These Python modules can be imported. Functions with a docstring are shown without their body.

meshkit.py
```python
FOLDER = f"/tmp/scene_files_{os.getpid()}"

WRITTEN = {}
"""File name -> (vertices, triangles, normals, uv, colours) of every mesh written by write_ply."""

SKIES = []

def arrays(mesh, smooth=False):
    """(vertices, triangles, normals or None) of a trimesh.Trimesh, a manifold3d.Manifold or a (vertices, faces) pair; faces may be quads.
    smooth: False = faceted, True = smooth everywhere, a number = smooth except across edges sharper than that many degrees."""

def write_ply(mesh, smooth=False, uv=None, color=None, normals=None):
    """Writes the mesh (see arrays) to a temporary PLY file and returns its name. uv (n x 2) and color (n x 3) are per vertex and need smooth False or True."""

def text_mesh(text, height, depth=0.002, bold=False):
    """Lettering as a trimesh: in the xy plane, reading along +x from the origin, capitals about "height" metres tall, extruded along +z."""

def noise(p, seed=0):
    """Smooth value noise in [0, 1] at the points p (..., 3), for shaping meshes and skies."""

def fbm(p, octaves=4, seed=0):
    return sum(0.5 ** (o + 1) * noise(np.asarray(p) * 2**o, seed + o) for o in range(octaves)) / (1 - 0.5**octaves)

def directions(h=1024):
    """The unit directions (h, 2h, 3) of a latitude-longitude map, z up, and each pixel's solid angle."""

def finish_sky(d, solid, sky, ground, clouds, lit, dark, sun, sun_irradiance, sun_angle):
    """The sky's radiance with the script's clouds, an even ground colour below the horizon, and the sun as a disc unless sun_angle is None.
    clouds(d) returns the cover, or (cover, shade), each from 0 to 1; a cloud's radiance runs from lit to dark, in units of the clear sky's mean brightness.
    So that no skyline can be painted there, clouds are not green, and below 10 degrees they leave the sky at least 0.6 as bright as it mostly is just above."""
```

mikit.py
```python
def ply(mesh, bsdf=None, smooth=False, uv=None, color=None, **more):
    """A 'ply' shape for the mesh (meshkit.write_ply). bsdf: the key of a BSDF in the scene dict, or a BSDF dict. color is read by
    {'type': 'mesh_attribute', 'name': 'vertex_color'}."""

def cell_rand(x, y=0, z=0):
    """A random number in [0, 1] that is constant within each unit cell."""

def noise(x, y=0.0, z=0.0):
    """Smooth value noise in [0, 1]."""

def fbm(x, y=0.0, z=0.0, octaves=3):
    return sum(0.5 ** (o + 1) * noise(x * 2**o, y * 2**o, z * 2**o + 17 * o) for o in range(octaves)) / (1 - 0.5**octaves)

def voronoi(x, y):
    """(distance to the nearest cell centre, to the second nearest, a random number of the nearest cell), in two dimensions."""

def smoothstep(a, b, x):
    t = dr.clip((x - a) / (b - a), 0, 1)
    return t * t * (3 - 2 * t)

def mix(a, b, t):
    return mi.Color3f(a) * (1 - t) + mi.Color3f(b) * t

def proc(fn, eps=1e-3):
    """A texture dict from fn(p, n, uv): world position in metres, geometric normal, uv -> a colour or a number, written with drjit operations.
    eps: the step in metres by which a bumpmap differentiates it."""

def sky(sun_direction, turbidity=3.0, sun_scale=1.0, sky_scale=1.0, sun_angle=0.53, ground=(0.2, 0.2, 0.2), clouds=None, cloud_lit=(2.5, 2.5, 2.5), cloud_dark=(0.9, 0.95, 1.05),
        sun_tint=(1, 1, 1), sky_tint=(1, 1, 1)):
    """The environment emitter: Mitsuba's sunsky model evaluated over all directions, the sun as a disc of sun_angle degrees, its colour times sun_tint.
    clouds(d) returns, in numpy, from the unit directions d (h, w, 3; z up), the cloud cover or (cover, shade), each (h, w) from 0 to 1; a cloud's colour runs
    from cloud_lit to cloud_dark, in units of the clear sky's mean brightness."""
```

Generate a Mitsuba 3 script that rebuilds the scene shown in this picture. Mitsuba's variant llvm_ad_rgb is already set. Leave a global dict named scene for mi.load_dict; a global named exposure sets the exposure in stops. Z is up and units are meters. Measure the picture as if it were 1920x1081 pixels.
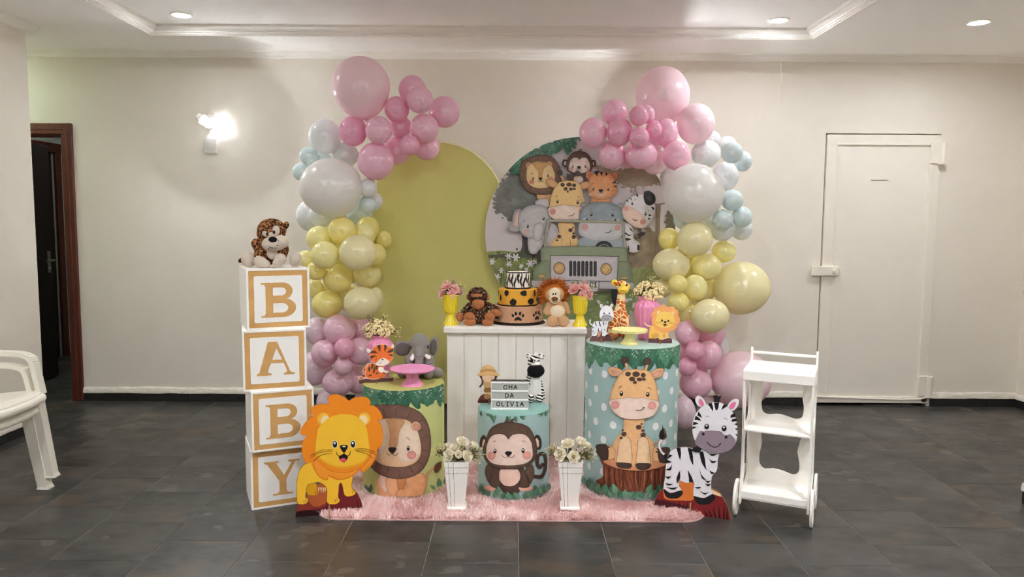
import math
import numpy as np
import trimesh
import manifold3d as m3
import shapely
from shapely.geometry import Polygon, LineString, Point, box as sbox
from shapely.ops import unary_union
from shapely import affinity
import drjit as dr
import mitsuba as mi
import mikit
import meshkit

T = mi.ScalarTransform4f
scene, labels = {}, {}
RNG = np.random.default_rng(7)

# ------------------------------------------------------------------ camera, sky, lights, exposure
exposure = 3.3
PITCH, ROLL, EYE = math.radians(5.05), math.radians(0.38), (0.0, 0.0, 1.385)
up0 = np.array([0.0, math.sin(PITCH), math.cos(PITCH)])
right0 = np.array([1.0, 0.0, 0.0])
up = up0 * math.cos(ROLL) - right0 * math.sin(ROLL)
scene['camera'] = {'type': 'perspective', 'fov': 2 * math.degrees(math.atan(960 / 1380)), 'fov_axis': 'x', 'near_clip': 0.05, 'far_clip': 60.0,
                   'to_world': T().look_at(origin=list(EYE), target=[0, math.cos(PITCH), EYE[2] - math.sin(PITCH)], up=up.tolist())}
# every light of the room is a lamp: recessed ceiling lights, two wall sconces and the lamp of the side corridor
LAMP = np.array([1.0, 1.02, 1.06])
LAMP_NEAR_LEFT, LAMP_NEAR_RIGHT, LAMP_OUTER_RIGHT = 20 * LAMP, 30 * LAMP, 54 * LAMP
LAMP_VIEWER_LEFT, LAMP_VIEWER_RIGHT, LAMP_VIEWER_MIDDLE, LAMP_VIEWER_REAR = 48 * LAMP, 118 * LAMP, 118 * LAMP, 150 * LAMP
LAMP_SCONCE_LEFT, LAMP_SCONCE_RIGHT = (86.0, 89.0, 91.5), (118.0, 121.0, 123.0)
LAMP_CORRIDOR, LAMP_DARKROOM = (5.8, 7.4, 6.0), (26.0, 28.0, 26.0)


# ------------------------------------------------------------------ helpers
def srgb(*c):
    c = np.asarray(c if len(c) == 3 else c[0], float) / 255.0
    return np.where(c <= 0.04045, c / 12.92, ((c + 0.055) / 1.055) ** 2.4)


def rgb(c):
    return {'type': 'rgb', 'value': [float(v) for v in c]}


def mat(name, color, rough=0.6, spec=0.35, metal=0.0, **more):
    """One principled material; color is sRGB 0-255, or a texture dict."""
    base = color if isinstance(color, dict) else rgb(srgb(color))
    scene['material_' + name] = {'type': 'twosided', 'nested': {'type': 'principled', 'base_color': base, 'roughness': rough, 'specular': spec, 'metallic': metal, **more}}
    return 'material_' + name


_count = {}


def fresh(base):
    n = _count.get(base, 0)
    _count[base] = n + 1
    return base if n == 0 else f'{base}_{n:03d}'


def thing(name, label, cat, group=None):
    k = fresh(name)
    labels[k] = {'label': label, 'category': cat}
    if group:
        labels[k]['group'] = group
    return k


def part(parent, name, mesh, bsdf, smooth=False, label=None, color=None, kind=None, **more):
    k = fresh(parent + '__' + name) if parent else fresh(name)
    scene[k] = mikit.ply(mesh, bsdf, smooth=smooth, color=color, **more)
    if label or kind:
        labels[k] = {}
        if label:
            labels[k]['label'] = label
        if kind:
            labels[k]['kind'] = kind
    return k


def solo(name, mesh, bsdf, label, cat, smooth=False, group=None, **more):
    k = thing(name, label, cat, group)
    scene[k] = mikit.ply(mesh, bsdf, smooth=smooth, **more)
    return k


def struct(name, mesh, bsdf, label=None, smooth=False, **more):
    scene[name] = mikit.ply(mesh, bsdf, smooth=smooth, **more)
    labels[name] = {'kind': 'structure', **({'label': label} if label else {})}
    return name


def struct_root(name, label):
    labels[name] = {'kind': 'structure', 'label': label}
    return name


def cat_(*ms):
    ms = [m for m in ms if m is not None]
    return trimesh.util.concatenate([man2tri(m) if hasattr(m, 'to_mesh') else m for m in ms])


def man2tri(m):
    q = m.to_mesh()
    return trimesh.Trimesh(np.array(q.vert_properties[:, :3]), np.array(q.tri_verts), process=False)


def box(x0, x1, y0, y1, z0, z1):
    m = trimesh.creation.box((x1 - x0, y1 - y0, z1 - z0))
    m.apply_translation(((x0 + x1) / 2, (y0 + y1) / 2, (z0 + z1) / 2))
    return m


def rbox(x0, x1, y0, y1, z0, z1, c=0.003):
    """A box whose edges are chamfered by c."""
    c = min(c, 0.45 * (x1 - x0), 0.45 * (y1 - y0), 0.45 * (z1 - z0))
    p = [(x, y, z) for x in (x0, x1) for y in (y0, y1) for z in (z0, z1)]
    q = []
    for x, y, z in p:
        sx, sy, sz = (1 if x == x0 else -1), (1 if y == y0 else -1), (1 if z == z0 else -1)
        q += [(x, y + sy * c, z + sz * c), (x + sx * c, y, z + sz * c), (x + sx * c, y + sy * c, z)]
    return man2tri(m3.Manifold.hull_points(np.array(q, float)))


def place(m, loc=(0, 0, 0), yaw=0.0):
    m = m.copy()
    if yaw:
        m.apply_transform(trimesh.transformations.rotation_matrix(yaw, (0, 0, 1)))
    m.apply_translation(loc)
    return m


def lathe(prof, n=48, flute=None, caps=True):
    """prof: (r, z) pairs bottom to top. flute(angle, t, z) multiplies the radius."""
    prof = np.asarray(prof, float)
    a = np.arange(n) * 2 * np.pi / n
    r = np.repeat(prof[:, :1], n, 1)
    if flute is not None:
        for i in range(len(prof)):
            r[i] *= flute(a, i / (len(prof) - 1), prof[i, 1])
    v = np.stack([r * np.cos(a), r * np.sin(a), np.repeat(prof[:, 1:2], n, 1)], -1).reshape(-1, 3)
    f = []
    for i in range(len(prof) - 1):
        for j in range(n):
            p, q = i * n + j, i * n + (j + 1) % n
            f += [(p, q, q + n), (p, q + n, p + n)]
    v = list(map(tuple, v))
    if caps:
        for i, flip in ((0, True), (len(prof) - 1, False)):
            if prof[i, 0] > 1e-5:
                c = len(v)
                v.append((0, 0, prof[i, 1]))
                for j in range(n):
                    p, q = i * n + j, i * n + (j + 1) % n
                    f.append((c, q, p) if flip else (c, p, q))
    return trimesh.Trimesh(np.array(v), np.array(f), process=False)


def spline(pts, n=6, closed=False):
    """Catmull-Rom through points in any dimension."""
    p = np.asarray(pts, float)
    m = len(p)
    out = []
    for i in range(m if closed else m - 1):
        p0, p1, p2, p3 = (p[(i - 1) % m] if closed or i > 0 else 2 * p[0] - p[1]), p[i], p[(i + 1) % m], (p[(i + 2) % m] if closed or i + 2 < m else 2 * p[-1] - p[-2])
        for k in range(n):
            t = k / n
            out.append(0.5 * (2 * p1 + (p2 - p0) * t + (2 * p0 - 5 * p1 + 4 * p2 - p3) * t * t + (3 * p1 - p0 - 3 * p2 + p3) * t ** 3))
    if not closed:
        out.append(p[-1])
    return np.array(out)


def tube(pts, r, sides=8, closed=False):
    """A round tube along points; r is one radius or one per point."""
    p = np.asarray(pts, float)
    r = np.broadcast_to(np.asarray(r, float), (len(p),))
    d = np.gradient(p, axis=0) if not closed else np.roll(p, -1, 0) - np.roll(p, 1, 0)
    d /= np.linalg.norm(d, axis=1, keepdims=True) + 1e-12
    ref = np.array([0.0, 0.0, 1.0]) if abs(d[0, 2]) < 0.9 else np.array([1.0, 0, 0])
    u = np.cross(d[0], ref)
    u /= np.linalg.norm(u)
    rings = []
    a = np.arange(sides) * 2 * np.pi / sides
    for i in range(len(p)):
        u = u - d[i] * np.dot(u, d[i])
        u /= np.linalg.norm(u) + 1e-12
        w = np.cross(d[i], u)
        rings.append(p[i] + r[i] * (np.cos(a)[:, None] * u + np.sin(a)[:, None] * w))
    v = np.vstack(rings)
    f = []
    m = len(p)
    for i in range(m if closed else m - 1):
        for j in range(sides):
            a0, b0 = i * sides + j, i * sides + (j + 1) % sides
            a1, b1 = ((i + 1) % m) * sides + j, ((i + 1) % m) * sides + (j + 1) % sides
            f += [(a0, a1, b1), (a0, b1, b0)]
    if not closed:
        v = np.vstack([v, p[:1], p[-1:]])
        for j in range(sides):
            f += [(len(v) - 2, j, (j + 1) % sides), (len(v) - 1, (m - 1) * sides + (j + 1) % sides, (m - 1) * sides + j)]
    return trimesh.Trimesh(v, np.array(f), process=False)


def prism(poly, depth):
    """A shapely polygon extruded along +z by depth."""
    return cat_(*[trimesh.creation.extrude_polygon(g, depth, engine='earcut') for g in polys(poly)])


def polys(g):
    if g.is_empty:
        return []
    gs = getattr(g, 'geoms', [g])
    return [q for q in gs if q.geom_type == 'Polygon' and q.area > 1e-12]


def upright(m):
    """xy of the mesh becomes xz of the world, its +z becomes -y (towards the viewer)."""
    m = m.copy()
    m.apply_transform(np.array([[1, 0, 0, 0], [0, 0, -1, 0], [0, 1, 0, 0], [0, 0, 0, 1.0]]))
    return m


# ------------------------------------------------------------------ soft bodies: hulls of spheres, ellipsoids, joined and smoothed
def ell(c, r, rot=(0, 0, 0), n=40):
    return m3.Manifold.sphere(1.0, n).scale(tuple(np.broadcast_to(r, (3,)).tolist())).rotate(tuple(rot)).translate(tuple(c))


def cap(p, r0, q, r1, n=24):
    s = m3.Manifold.sphere(1.0, n)
    return m3.Manifold.batch_hull([s.scale((r0,) * 3).translate(tuple(p)), s.scale((r1,) * 3).translate(tuple(q))])


def soft(parts, edge=0.006, rounds=8):
    m = parts[0]
    for p in parts[1:]:
        m = m + p
    m = man2tri(m.refine_to_length(edge))
    m.merge_vertices()
    if rounds:
        trimesh.smoothing.filter_taubin(m, 0.6, 0.61, rounds)
    return m


# ------------------------------------------------------------------ flat art: polygons traced in units of a drawing, laid on boards and drums
def P(s, n=7):
    """A closed smooth outline: 'x,y x,y* ...' where * is a corner."""
    pts, corner = [], []
    for w in s.split():
        corner.append(w.endswith('*'))
        pts.append([float(v) for v in w.rstrip('*').split(',')])
    p = np.array(pts)
    m = len(p)
    out = []
    for i in range(m):
        j = (i + 1) % m
        a, b = p[i], p[j]
        ta = (b - a) if corner[i] else (b - p[i - 1]) / 2
        tb = (b - a) if corner[j] else (p[(j + 1) % m] - a) / 2
        for k in range(n):
            t = k / n
            out.append((2 * t ** 3 - 3 * t * t + 1) * a + (t ** 3 - 2 * t * t + t) * ta + (-2 * t ** 3 + 3 * t * t) * b + (t ** 3 - t * t) * tb)
    g = Polygon(out)
    return g if g.is_valid else g.buffer(0)


def E(cx, cy, rx, ry=None, rot=0):
    g = affinity.scale(Point(0, 0).buffer(1, 12), rx, ry or rx)
    return affinity.translate(affinity.rotate(g, rot, origin=(0, 0)), cx, cy)


def S(s, w, taper=False):
    """A smooth stroke of width w; taper makes both ends thin."""
    p = np.array([[float(v) for v in q.split(',')] for q in s.split()])
    c = spline(p, 8) if len(p) > 2 else np.array([p[0] + (p[1] - p[0]) * t for t in np.linspace(0, 1, 9)])
    if not taper:
        return LineString(c).buffer(w / 2, 4)
    n = len(c)
    ts = np.linspace(0, 1, n)
    ws = w / 2 * (np.sin(np.pi * ts) ** 0.7 if taper is True else (1 - ts) ** 0.8 if taper == 'end' else ts ** 0.8)
    return unary_union([LineString(c[i:i + 2]).buffer(max(0.15 * w / 2, (ws[i] + ws[i + 1]) / 2), 3) for i in range(n - 1)])


def leaf(cx, cy, L, w, ang):
    """A pointed oval leaf from its foot (cx, cy) along ang degrees (drawing units, y down)."""
    t = np.linspace(0, 1, 9)
    h = w / 2 * np.sin(np.pi * t ** 0.8)
    g = Polygon(np.vstack([np.stack([t * L, h], 1), np.stack([t * L, -h], 1)[::-1][1:-1]]))
    return affinity.translate(affinity.rotate(g.buffer(0), ang, origin=(0, 0)), cx, cy)


class Sheet:
    """Where a drawing lies. flat: origin, yaw and the 2 x 3 matrix from drawing units to metres; drum: a cylinder's axis and the drawing's unrolling."""

    def __init__(self, flat=None, drum=None, step=0.012, lift=0.00022, height=0.0):
        self.flat, self.drum, self.step, self.lift, self.clip = flat, drum, step, lift, None
        if drum and height:      # the drum's outline in the drawing: nothing printed may stand over its rims
            x, y, R, a0, (cx, k, rx, kr), D = drum
            rims = []
            for z in (height - 0.003, 0.016):
                for t in np.linspace(-1.5, 1.5, 61)[:: 1 if z > 0.1 else -1]:
                    lo, hi = 400.0, 1100.0
                    for _ in range(40):
                        Y = (lo + hi) / 2
                        q = 1 - math.cos(t)
                        zz = D[0] + D[1] * Y + D[2] * q + D[3] * q * Y + D[4] * Y * Y + D[5] * math.sin(t) + D[6] * math.sin(t) * Y
                        lo, hi = (Y, hi) if zz > z else (lo, Y)
                    rims.append((cx + k * Y + math.sin(t) * (rx + kr * Y), Y))
            self.clip = Polygon(rims).buffer(0)

    def lay(self, xy, h):
        if self.flat:
            o, yaw, M, ref = self.flat
            q = xy - np.array(ref)
            u = M[0] * q[:, 0] + M[1] * q[:, 1] + M[2]
            z = M[3] * q[:, 0] + M[4] * q[:, 1] + M[5]
            c, s = math.cos(yaw), math.sin(yaw)
            return np.stack([o[0] + u * c + s * h, o[1] + u * s - c * h, z], 1)
        x, y, R, a0, (cx, k, rx, kr), D = self.drum
        X, Y = xy[:, 0], xy[:, 1]
        w = (X - cx - k * Y) / (rx + kr * Y)
        t = np.arcsin(np.clip(w, -1, 1)) + np.where(np.abs(w) > 1, np.sign(w) * (np.abs(w) - 1), 0)
        q = 1 - np.cos(t)
        z = D[0] + D[1] * Y + D[2] * q + D[3] * q * Y + D[4] * Y * Y + D[5] * np.sin(t) + D[6] * np.sin(t) * Y
        return np.stack([x + (R + h) * np.cos(a0 + t), y + (R + h) * np.sin(a0 + t), z], 1)


PRINT_NOISE = {'n': 0}


def lay_print(sheet, pieces, level):
    """pieces: (polygon in photo-drawing units, sRGB, variation, edge darkening). One mesh with vertex colours on the sheet."""
    V, F, C, at = [], [], [], 0
    seen, cut = None, []
    for g, col, var, edge in pieces[::-1]:      # later shapes cover earlier ones: cut them out, so that nothing lies twice in one plane
        cut.append((g if seen is None else g.difference(seen), col, var, edge))
        seen = g if seen is None else seen.union(g)
    for g, col, var, edge in cut[::-1]:
        for q in polys(g):
            q = q.simplify(0.05)
            if q.area < 0.02:
                continue
            v, f = trimesh.creation.triangulate_polygon(q, engine='earcut')
            v, f = trimesh.remesh.subdivide_to_size(np.column_stack([v, np.zeros(len(v))]), f, sheet.step)
            v = v[:, :2]
            base = srgb(*col)
            k = np.ones(len(v))
            if var:
                k += var * (meshkit.fbm(np.column_stack([v * 0.16, np.full(len(v), level * 3.7)]), 3) - 0.5) * 2
            if edge:
                d = shapely.distance(q.boundary, shapely.points(v))
                k *= 1 - edge * np.exp(-d / 2.2)
            V.append(sheet.lay(v, level * sheet.lift))
            F.append(f + at)
            C.append(np.clip(base[None] * k[:, None], 0, 1))
            at += len(v)
    if not V:
        return None
    V, F, C = np.vstack(V), np.vstack(F), np.vstack(C)
    return trimesh.Trimesh(V, F, process=False), C


def draw(parent, sheet, items, org=(0, 0, 1), level=1, step=1, bsdf=None, clip=None):
    """items: (part name, shape or list of (shape, colour), colour, options). org = (x0, y0, k): drawing units = x0 + x / k.
    Options: line=(width, colour) outline, var, edge, label. Returns the next free level."""
    x0, y0, k = org
    clip = sheet.clip if clip is None else clip
    for it in items:
        name, shp, col = it[:3]
        opt = it[3] if len(it) > 3 else {}
        shapes = shp if isinstance(shp, list) else [(shp, col)]
        pieces = []
        for g, c in shapes:
            g = affinity.affine_transform(g, [1 / k, 0, 0, 1 / k, x0, y0])
            if clip is not None:
                g = g.intersection(clip)
            if 'line' in opt:
                lw, lc = opt['line']
                pieces.append((g.buffer(lw / k / 2).difference(g.buffer(-lw / k / 2)) if clip is None else g.buffer(lw / k / 2).difference(g.buffer(-lw / k / 2)).intersection(clip), lc, 0, 0))
                g = g.buffer(-lw / k / 2)
            pieces.append((g, c, opt.get('var', 0.0), opt.get('edge', 0.0)))
        r = lay_print(sheet, pieces, level)
        level += step
        if r is None:
            continue
        part(parent, name, r[0], bsdf or PRINT, smooth=False, color=r[1], label=opt.get('label'))
    return level


def board(sheet, g, org, thick):
    """The outline g as a board of that thickness behind the sheet."""
    x0, y0, k = org
    g = affinity.affine_transform(g, [1 / k, 0, 0, 1 / k, x0, y0])
    ms = []
    for q in polys(g.simplify(0.05)):
        v, f = trimesh.creation.triangulate_polygon(q, engine='earcut')
        front, back = sheet.lay(v, 0.0), sheet.lay(v, -thick)
        n = len(v)
        V, F = [front, back], [f, f[:, ::-1] + n]
        at = 2 * n
        for ring in [q.exterior, *q.interiors]:
            c = np.array(ring.coords)[:-1]
            a, b = sheet.lay(c, 0.0), sheet.lay(c, -thick)
            m = len(c)
            V += [a, b]
            i = np.arange(m)
            j = (i + 1) % m
            F += [np.stack([at + i, at + j, at + m + j], 1), np.stack([at + i, at + m + j, at + m + i], 1)]
            at += 2 * m
        ms.append(trimesh.Trimesh(np.vstack(V), np.vstack(F), process=False))
    return cat_(*ms)


PRINT = mat('print', {'type': 'mesh_attribute', 'name': 'vertex_color'}, 0.5, 0.3)
# ------------------------------------------------------------------ materials of the room
noise, fbm, mix, smoothstep, cell_rand, voronoi = mikit.noise, mikit.fbm, mikit.mix, mikit.smoothstep, mikit.cell_rand, mikit.voronoi
TILE, TX0, TY0 = 0.3855, 0.035, 3.10


def slate(p, n, uv):
    i = dr.floor((p.x - TX0) / TILE)
    odd = i - 2 * dr.floor(i / 2)
    j = dr.floor((p.y - TY0 + 0.195 * odd) / TILE)
    r, r2 = cell_rand(i, j, 3), cell_rand(i, j, 8)
    cloud = fbm(p.x * 3.4 + r * 40, p.y * 5.0 + r2 * 31, r * 9, 4)
    fine = fbm(p.x * 17 + r2 * 11, p.y * 30, r * 5, 3)
    t = smoothstep(0.25, 0.85, cloud) * 0.55 + 0.30 * fine + 0.02 + 0.10 * (r - 0.5)
    c = mix(srgb(34, 34, 33).tolist(), srgb(76, 75, 72).tolist(), dr.clip(t, 0, 1))
    rust = smoothstep(0.52, 0.8, fbm(p.x * 5 + 7, p.y * 8 + r * 20, 2.0, 3)) * smoothstep(0.55, 0.9, r2)
    c = mix(c, srgb(86, 68, 50).tolist(), 0.5 * rust)
    pale = smoothstep(0.66, 0.74, fbm(p.x * 9 + 3, p.y * 15 + r * 8, 5.0, 4)) * smoothstep(0.4, 0.8, r)
    return mix(c, srgb(128, 124, 117).tolist(), 0.18 * pale)


def slate_rough(p, n, uv):
    return 0.28 + 0.20 * fbm(p.x * 6, p.y * 11, 3.0, 3)


def plaster(p, n, uv):
    t = fbm(p.x * 1.3 + p.y, p.z * 1.7, 1.0, 3)
    s = fbm(p.x * 14 + 5, p.z * 14 + p.y * 14, 2.0, 2)
    return mix(srgb(221, 214, 202).tolist(), srgb(229, 223, 213).tolist(), dr.clip(0.75 * t + 0.25 * s, 0, 1))


def paint_rough(p, n, uv):
    t = fbm(p.x * 30, p.z * 70 + p.y * 30, 1.0, 3)
    return mix(srgb(205, 198, 184).tolist(), srgb(240, 236, 226).tolist(), t)


def dark_wood(p, n, uv):
    g = fbm(p.x * 60 + p.y * 60, p.z * 3.0, 1.0, 3)
    return mix(srgb(62, 26, 18).tolist(), srgb(104, 48, 34).tolist(), g)


M_SLATE = mat('slate', mikit.proc(slate), mikit.proc(slate_rough), 0.5)
M_GROUT = mat('grout', (118, 115, 109), 0.9, 0.1)
M_WALL = mat('wall_paint', mikit.proc(plaster), 0.72, 0.25)
M_CEIL = mat('ceiling_paint', (230, 228, 226), 0.8, 0.2)
M_TRIM = mat('trim_paint', (236, 232, 226), 0.55, 0.3)
M_LEDGE = mat('ledge_paint', mikit.proc(paint_rough), 0.75, 0.2)
M_STONE = mat('baseboard_stone', (38, 38, 37), 0.4, 0.4)
M_METALDOOR = mat('door_paint', (228, 222, 211), 0.42, 0.4)
M_GAP = mat('gap', (12, 11, 10), 0.9, 0.1)
M_WOOD = mat('dark_wood', mikit.proc(dark_wood), 0.38, 0.45)
M_LEAF = mat('door_leaf', (34, 22, 19), 0.45, 0.35)
M_STEEL = mat('steel', (190, 188, 184), 0.25, 0.5, 1.0)
M_PLASTIC = mat('white_plastic', (240, 240, 238), 0.35, 0.45)
M_DARKROOM = mat('darkroom_paint', (188, 190, 182), 0.8, 0.2)
M_WHITE = mat('white_lacquer', (242, 239, 233), 0.38, 0.4)

# ------------------------------------------------------------------ floor: staggered slate tiles in a grout bed
struct('floor', cat_(box(-5.2, 4.1, 1.5, 9.0, -0.06, -0.0022), box(-5.2, 4.1, -3.4, 1.5, -0.06, -0.0012)), M_GROUT, 'dark grey slate tiled floor')
scene['floor']['bsdf'] = {'type': 'ref', 'id': M_GROUT}
tile_meshes = []
for v in range(6):
    r = np.random.default_rng(100 + v)
    h = TILE / 2 - 0.0009 - r.uniform(0, 0.0005)
    q = np.array([(-h, -h), (h, -h), (h, h), (-h, h)])
    q += r.uniform(-0.0012, 0.0012, (4, 2))
    top = [(x, y, r.uniform(-0.0006, 0.0)) for x, y in q * (1 - 0.0016 / h)]
    pts = np.array([(x, y, -0.012) for x, y in q] + [(x, y, -0.0016) for x, y in q] + top)
    tile_meshes.append(mikit.ply(man2tri(m3.Manifold.hull_points(pts)), M_SLATE))
for i in range(-12, 11):
    for j in range(-4, 15):
        x, y = TX0 + (i + 0.5) * TILE, TY0 + (j + 0.5) * TILE - 0.195 * (i % 2)
        if y > 5.75 and not (-4.5 < x < -2.9 and y < 8.3):
            continue
        if y < 5.75 and (abs(x) > 0.80 * y + 0.55 or x > 3.85 or x < -4.5):
            continue
        if x < -3.3 and y < 4.8 or x > 2.75 and y < 3.45:
            continue
        k = fresh('floor__slate_tile')
        scene[k] = {**tile_meshes[(i * 7 + j * 3) % 6], 'to_world': T().translate([x, y, 0])}

# ------------------------------------------------------------------ walls and ceiling
CEIL = 2.64
back = sbox(-4.6, 0, 4.0, CEIL).difference(sbox(-4.08, -1, -3.37, 2.035)).difference(sbox(2.347, -1, 3.213, 2.075))
struct('wall_back', place(upright(prism(back, 0.14)), (0, 5.74, 0)), M_WALL, 'cream painted back wall')
struct('wall_left', box(-4.7, -3.16, -3.4, 4.89, 0, CEIL), M_WALL, 'cream wall at the left edge')
struct('wall_recess', box(-4.7, -4.6, 4.89, 5.74, 0, CEIL), M_WALL, 'end wall of the recess beside the dark door')
struct('wall_right', box(3.9, 4.1, 3.6, 5.74, 0, CEIL), M_WALL, 'cream wall at the right')
struct('wall_stub', box(2.585, 4.1, -3.4, 3.6, 0, CEIL), M_WALL, 'wall corner at the right edge')
struct('wall_front', box(-3.2, 2.6, -3.5, -3.4, 0, CEIL), M_WALL, 'wall behind the viewer')
TRX0, TRX1, TRY0, TRY1 = -2.42, 1.995, -0.6, 5.07
slab = sbox(-4.7, -3.5, 4.1, 5.74).difference(sbox(TRX0, TRY0, TRX1, TRY1))
struct('ceiling', cat_(place(prism(slab, 0.10), (0, 0, CEIL)), box(TRX0 - 0.1, TRX1 + 0.1, TRY0 - 0.1, TRY1 + 0.1, CEIL + 0.05, CEIL + 0.15)), M_CEIL, 'white ceiling with a shallow framed tray')


def rect_moulding(x0, x1, y0, y1, prof):
    """A mitred frame inside a rectangle; prof: (inset, z)."""
    V, F = [], []
    for d, z in prof:
        V += [(x0 + d, y0 + d, z), (x1 - d, y0 + d, z), (x1 - d, y1 - d, z), (x0 + d, y1 - d, z)]
    m = len(prof)
    for i in range(m):
        a, b = i * 4, ((i + 1) % m) * 4
        for k in range(4):
            l = (k + 1) % 4
            F += [(a + k, a + l, b + l), (a + k, b + l, b + k)]
    return trimesh.Trimesh(np.array(V, float), np.array(F), process=False)


C = CEIL
struct('trim_1', rect_moulding(TRX0 - 0.035, TRX1 + 0.035, TRY0 - 0.035, TRY1 + 0.035,
                               [(0.0, C + 0.012), (0.0, C - 0.004), (0.012, C - 0.010), (0.020, C - 0.010), (0.022, C - 0.004), (0.032, C - 0.004), (0.035, C + 0.004), (0.044, C + 0.006),
                                (0.046, C + 0.014), (0.066, C + 0.030), (0.080, C + 0.034), (0.082, C + 0.06), (0.02, C + 0.06)]), M_TRIM, 'white stepped moulding framing the ceiling tray')
crown = [(0.0, -0.046), (0.010, -0.046), (0.012, -0.038), (0.018, -0.036), (0.020, -0.030), (0.044, -0.012), (0.052, -0.010), (0.054, -0.002), (0.062, 0.0), (0.062, 0.01), (0.0, 0.01)]


def crown_run(a, b, out, miter=(0, 0)):
    """A straight crown from a to b, its profile standing out along the unit vector out; miter lengthens the ends by the stand-out."""
    a, b, o = np.array(a, float), np.array(b, float), np.array(out, float)
    d = (b - a) / np.linalg.norm(b - a)
    V = []
    for s, m in ((a, -miter[0]), (b, miter[1])):
        for q, z in crown:
            V.append([*(s + o * q + d * m * q), CEIL + z])
    n = len(crown)
    F = []
    for i in range(n):
        j = (i + 1) % n
        F += [(i, j, n + j), (i, n + j, n + i)]
    for i in range(1, n - 1):
        F += [(0, i + 1, i), (n, n + i, n + i + 1)]
    m = trimesh.Trimesh(np.array(V), np.array(F), process=False)
    return m


struct('trim_2', crown_run((-4.6, 5.6), (3.9, 5.6), (0, -1)), M_TRIM, 'white crown moulding along the back wall')
struct('trim_3', cat_(crown_run((-3.16, -3.3), (-3.16, 4.89), (1, 0), (0, 1)), crown_run((-4.6, 4.89), (-3.16, 4.89), (0, 1), (0, 1))), M_TRIM, 'white crown moulding on the left wall')
struct('trim_4', crown_run((3.9, 5.6), (3.9, 3.6), (-1, 0)), M_TRIM, 'white crown moulding on the right wall')

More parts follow.
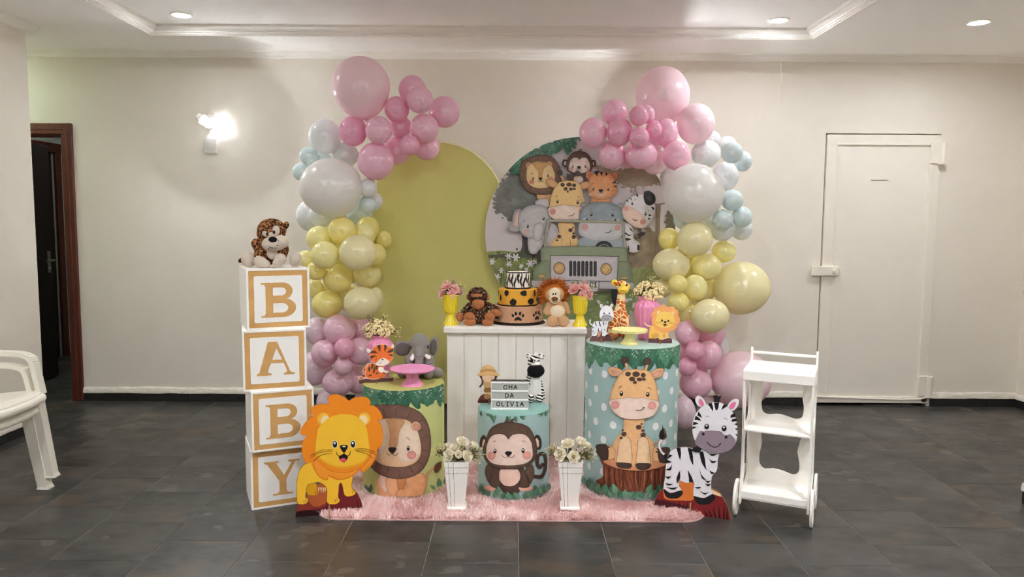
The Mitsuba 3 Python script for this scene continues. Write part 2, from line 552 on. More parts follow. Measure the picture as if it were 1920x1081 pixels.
# stone baseboards under a ragged ledge of white paint
def baseboard(name, a, b, out, label):
    root = struct_root(name, label)
    a, b, o = np.array(a, float), np.array(b, float), np.array(out, float)
    L = np.linalg.norm(b - a)
    d = (b - a) / L
    r = np.random.default_rng(len(name) + int(100 * L))
    at = 0.0
    while at < L - 0.02:
        ln = min(r.uniform(0.34, 0.44), L - at)
        p, q = a + d * at, a + d * (at + ln - 0.003)
        lo = np.minimum(np.minimum(p, q), np.minimum(p + o * 0.014, q + o * 0.014))
        hi = np.maximum(np.maximum(p, q), np.maximum(p + o * 0.014, q + o * 0.014))
        part(root, 'stone', rbox(lo[0], hi[0], lo[1], hi[1], 0.0, 0.066 + r.uniform(-0.003, 0.002), 0.002), M_STONE)
        at += ln
    n = max(4, int(L / 0.03))
    ts = np.linspace(0, L, n)
    V = []
    for t in ts:
        z0 = 0.062 + 0.010 * (meshkit.fbm(np.array([[t * 9, 1.0, L]]), 3)[0] - 0.5)
        z1 = 0.108 + 0.016 * (meshkit.fbm(np.array([[t * 5, 7.0, L]]), 3)[0] - 0.5)
        w = 0.020 + 0.006 * (meshkit.fbm(np.array([[t * 7, 3.0, L]]), 2)[0] - 0.5)
        base = a + d * t
        for q, z in ((-0.005, z0), (w, z0), (w + 0.002, z0 + 0.008), (w - 0.004, z1 - 0.008), (0.004, z1), (-0.005, z1)):
            V.append([*(base + o * q), z])
    F = []
    for i in range(n - 1):
        for k in range(6):
            l = (k + 1) % 6
            F += [(i * 6 + k, i * 6 + l, i * 6 + 6 + l), (i * 6 + k, i * 6 + 6 + l, i * 6 + 6 + k)]
    for i in range(1, 5):
        F += [(0, i, i + 1), ((n - 1) * 6, (n - 1) * 6 + i + 1, (n - 1) * 6 + i)]
    part(root, 'ledge', trimesh.Trimesh(np.array(V), np.array(F), process=False), M_LEDGE, smooth=50)


baseboard('baseboard_back', (-3.30, 5.6), (2.335, 5.6), (0, -1), 'black stone baseboard with ragged white ledge along the back wall')
baseboard('baseboard_corner', (3.235, 5.6), (3.9, 5.6), (0, -1), 'black stone baseboard right of the white metal door')
baseboard('baseboard_right', (3.9, 5.585), (3.9, 3.62), (-1, 0), 'black stone baseboard on the right wall')
baseboard('baseboard_left', (-3.16, 1.5), (-3.16, 4.89), (1, 0), 'black stone baseboard on the left wall')
baseboard('baseboard_end', (-4.1, 4.89), (-3.16, 4.89), (0, 1), 'black stone baseboard on the end of the left wall')
baseboard('baseboard_stub', (2.585, 1.6), (2.585, 3.6), (-1, 0), 'black stone baseboard at the right edge')

# ------------------------------------------------------------------ the dark doorway on the left
d1 = struct_root('door_1', 'open dark brown wooden door in a reddish wooden frame')
fr = lambda x0, x1, z0, z1: cat_(rbox(x0, x1, 5.575, 5.76, z0, z1, 0.004))
part(d1, 'jamb', cat_(rbox(-3.385, -3.30, 5.578, 5.60, 0, 2.105, 0.006), rbox(-3.385, -3.345, 5.60, 5.76, 0, 2.06, 0.004), rbox(-3.352, -3.332, 5.572, 5.58, 0, 2.062, 0.003)), M_WOOD)
part(d1, 'jamb', cat_(rbox(-4.165, -4.07, 5.578, 5.60, 0, 2.105, 0.006), rbox(-4.11, -4.07, 5.60, 5.76, 0, 2.06, 0.004)), M_WOOD)
part(d1, 'head', cat_(rbox(-4.165, -3.30, 5.576, 5.602, 2.025, 2.108, 0.006), rbox(-4.08, -3.37, 5.60, 5.76, 2.02, 2.05, 0.004), rbox(-4.15, -3.332, 5.5715, 5.578, 2.058, 2.076, 0.003)), M_WOOD)
lf = part(d1, 'leaf', rbox(-4.075, -4.035, 5.765, 6.47, 0.01, 2.028, 0.004), M_LEAF)
part(lf, 'lever_handle', cat_(rbox(-4.036, -4.030, 6.385, 6.425, 0.93, 1.12, 0.002), tube([(-4.034, 6.405, 1.04), (-3.985, 6.405, 1.04), (-3.978, 6.39, 1.04), (-3.978, 6.29, 1.035)], 0.009), trimesh.creation.icosphere(2, 0.013).apply_translation((-4.03, 6.405, 0.965))), M_STEEL, smooth=40)
struct('wall_darkroom', cat_(box(-4.7, -4.6, 5.74, 6.55, 0, 2.6), box(-4.7, -4.6, 7.45, 8.7, 0, 2.6), box(-4.7, -4.6, 6.55, 7.45, 2.12, 2.6), box(-4.7, -2.4, 8.6, 8.7, 0, 2.6), box(-2.5, -2.4, 5.74, 8.7, 0, 2.6),
                             box(-5.9, -5.8, 6.0, 8.0, 0, 2.6), box(-5.9, -4.7, 5.9, 6.0, 0, 2.6), box(-5.9, -4.7, 8.0, 8.1, 0, 2.6), box(-5.9, -2.4, 5.74, 8.7, 2.6, 2.66)), M_DARKROOM, 'walls of the unlit room behind the dark door')
d2 = struct_root('door_2', 'second dark wooden door frame inside the unlit room')
part(d2, 'jamb', rbox(-4.61, -4.575, 6.46, 6.55, 0, 2.15, 0.004), M_WOOD)
part(d2, 'jamb', rbox(-4.61, -4.575, 7.45, 7.54, 0, 2.15, 0.004), M_WOOD)
part(d2, 'head', cat_(rbox(-4.612, -4.57, 6.46, 7.54, 2.06, 2.15, 0.004), rbox(-4.60, -4.56, 6.48, 7.52, 2.09, 2.11, 0.003)), M_WOOD)
part(d2, 'leaf', rbox(-4.66, -4.62, 6.55, 7.45, 0.005, 2.06, 0.004), M_LEAF)
struct('floor_beyond', box(-5.9, -4.6, 5.9, 8.1, -0.05, 0.0), M_STONE, 'dark floor of the room beyond')

# ------------------------------------------------------------------ the white metal door on the right
d3 = struct_root('door_3', 'closed cream metal door with welded frame, two barrel hinges and a slide latch')
part(d3, 'gap', box(2.347, 3.213, 5.70, 5.735, 0.0, 2.075), M_GAP)
X0, X1, Z0, Z1 = 2.356, 3.208, 0.022, 2.064
part(d3, 'frame', cat_(rbox(X0, X0 + 0.085, 5.588, 5.66, Z0, Z1), rbox(X1 - 0.075, X1, 5.588, 5.66, Z0, Z1), rbox(X0, X1, 5.588, 5.66, Z1 - 0.075, Z1), rbox(X0, X1, 5.588, 5.66, Z0, Z0 + 0.05)), M_METALDOOR)
part(d3, 'panel', rbox(X0 + 0.07, X1 - 0.06, 5.600, 5.65, Z0 + 0.03, Z1 - 0.06), M_METALDOOR)
part(d3, 'bead', cat_(rbox(X0 + 0.072, X0 + 0.084, 5.584, 5.60, Z0 + 0.05, Z1 - 0.07, 0.002), rbox(X1 - 0.074, X1 - 0.062, 5.584, 5.60, Z0 + 0.05, Z1 - 0.07, 0.002), rbox(X0 + 0.072, X1 - 0.062, 5.584, 5.60, Z1 - 0.078, Z1 - 0.066, 0.002)), M_METALDOOR)
part(d3, 'drip_rail', tube([(X0 - 0.01, 5.575, 0.072), (2.7, 5.57, 0.062), (3.0, 5.57, 0.055), (3.14, 5.573, 0.058), (3.235, 5.575, 0.082)], 0.008), M_METALDOOR, smooth=True)
part(d3, 'slot', box(2.70, 2.83, 5.5965, 5.602, 1.725, 1.7295), mat('slot', (120, 112, 98), 0.8))
for z in (1.93, 0.16):
    h = part(d3, 'hinge', cat_(place(trimesh.creation.cylinder(0.021, 0.15, sections=20), (3.213, 5.568, z)), rbox(3.130, 3.20, 5.574, 5.590, z - 0.078, z + 0.078, 0.002)), M_METALDOOR, smooth=30)
    part(h, 'bracket', cat_(rbox(3.185, 3.245, 5.545, 5.60, z - 0.086, z - 0.078, 0.001), rbox(3.22, 3.236, 5.57, 5.60, z - 0.07, z + 0.075, 0.001)), M_METALDOOR)
lt = part(d3, 'latch', cat_(rbox(2.275, 2.478, 5.560, 5.590, 1.005, 1.078, 0.004), rbox(2.31, 2.325, 5.555, 5.565, 1.005, 1.078, 0.002)), M_METALDOOR)
kn = trimesh.creation.cylinder(0.017, 0.03, sections=24)
kn.apply_transform(trimesh.transformations.rotation_matrix(math.pi / 2, (1, 0, 0)))
part(lt, 'knob', place(kn, (2.442, 5.548, 1.042)), M_METALDOOR, smooth=30)
part(d3, 'rust_hole', place(trimesh.creation.icosphere(2, 1.0), (0, 0, 0)).apply_transform(np.diag([0.022, 0.004, 0.02, 1])).apply_translation((3.185, 5.586, 0.052)), mat('rust', (58, 38, 24), 0.9))
part('wall_back', 'paint_drip', soft([cap((1.99, 5.598, 2.585), 0.006, (1.995, 5.598, 2.50), 0.010), cap((1.995, 5.598, 2.50), 0.010, (1.998, 5.598, 2.43), 0.004)], 0.006, 4), M_TRIM, smooth=True, label='white paint drip')

# ------------------------------------------------------------------ lamps
scene['material_lens'] = {'type': 'twosided', 'nested': {'type': 'diffuse', 'reflectance': rgb((0.8, 0.8, 0.8))}}


def downlight(x, y, z, power, label, r=0.052, group=None):
    k = thing('ceiling_light', label, 'ceiling light', group)
    part(k, 'rim', place(lathe([(r, 0.0), (r + 0.003, -0.006), (r + 0.012, -0.007), (r + 0.018, -0.002), (r + 0.018, 0.002), (r, 0.002)], 40, caps=False), (x, y, z)), M_TRIM, smooth=30)
    d = trimesh.creation.cylinder(r, 0.004, sections=36)
    part(k, 'lens', place(d, (x, y, z - 0.001)), 'material_lens', emitter={'type': 'area', 'radiance': rgb(power)})


TR = CEIL + 0.05
downlight(-2.11, 4.805, TR, LAMP_NEAR_LEFT, 'glowing recessed light in the ceiling tray near its left corner')
downlight(1.692, 4.836, TR, LAMP_NEAR_RIGHT, 'glowing recessed light in the ceiling tray near its right corner')
downlight(2.868, 4.668, CEIL, LAMP_OUTER_RIGHT, 'glowing recessed light right of the ceiling tray, above the metal door')
for x, y, power in ((-1.98, 2.2, LAMP_VIEWER_LEFT), (1.59, 2.2, LAMP_VIEWER_RIGHT), (-0.2, 1.7, LAMP_VIEWER_MIDDLE), (-1.98, 0.2, LAMP_VIEWER_REAR), (1.59, 0.2, LAMP_VIEWER_REAR)):
    downlight(x, y, TR, power, 'recessed light in the ceiling tray over the viewer', group='ceiling lights over the viewer')
downlight(-3.55, 6.9, 2.6, LAMP_DARKROOM, 'dim ceiling light of the room behind the dark door')
downlight(-4.05, 5.22, CEIL, LAMP_CORRIDOR, 'recessed light in the recess before the dark door', 0.09)


def sconce(x, z, axis, power, label):
    k = thing('wall_lamp', label, 'wall lamp')
    c, a = np.array([x, 5.40, z]), np.array(axis, float)
    a /= np.linalg.norm(a)
    pl = trimesh.creation.cylinder(0.05, 0.02, sections=32)
    pl.apply_transform(trimesh.transformations.rotation_matrix(math.pi / 2, (1, 0, 0)))
    bk = c - a * 0.045
    part(k, 'wall_plate', cat_(place(pl, (x - 0.045 * np.sign(axis[0]), 5.589, z + 0.03)), tube([(x - 0.045 * np.sign(axis[0]), 5.585, z + 0.03), tuple(bk - a * 0.015), tuple(bk)], 0.012)), M_WHITE, smooth=40)
    R = trimesh.geometry.align_vectors((0, 0, 1), a)
    sk = lathe([(0.018, -0.03), (0.026, -0.028), (0.028, 0.0), (0.036, 0.012), (0.0, 0.013)], 28)
    sk.apply_transform(R)
    part(k, 'socket', place(sk, bk), M_WHITE, smooth=40)
    th = np.linspace(0, math.pi / 2, 8)
    dm = lathe([(0.034, 0.014)] + [(0.034 * math.cos(t), 0.016 + 0.034 * math.sin(t)) for t in th], 28)
    dm.apply_transform(R)
    part(k, 'bulb', place(dm, bk), 'material_lens', smooth=True, emitter={'type': 'area', 'radiance': rgb(power)})
    gl = lathe([(0.070 * math.sin(t), -0.070 * math.cos(t)) for t in np.linspace(0.35, math.pi, 22)], 40, caps=False)
    gl.apply_transform(R)
    part(k, 'glass_globe', place(gl, c), 'material_globe', smooth=True)


scene['material_globe'] = {'type': 'thindielectric', 'int_ior': 1.5}
sconce(-2.215, 2.10, (0.84, 0.0, -0.54), LAMP_SCONCE_LEFT, 'lit glass globe wall lamp on the left, above the light switch')
sconce(1.255, 2.14, (-0.70, 0.0, 0.15), LAMP_SCONCE_RIGHT, 'glass globe wall lamp hidden behind the pink balloons on the right')
sw = thing('light_switch', 'white rectangular light switch plate on the wall below the lit globe lamp', 'light switch')
part(sw, 'plate', rbox(-2.316, -2.222, 5.588, 5.602, 1.893, 2.008, 0.004), M_PLASTIC)
part(sw, 'rocker', rbox(-2.282, -2.256, 5.582, 5.592, 1.928, 1.976, 0.003), M_PLASTIC)
# ------------------------------------------------------------------ flat prints and cut-outs
INK = (38, 28, 26)
CARD = mat('card_edge', (150, 118, 88), 0.7, 0.2)
CARDBACK = mat('card_white', (235, 230, 222), 0.6, 0.25)


def eye(x, y, rx, ry, white=0, glint=True):
    out = []
    if white:
        out.append((E(x, y, rx + white, ry + white), (246, 240, 228)))
    out.append((E(x, y, rx, ry), (20, 15, 15)))
    if glint:
        out.append((E(x - 0.1 * rx, y - 0.35 * ry, 0.42 * rx, 0.36 * ry), (248, 246, 242)))
    return out


def strokes(names, w, col, taper=False):
    return [(S(s, w, taper), col) for s in names]


def foot_board(parent, sheet, px, py_top, py_bot, org, front=0.085, back=0.085, z0=0.0):
    """The slotted support that crosses the cut-out at right angles."""
    q = sheet.lay(np.array([[org[0] + px / org[2], org[1] + py_top / org[2]]]), 0.0)[0]
    yaw = sheet.flat[1]
    h = q[2] - z0
    prof = Polygon([(-back, 0), (front, 0), (front * 0.75, h * 0.45), (0.012, h), (-0.012, h), (-back * 0.75, h * 0.45)])
    m = prism(prof, 0.005)
    m.apply_translation((0, 0, -0.0025))
    m.apply_transform(np.array([[0, 0, 1, 0], [-1, 0, 0, 0], [0, 1, 0, 0], [0, 0, 0, 1.0]]))
    part(parent, 'foot', place(m, (q[0], q[1], z0), yaw), CARD)


# ---- the big lion cut-out
LION = Sheet(flat=((-1.016, 3.36), 0.2, (0.002461, -3.5e-05, 0.214634, -0.000142, -0.002587, 0.008331), (640, 960)), step=40)
OA = (540, 720, 4.0)
mane = P('300,100 345,78 400,88 455,125* 500,100 580,95 615,125 612,155* 655,165 695,210 706,255 668,262* 700,310 712,380 705,440 690,465 672,470* 664,530 640,585 600,630 560,658 540,632* 490,680 430,706 380,714 330,700 302,682* 290,715 250,702 205,655 170,572* 155,590 130,580 112,530 108,460 125,410 150,378* 125,382 100,370 105,330 140,280 190,237* 178,215 178,180 215,158 270,150 312,150*')
body = P('175,575 110,610 80,665 66,740 66,800 66,860 76,890 105,898 135,890 150,872 143,850 130,840 136,790 150,750 200,735 240,735 275,760 290,800 288,870 300,893 340,900 375,888 386,865 375,845 378,790 384,745 400,742 412,790 420,825 440,840 485,835 506,815 500,793 480,780 478,740 482,680 420,600 250,590')
leg2 = P('140,750 205,740 214,790 220,815 200,828 165,828 142,812')
mound = P('78,885* 52,1003* 310,988 563,957* 552,895 525,830 506,805 480,780 400,740 290,740 215,752 150,810 120,870')
t = thing('lion_cutout', 'large cartoon lion cut-out with orange mane, in front of the letter blocks', 'cutout')
part(t, 'board', board(LION, unary_union([mane, body, leg2, mound]).buffer(1), OA, 0.006), CARD)
spikes = [(P(f'{x},{y}* {x + dx - 9},{y - h}* {x + 14},{y}*', 1), (44, 14, 14)) for x, y, dx, h in ((215, 965, -10, 25), (235, 968, -4, 45), (255, 968, 6, 52), (272, 966, 14, 60), (400, 965, -40, 42), (425, 965, -32, 60), (455, 966, -12, 78), (485, 962, 4, 82), (515, 960, 14, 98), (535, 960, 22, 105), (548, 952, 12, 60))]
draw(t, LION, [
    ('mound', [(mound, (112, 33, 38)), (P('78,890* 150,850 230,912 285,880 284,915* 62,955*'), (140, 52, 44)), (P('62,950* 150,940 310,955 420,962 565,945* 563,957* 310,988 52,1003*'), (42, 14, 14)),
               (P('150,818 215,755 285,750 288,870 230,912 180,905 140,850'), (180, 92, 48))] + spikes + [(P(f'{x},770* {x + 6},815* {x + 13},770*', 1), (240, 205, 160)) for x in (222, 240, 256, 270)], None, {'label': 'maroon and brown mound with grass'}),
    ('hind_leg', leg2, (216, 158, 30), {'line': (3, (196, 138, 26)), 'label': 'shaded yellow hind leg'}),
    ('body', body, (246, 192, 54), {'line': (3.2, (120, 78, 20)), 'label': 'yellow body'}),
    ('mane', [(mane, (240, 140, 34)), (P('205,560 300,640 420,660 540,630 600,570 640,500 650,560 560,650* 540,628* 490,676 430,702 380,709 302,676* 290,708 250,695 205,648'), (245, 152, 48))], None, {'line': (4, (222, 118, 30)), 'label': 'orange mane'}),
    ('ear', [(E(265, 262, 49, 50), (233, 165, 48)), (E(266, 264, 44, 45), (244, 186, 66)), (E(281, 276, 36, 40), (247, 216, 160))], None),
    ('ear', [(E(572, 255, 46, 49), (233, 165, 48)), (E(571, 257, 41, 44), (244, 186, 66)), (E(562, 266, 33, 38), (247, 216, 160))], None),
    ('face', [(P('228,330 290,262 360,232 420,226 490,232 550,267 592,330 608,420 614,500 592,562 530,607 420,630 320,612 238,562 203,510 205,440 216,380'), (238, 164, 42)),
              (P('230,330 292,262 362,230 420,223 490,230 548,265 588,330 603,420 609,495 588,550 528,590 420,612 322,597 246,552 210,505 210,440 220,380'), (246, 192, 54))], None, {'label': 'yellow face'}),
    ('eye', eye(350, 448, 17, 25, 4), None), ('eye', eye(485, 446, 17, 25, 4), None),
    ('nose', [(P('388,458 415,452 446,457 440,482 418,510 396,486'), (24, 18, 18)), (E(418, 463, 13, 5), (248, 236, 220))], None),
    ('mouth', [(P('380,538 418,520 446,538 440,562 425,580 408,582 387,562'), (34, 16, 18)), (E(412, 565, 23, 15), (232, 84, 108)), (S('418,505 418,528', 5), INK), (S('362,503 368,526 390,535 418,518', 5), INK), (S('418,518 446,533 462,520 465,500', 5), INK)], None, {'label': 'open black mouth with pink tongue'}),
] + [('claw', S(w, 3), INK) for w in ('118,868 122,886', '132,858 138,876', '350,862 354,882', '364,852 369,872', '480,800 484,816', '492,790 498,806', '205,800 206,815')] + [('whisker', S(w, 3.4), (110, 60, 24)) for w in ('330,488 250,492 170,528', '330,498 240,507 168,545', '330,512 250,527 190,572', '502,482 570,477 650,500', '502,492 580,494 655,520', '515,498 580,512 638,550')], OA)
foot_board(t, LION, 308, 898, 1000, OA, 0.075)

# ---- the big zebra cut-out
ZEB = Sheet(flat=((0.71, 3.48), -0.35, (0.002466, 7.2e-05, 0.175004, 0.000291, -0.002591, 0.013145), (1300, 960)), step=40)
OB = (900, 720, 4.0)
zhead = P('1596,320 1602,270 1626,212 1680,162 1750,137 1822,150 1882,200 1917,270 1928,350 1917,430 1882,480 1820,505 1760,510 1690,490 1640,450 1606,390')
zbody = P('1395,600 1420,515 1460,482 1530,470 1600,480 1650,500* 1680,480 1790,500 1785,560 1778,640 1742,690 1735,770 1748,820 1700,850 1615,850 1604,800 1608,735 1550,738 1498,722 1495,760 1512,800 1480,830 1385,810 1376,770 1388,690')
zmound = P('1372,785 1318,850 1298,925* 1590,978 1882,1020* 1872,960 1842,880 1795,810 1742,780 1600,725 1500,712')
zmuz = P('1618,430 1642,372 1658,348 1690,352 1700,345 1800,350 1830,376 1862,380 1872,372 1910,412 1905,450 1870,490 1800,510 1720,500 1650,466')
zearl = P('1620,105 1640,85 1675,108 1698,150 1680,172 1640,160 1622,132')
zearr = P('1850,182 1872,140 1905,118 1936,124 1931,165 1900,200 1866,202')
ztuft = P('1757,150* 1755,112 1745,92* 1775,84 1788,94 1812,88* 1796,130 1786,192* 1770,192*')
ztail = unary_union([P('1342,390 1350,350 1366,330 1368,303* 1382,350 1387,388 1365,412'), S('1362,408 1344,440 1346,475 1366,512 1398,532', 13)])
t = thing('zebra_cutout', 'large cartoon zebra cut-out on a red mound, beside the white trolley', 'cutout')
part(t, 'board', board(ZEB, unary_union([zhead, zbody, zmound, zearl, zearr, ztuft, ztail, P('1640,480* 1790,420* 1790,520* 1650,505*')]).buffer(1.5), OB, 0.006), CARD)
tri = lambda s: (P(s, 4), (26, 24, 26))
zsp = [(P(f'{x},{y}* {x + dx},{y - h}* {x + 20},{y}*', 1), (52, 16, 18)) for x, y, dx, h in ((1480, 948, -30, 60), (1500, 950, -10, 80), (1520, 950, 10, 75), (1540, 955, 22, 90), (1700, 990, -20, 55), (1730, 995, -18, 70), (1760, 1000, -10, 90), (1790, 1005, 2, 110), (1820, 1010, 14, 140), (1845, 1012, 10, 120))]
draw(t, ZEB, [
    ('mound', [(zmound, (126, 36, 36)), (P('1495,722 1600,735 1606,860 1500,872 1388,862 1372,800* 1500,800'), (214, 120, 56)), (P('1740,785* 1800,815 1812,840* 1740,815'), (246, 206, 160)), (P('1312,866* 1400,880 1590,930 1590,975* 1298,925*'), (66, 20, 24))] + zsp, None, {'label': 'red and orange mound with dark grass'}),
    ('tail', [(S('1362,408 1344,440 1346,475 1366,512 1398,532', 13), (232, 229, 234)), (P('1342,390 1350,350 1366,330 1368,303* 1382,350 1387,388 1365,412'), (30, 28, 32)), (P('1385,520 1410,520* 1392,560* 1370,545*'), (30, 28, 32))], None),
    ('body', zbody, (232, 229, 234), {'line': (3, (190, 186, 190)), 'label': 'white body'}),
    ('hoof', P('1375,786 1430,815 1508,795 1522,822 1480,857 1400,850'), (30, 28, 32)), ('hoof', P('1605,838 1680,850 1748,820 1766,850 1720,896 1640,896'), (30, 28, 32)),
] + [('stripe', *tri(s)) for s in (
    '1474,474* 1506,470* 1510,520 1503,568* 1490,530', '1560,472* 1592,480* 1600,540 1604,608* 1580,560', '1648,505* 1676,500* 1690,560 1700,640* 1664,580', '1500,645* 1504,700 1480,745* 1476,700', '1562,640* 1590,690 1606,732* 1572,732*',
    '1648,625* 1668,680 1704,715* 1668,700', '1712,600* 1722,640 1765,662* 1735,665', '1712,545* 1740,570 1782,572* 1745,588', '1708,505* 1740,520 1786,516* 1745,535', '1420,520* 1446,530* 1400,560*', '1400,560* 1440,580* 1392,590*', '1392,640* 1425,622 1440,600* 1432,640', '1388,690* 1420,690 1436,682* 1415,708', '1385,738* 1420,745 1452,745* 1415,758',
    '1395,770* 1450,775 1490,765* 1450,790', '1610,770* 1650,765 1662,770* 1640,778', '1650,795* 1690,810 1722,800* 1690,822', '1690,715* 1712,720 1735,715* 1712,735', '1690,740* 1712,745 1735,740* 1715,760')]
    + [('mane', P('1590,490* 1610,465 1625,475* 1632,455 1665,480* 1650,505 1610,505*'), (30, 28, 32)), ('mane_tuft', ztuft, (28, 28, 32)),
       ('ear', [(zearl, (236, 232, 236)), (affinity.scale(zearl, 0.55, 0.66).__class__(affinity.translate(affinity.scale(zearl, 0.5, 0.66), 5, 8).exterior), (236, 122, 168))], None, {'line': (3, (190, 186, 190))}),
       ('ear', [(zearr, (236, 232, 236)), (affinity.translate(affinity.scale(zearr, 0.55, 0.62), -3, 4), (236, 122, 168))], None, {'line': (3, (190, 186, 190))}),
       ('head', zhead, (232, 229, 234), {'line': (3, (196, 192, 198)), 'label': 'white head'})]
    + [('stripe', *tri(s)) for s in ('1710,148* 1738,138* 1750,172 1750,204*', '1757,140* 1795,138* 1788,180 1778,196* 1768,190', '1808,196* 1822,165 1832,150* 1856,166*', '1640,200* 1660,225 1668,248* 1634,232*', '1622,232* 1650,252 1662,270* 1612,262*', '1606,278* 1632,284 1642,292* 1600,302*', '1598,312* 1618,314 1626,320* 1597,330*', '1882,232* 1905,218* 1914,242 1876,252*', '1890,262* 1916,258* 1924,275 1884,282*', '1905,298* 1926,292* 1928,310*', '1908,330* 1930,328* 1928,345*', '1912,372* 1928,372* 1926,388*')]
    + [('muzzle', zmuz, (146, 128, 140), {'line': (2.5, (120, 104, 116)), 'label': 'purple grey muzzle'}), ('nostril', E(1678, 368, 11, 12), (46, 36, 42)), ('nostril', E(1846, 393, 11, 12), (46, 36, 42)),
       ('eye', eye(1704, 313, 17, 20), None), ('eye', eye(1832, 328, 17, 21), None), ('brow', S('1690,245 1705,237 1722,240', 3), (90, 86, 92)), ('brow', S('1828,254 1846,256 1856,266', 3), (90, 86, 92)),
       ('mouth', [(S('1710,432 1740,458 1770,465 1798,450 1806,438', 5), (30, 24, 28)), (S('1704,432 1712,428', 4), (30, 24, 28)), (S('1800,438 1810,438', 4), (30, 24, 28))], None)], OB)
foot_board(t, ZEB, 1583, 885, 1000, OB, 0.05)

# ---- small cut-outs: tiger, zebra, lion, girl
OT = (660, 640, 10.0)
TIG = Sheet(flat=((-0.698, 3.736), 0.12, (0.002702, -2.6e-05, 0.000361, -4.4e-05, -0.002778, 0.563171), (705, 717)), step=40)
thead = P('355,210 400,120 470,70 560,50 650,68 700,110* 735,60 765,45* 790,80 770,120 762,170 768,260 760,310 690,390 600,445 500,448 440,415 370,350 335,290')
tear = P('275,140* 310,135 360,165* 350,195 290,200')
tbody = P('300,430 370,405 440,420 560,440 600,460 590,520 640,560 620,640 560,670 470,700 320,695 250,640 260,520')
tbase = P('135,720 300,690* 780,672* 778,742* 135,792*')
ttail = S('300,430 240,500 215,570 240,640 190,670 135,690', 34)
t = thing('tiger_cutout', 'small flat orange tiger cut-out on the green drum before the pink vase', 'cutout')
part(t, 'board', board(TIG, unary_union([thead, tear, tbody, tbase, ttail]).buffer(3), OT, 0.004), CARDBACK)
DB = (92, 62, 44)
draw(t, TIG, [
    ('base', tbase, (102, 66, 62), {'label': 'brown base strip'}), ('tail', ttail, (232, 120, 66), {'line': (6, (250, 236, 220))}), ('body', tbody, (234, 118, 60), {'line': (8, (250, 236, 220))})]
    + [('stripe', P(s, 4), DB) for s in ('320,460* 345,500 330,580* 300,520', '370,410* 410,420* 385,500 352,520*', '430,440* 440,500 415,590* 385,585* 405,500', '450,440* 490,450* 470,520 445,525*', '235,510* 260,520* 225,550*', '215,570* 250,585* 220,600*', '200,620* 245,625* 225,655* 195,650*', '160,660* 190,690* 165,695*', '330,620* 375,610 350,640 300,645*', '440,590* 500,575* 480,600* 445,610*', '580,570* 640,580* 600,600*')]
    + [('chest', E(545, 525, 50, 58, -35), (250, 238, 226)), ('paw', P('600,530 660,545 690,560 650,590 600,570'), (250, 236, 224)), ('paw', [(E(560, 640, 62, 38), (236, 124, 70)), (S('505,690 520,650 560,640', 4), DB)], None),
       ('ear', tear, (244, 236, 228)), ('head', thead, (236, 120, 58), {'line': (8, (250, 200, 170)), 'label': 'orange head'}), ('ear', P('765,45* 790,80 770,118 725,112*'), (246, 238, 230))]
    + [('stripe', P(s, 4), DB) for s in ('468,72* 500,58 530,54* 538,120 525,190* 490,130', '600,54* 640,62 662,76* 640,140 608,188*', '355,172* 420,168 488,215* 420,212 345,215*', '342,268* 400,258 465,268* 400,290 350,330*', '772,125* 768,180* 700,205 648,200* 700,160', '766,236* 768,275* 720,262 678,238*')]
    + [('muzzle', P('440,420 500,345 580,305 660,330 700,385 640,432 560,450 480,445'), (248, 236, 224), {'label': 'cream muzzle'}), ('nose', E(574, 330, 20, 13), (70, 36, 30)), ('eye', E(452, 326, 10, 10), INK), ('eye', E(686, 300, 8, 10), INK), ('mouth', S('492,370 510,402 535,402 550,380', 6), (90, 60, 50))], OT)
foot_board(t, TIG, 462, 735, 790, OT, 0.03, 0.03, 0.563)

OZ = (1100, 565, 10.0)
SZ = Sheet(flat=((0.462, 3.742), 0.0, (0.002733, 4.8e-05, 6.3e-05, 1.8e-05, -0.002755, 0.781098), (1128, 641)), step=40)
spiky = lambda g, n, a, seed: Polygon([(c[0] + a * (1 if i % 2 else -0.2) * (c[0] - g.centroid.x) / 100, c[1] + a * (1 if i % 2 else -0.2) * (c[1] - g.centroid.y) / 100) for i, c in enumerate([g.exterior.interpolate(k / n, True).coords[0] for k in range(n)])]).buffer(0)
sh = spiky(P('250,270 260,180 310,110 370,80 430,100 480,160 500,260 470,330 400,368 340,365 280,330'), 46, 9, 1)
sb = P('105,640 100,560 120,440 160,380 240,368 300,375 360,350 400,380 385,470 370,560 400,610 330,650 290,635 285,560 200,570 190,640 150,650')
sm = P('50,748* 60,700 110,640 200,610 260,580 340,590 400,600 460,660 495,748*')
st = S('110,440 75,420 60,380 75,340', 14)
se1, se2 = E(278, 85, 26, 42, -25), E(462, 88, 24, 42, 25)
t = thing('zebra_cutout', 'small flat white zebra cut-out on the polka dot drum beside the plush giraffe', 'cutout')
part(t, 'board', board(SZ, unary_union([sh, sb, sm, st, se1, se2, sbox(330, 340, 400, 400)]).buffer(3), OZ, 0.004), CARDBACK)
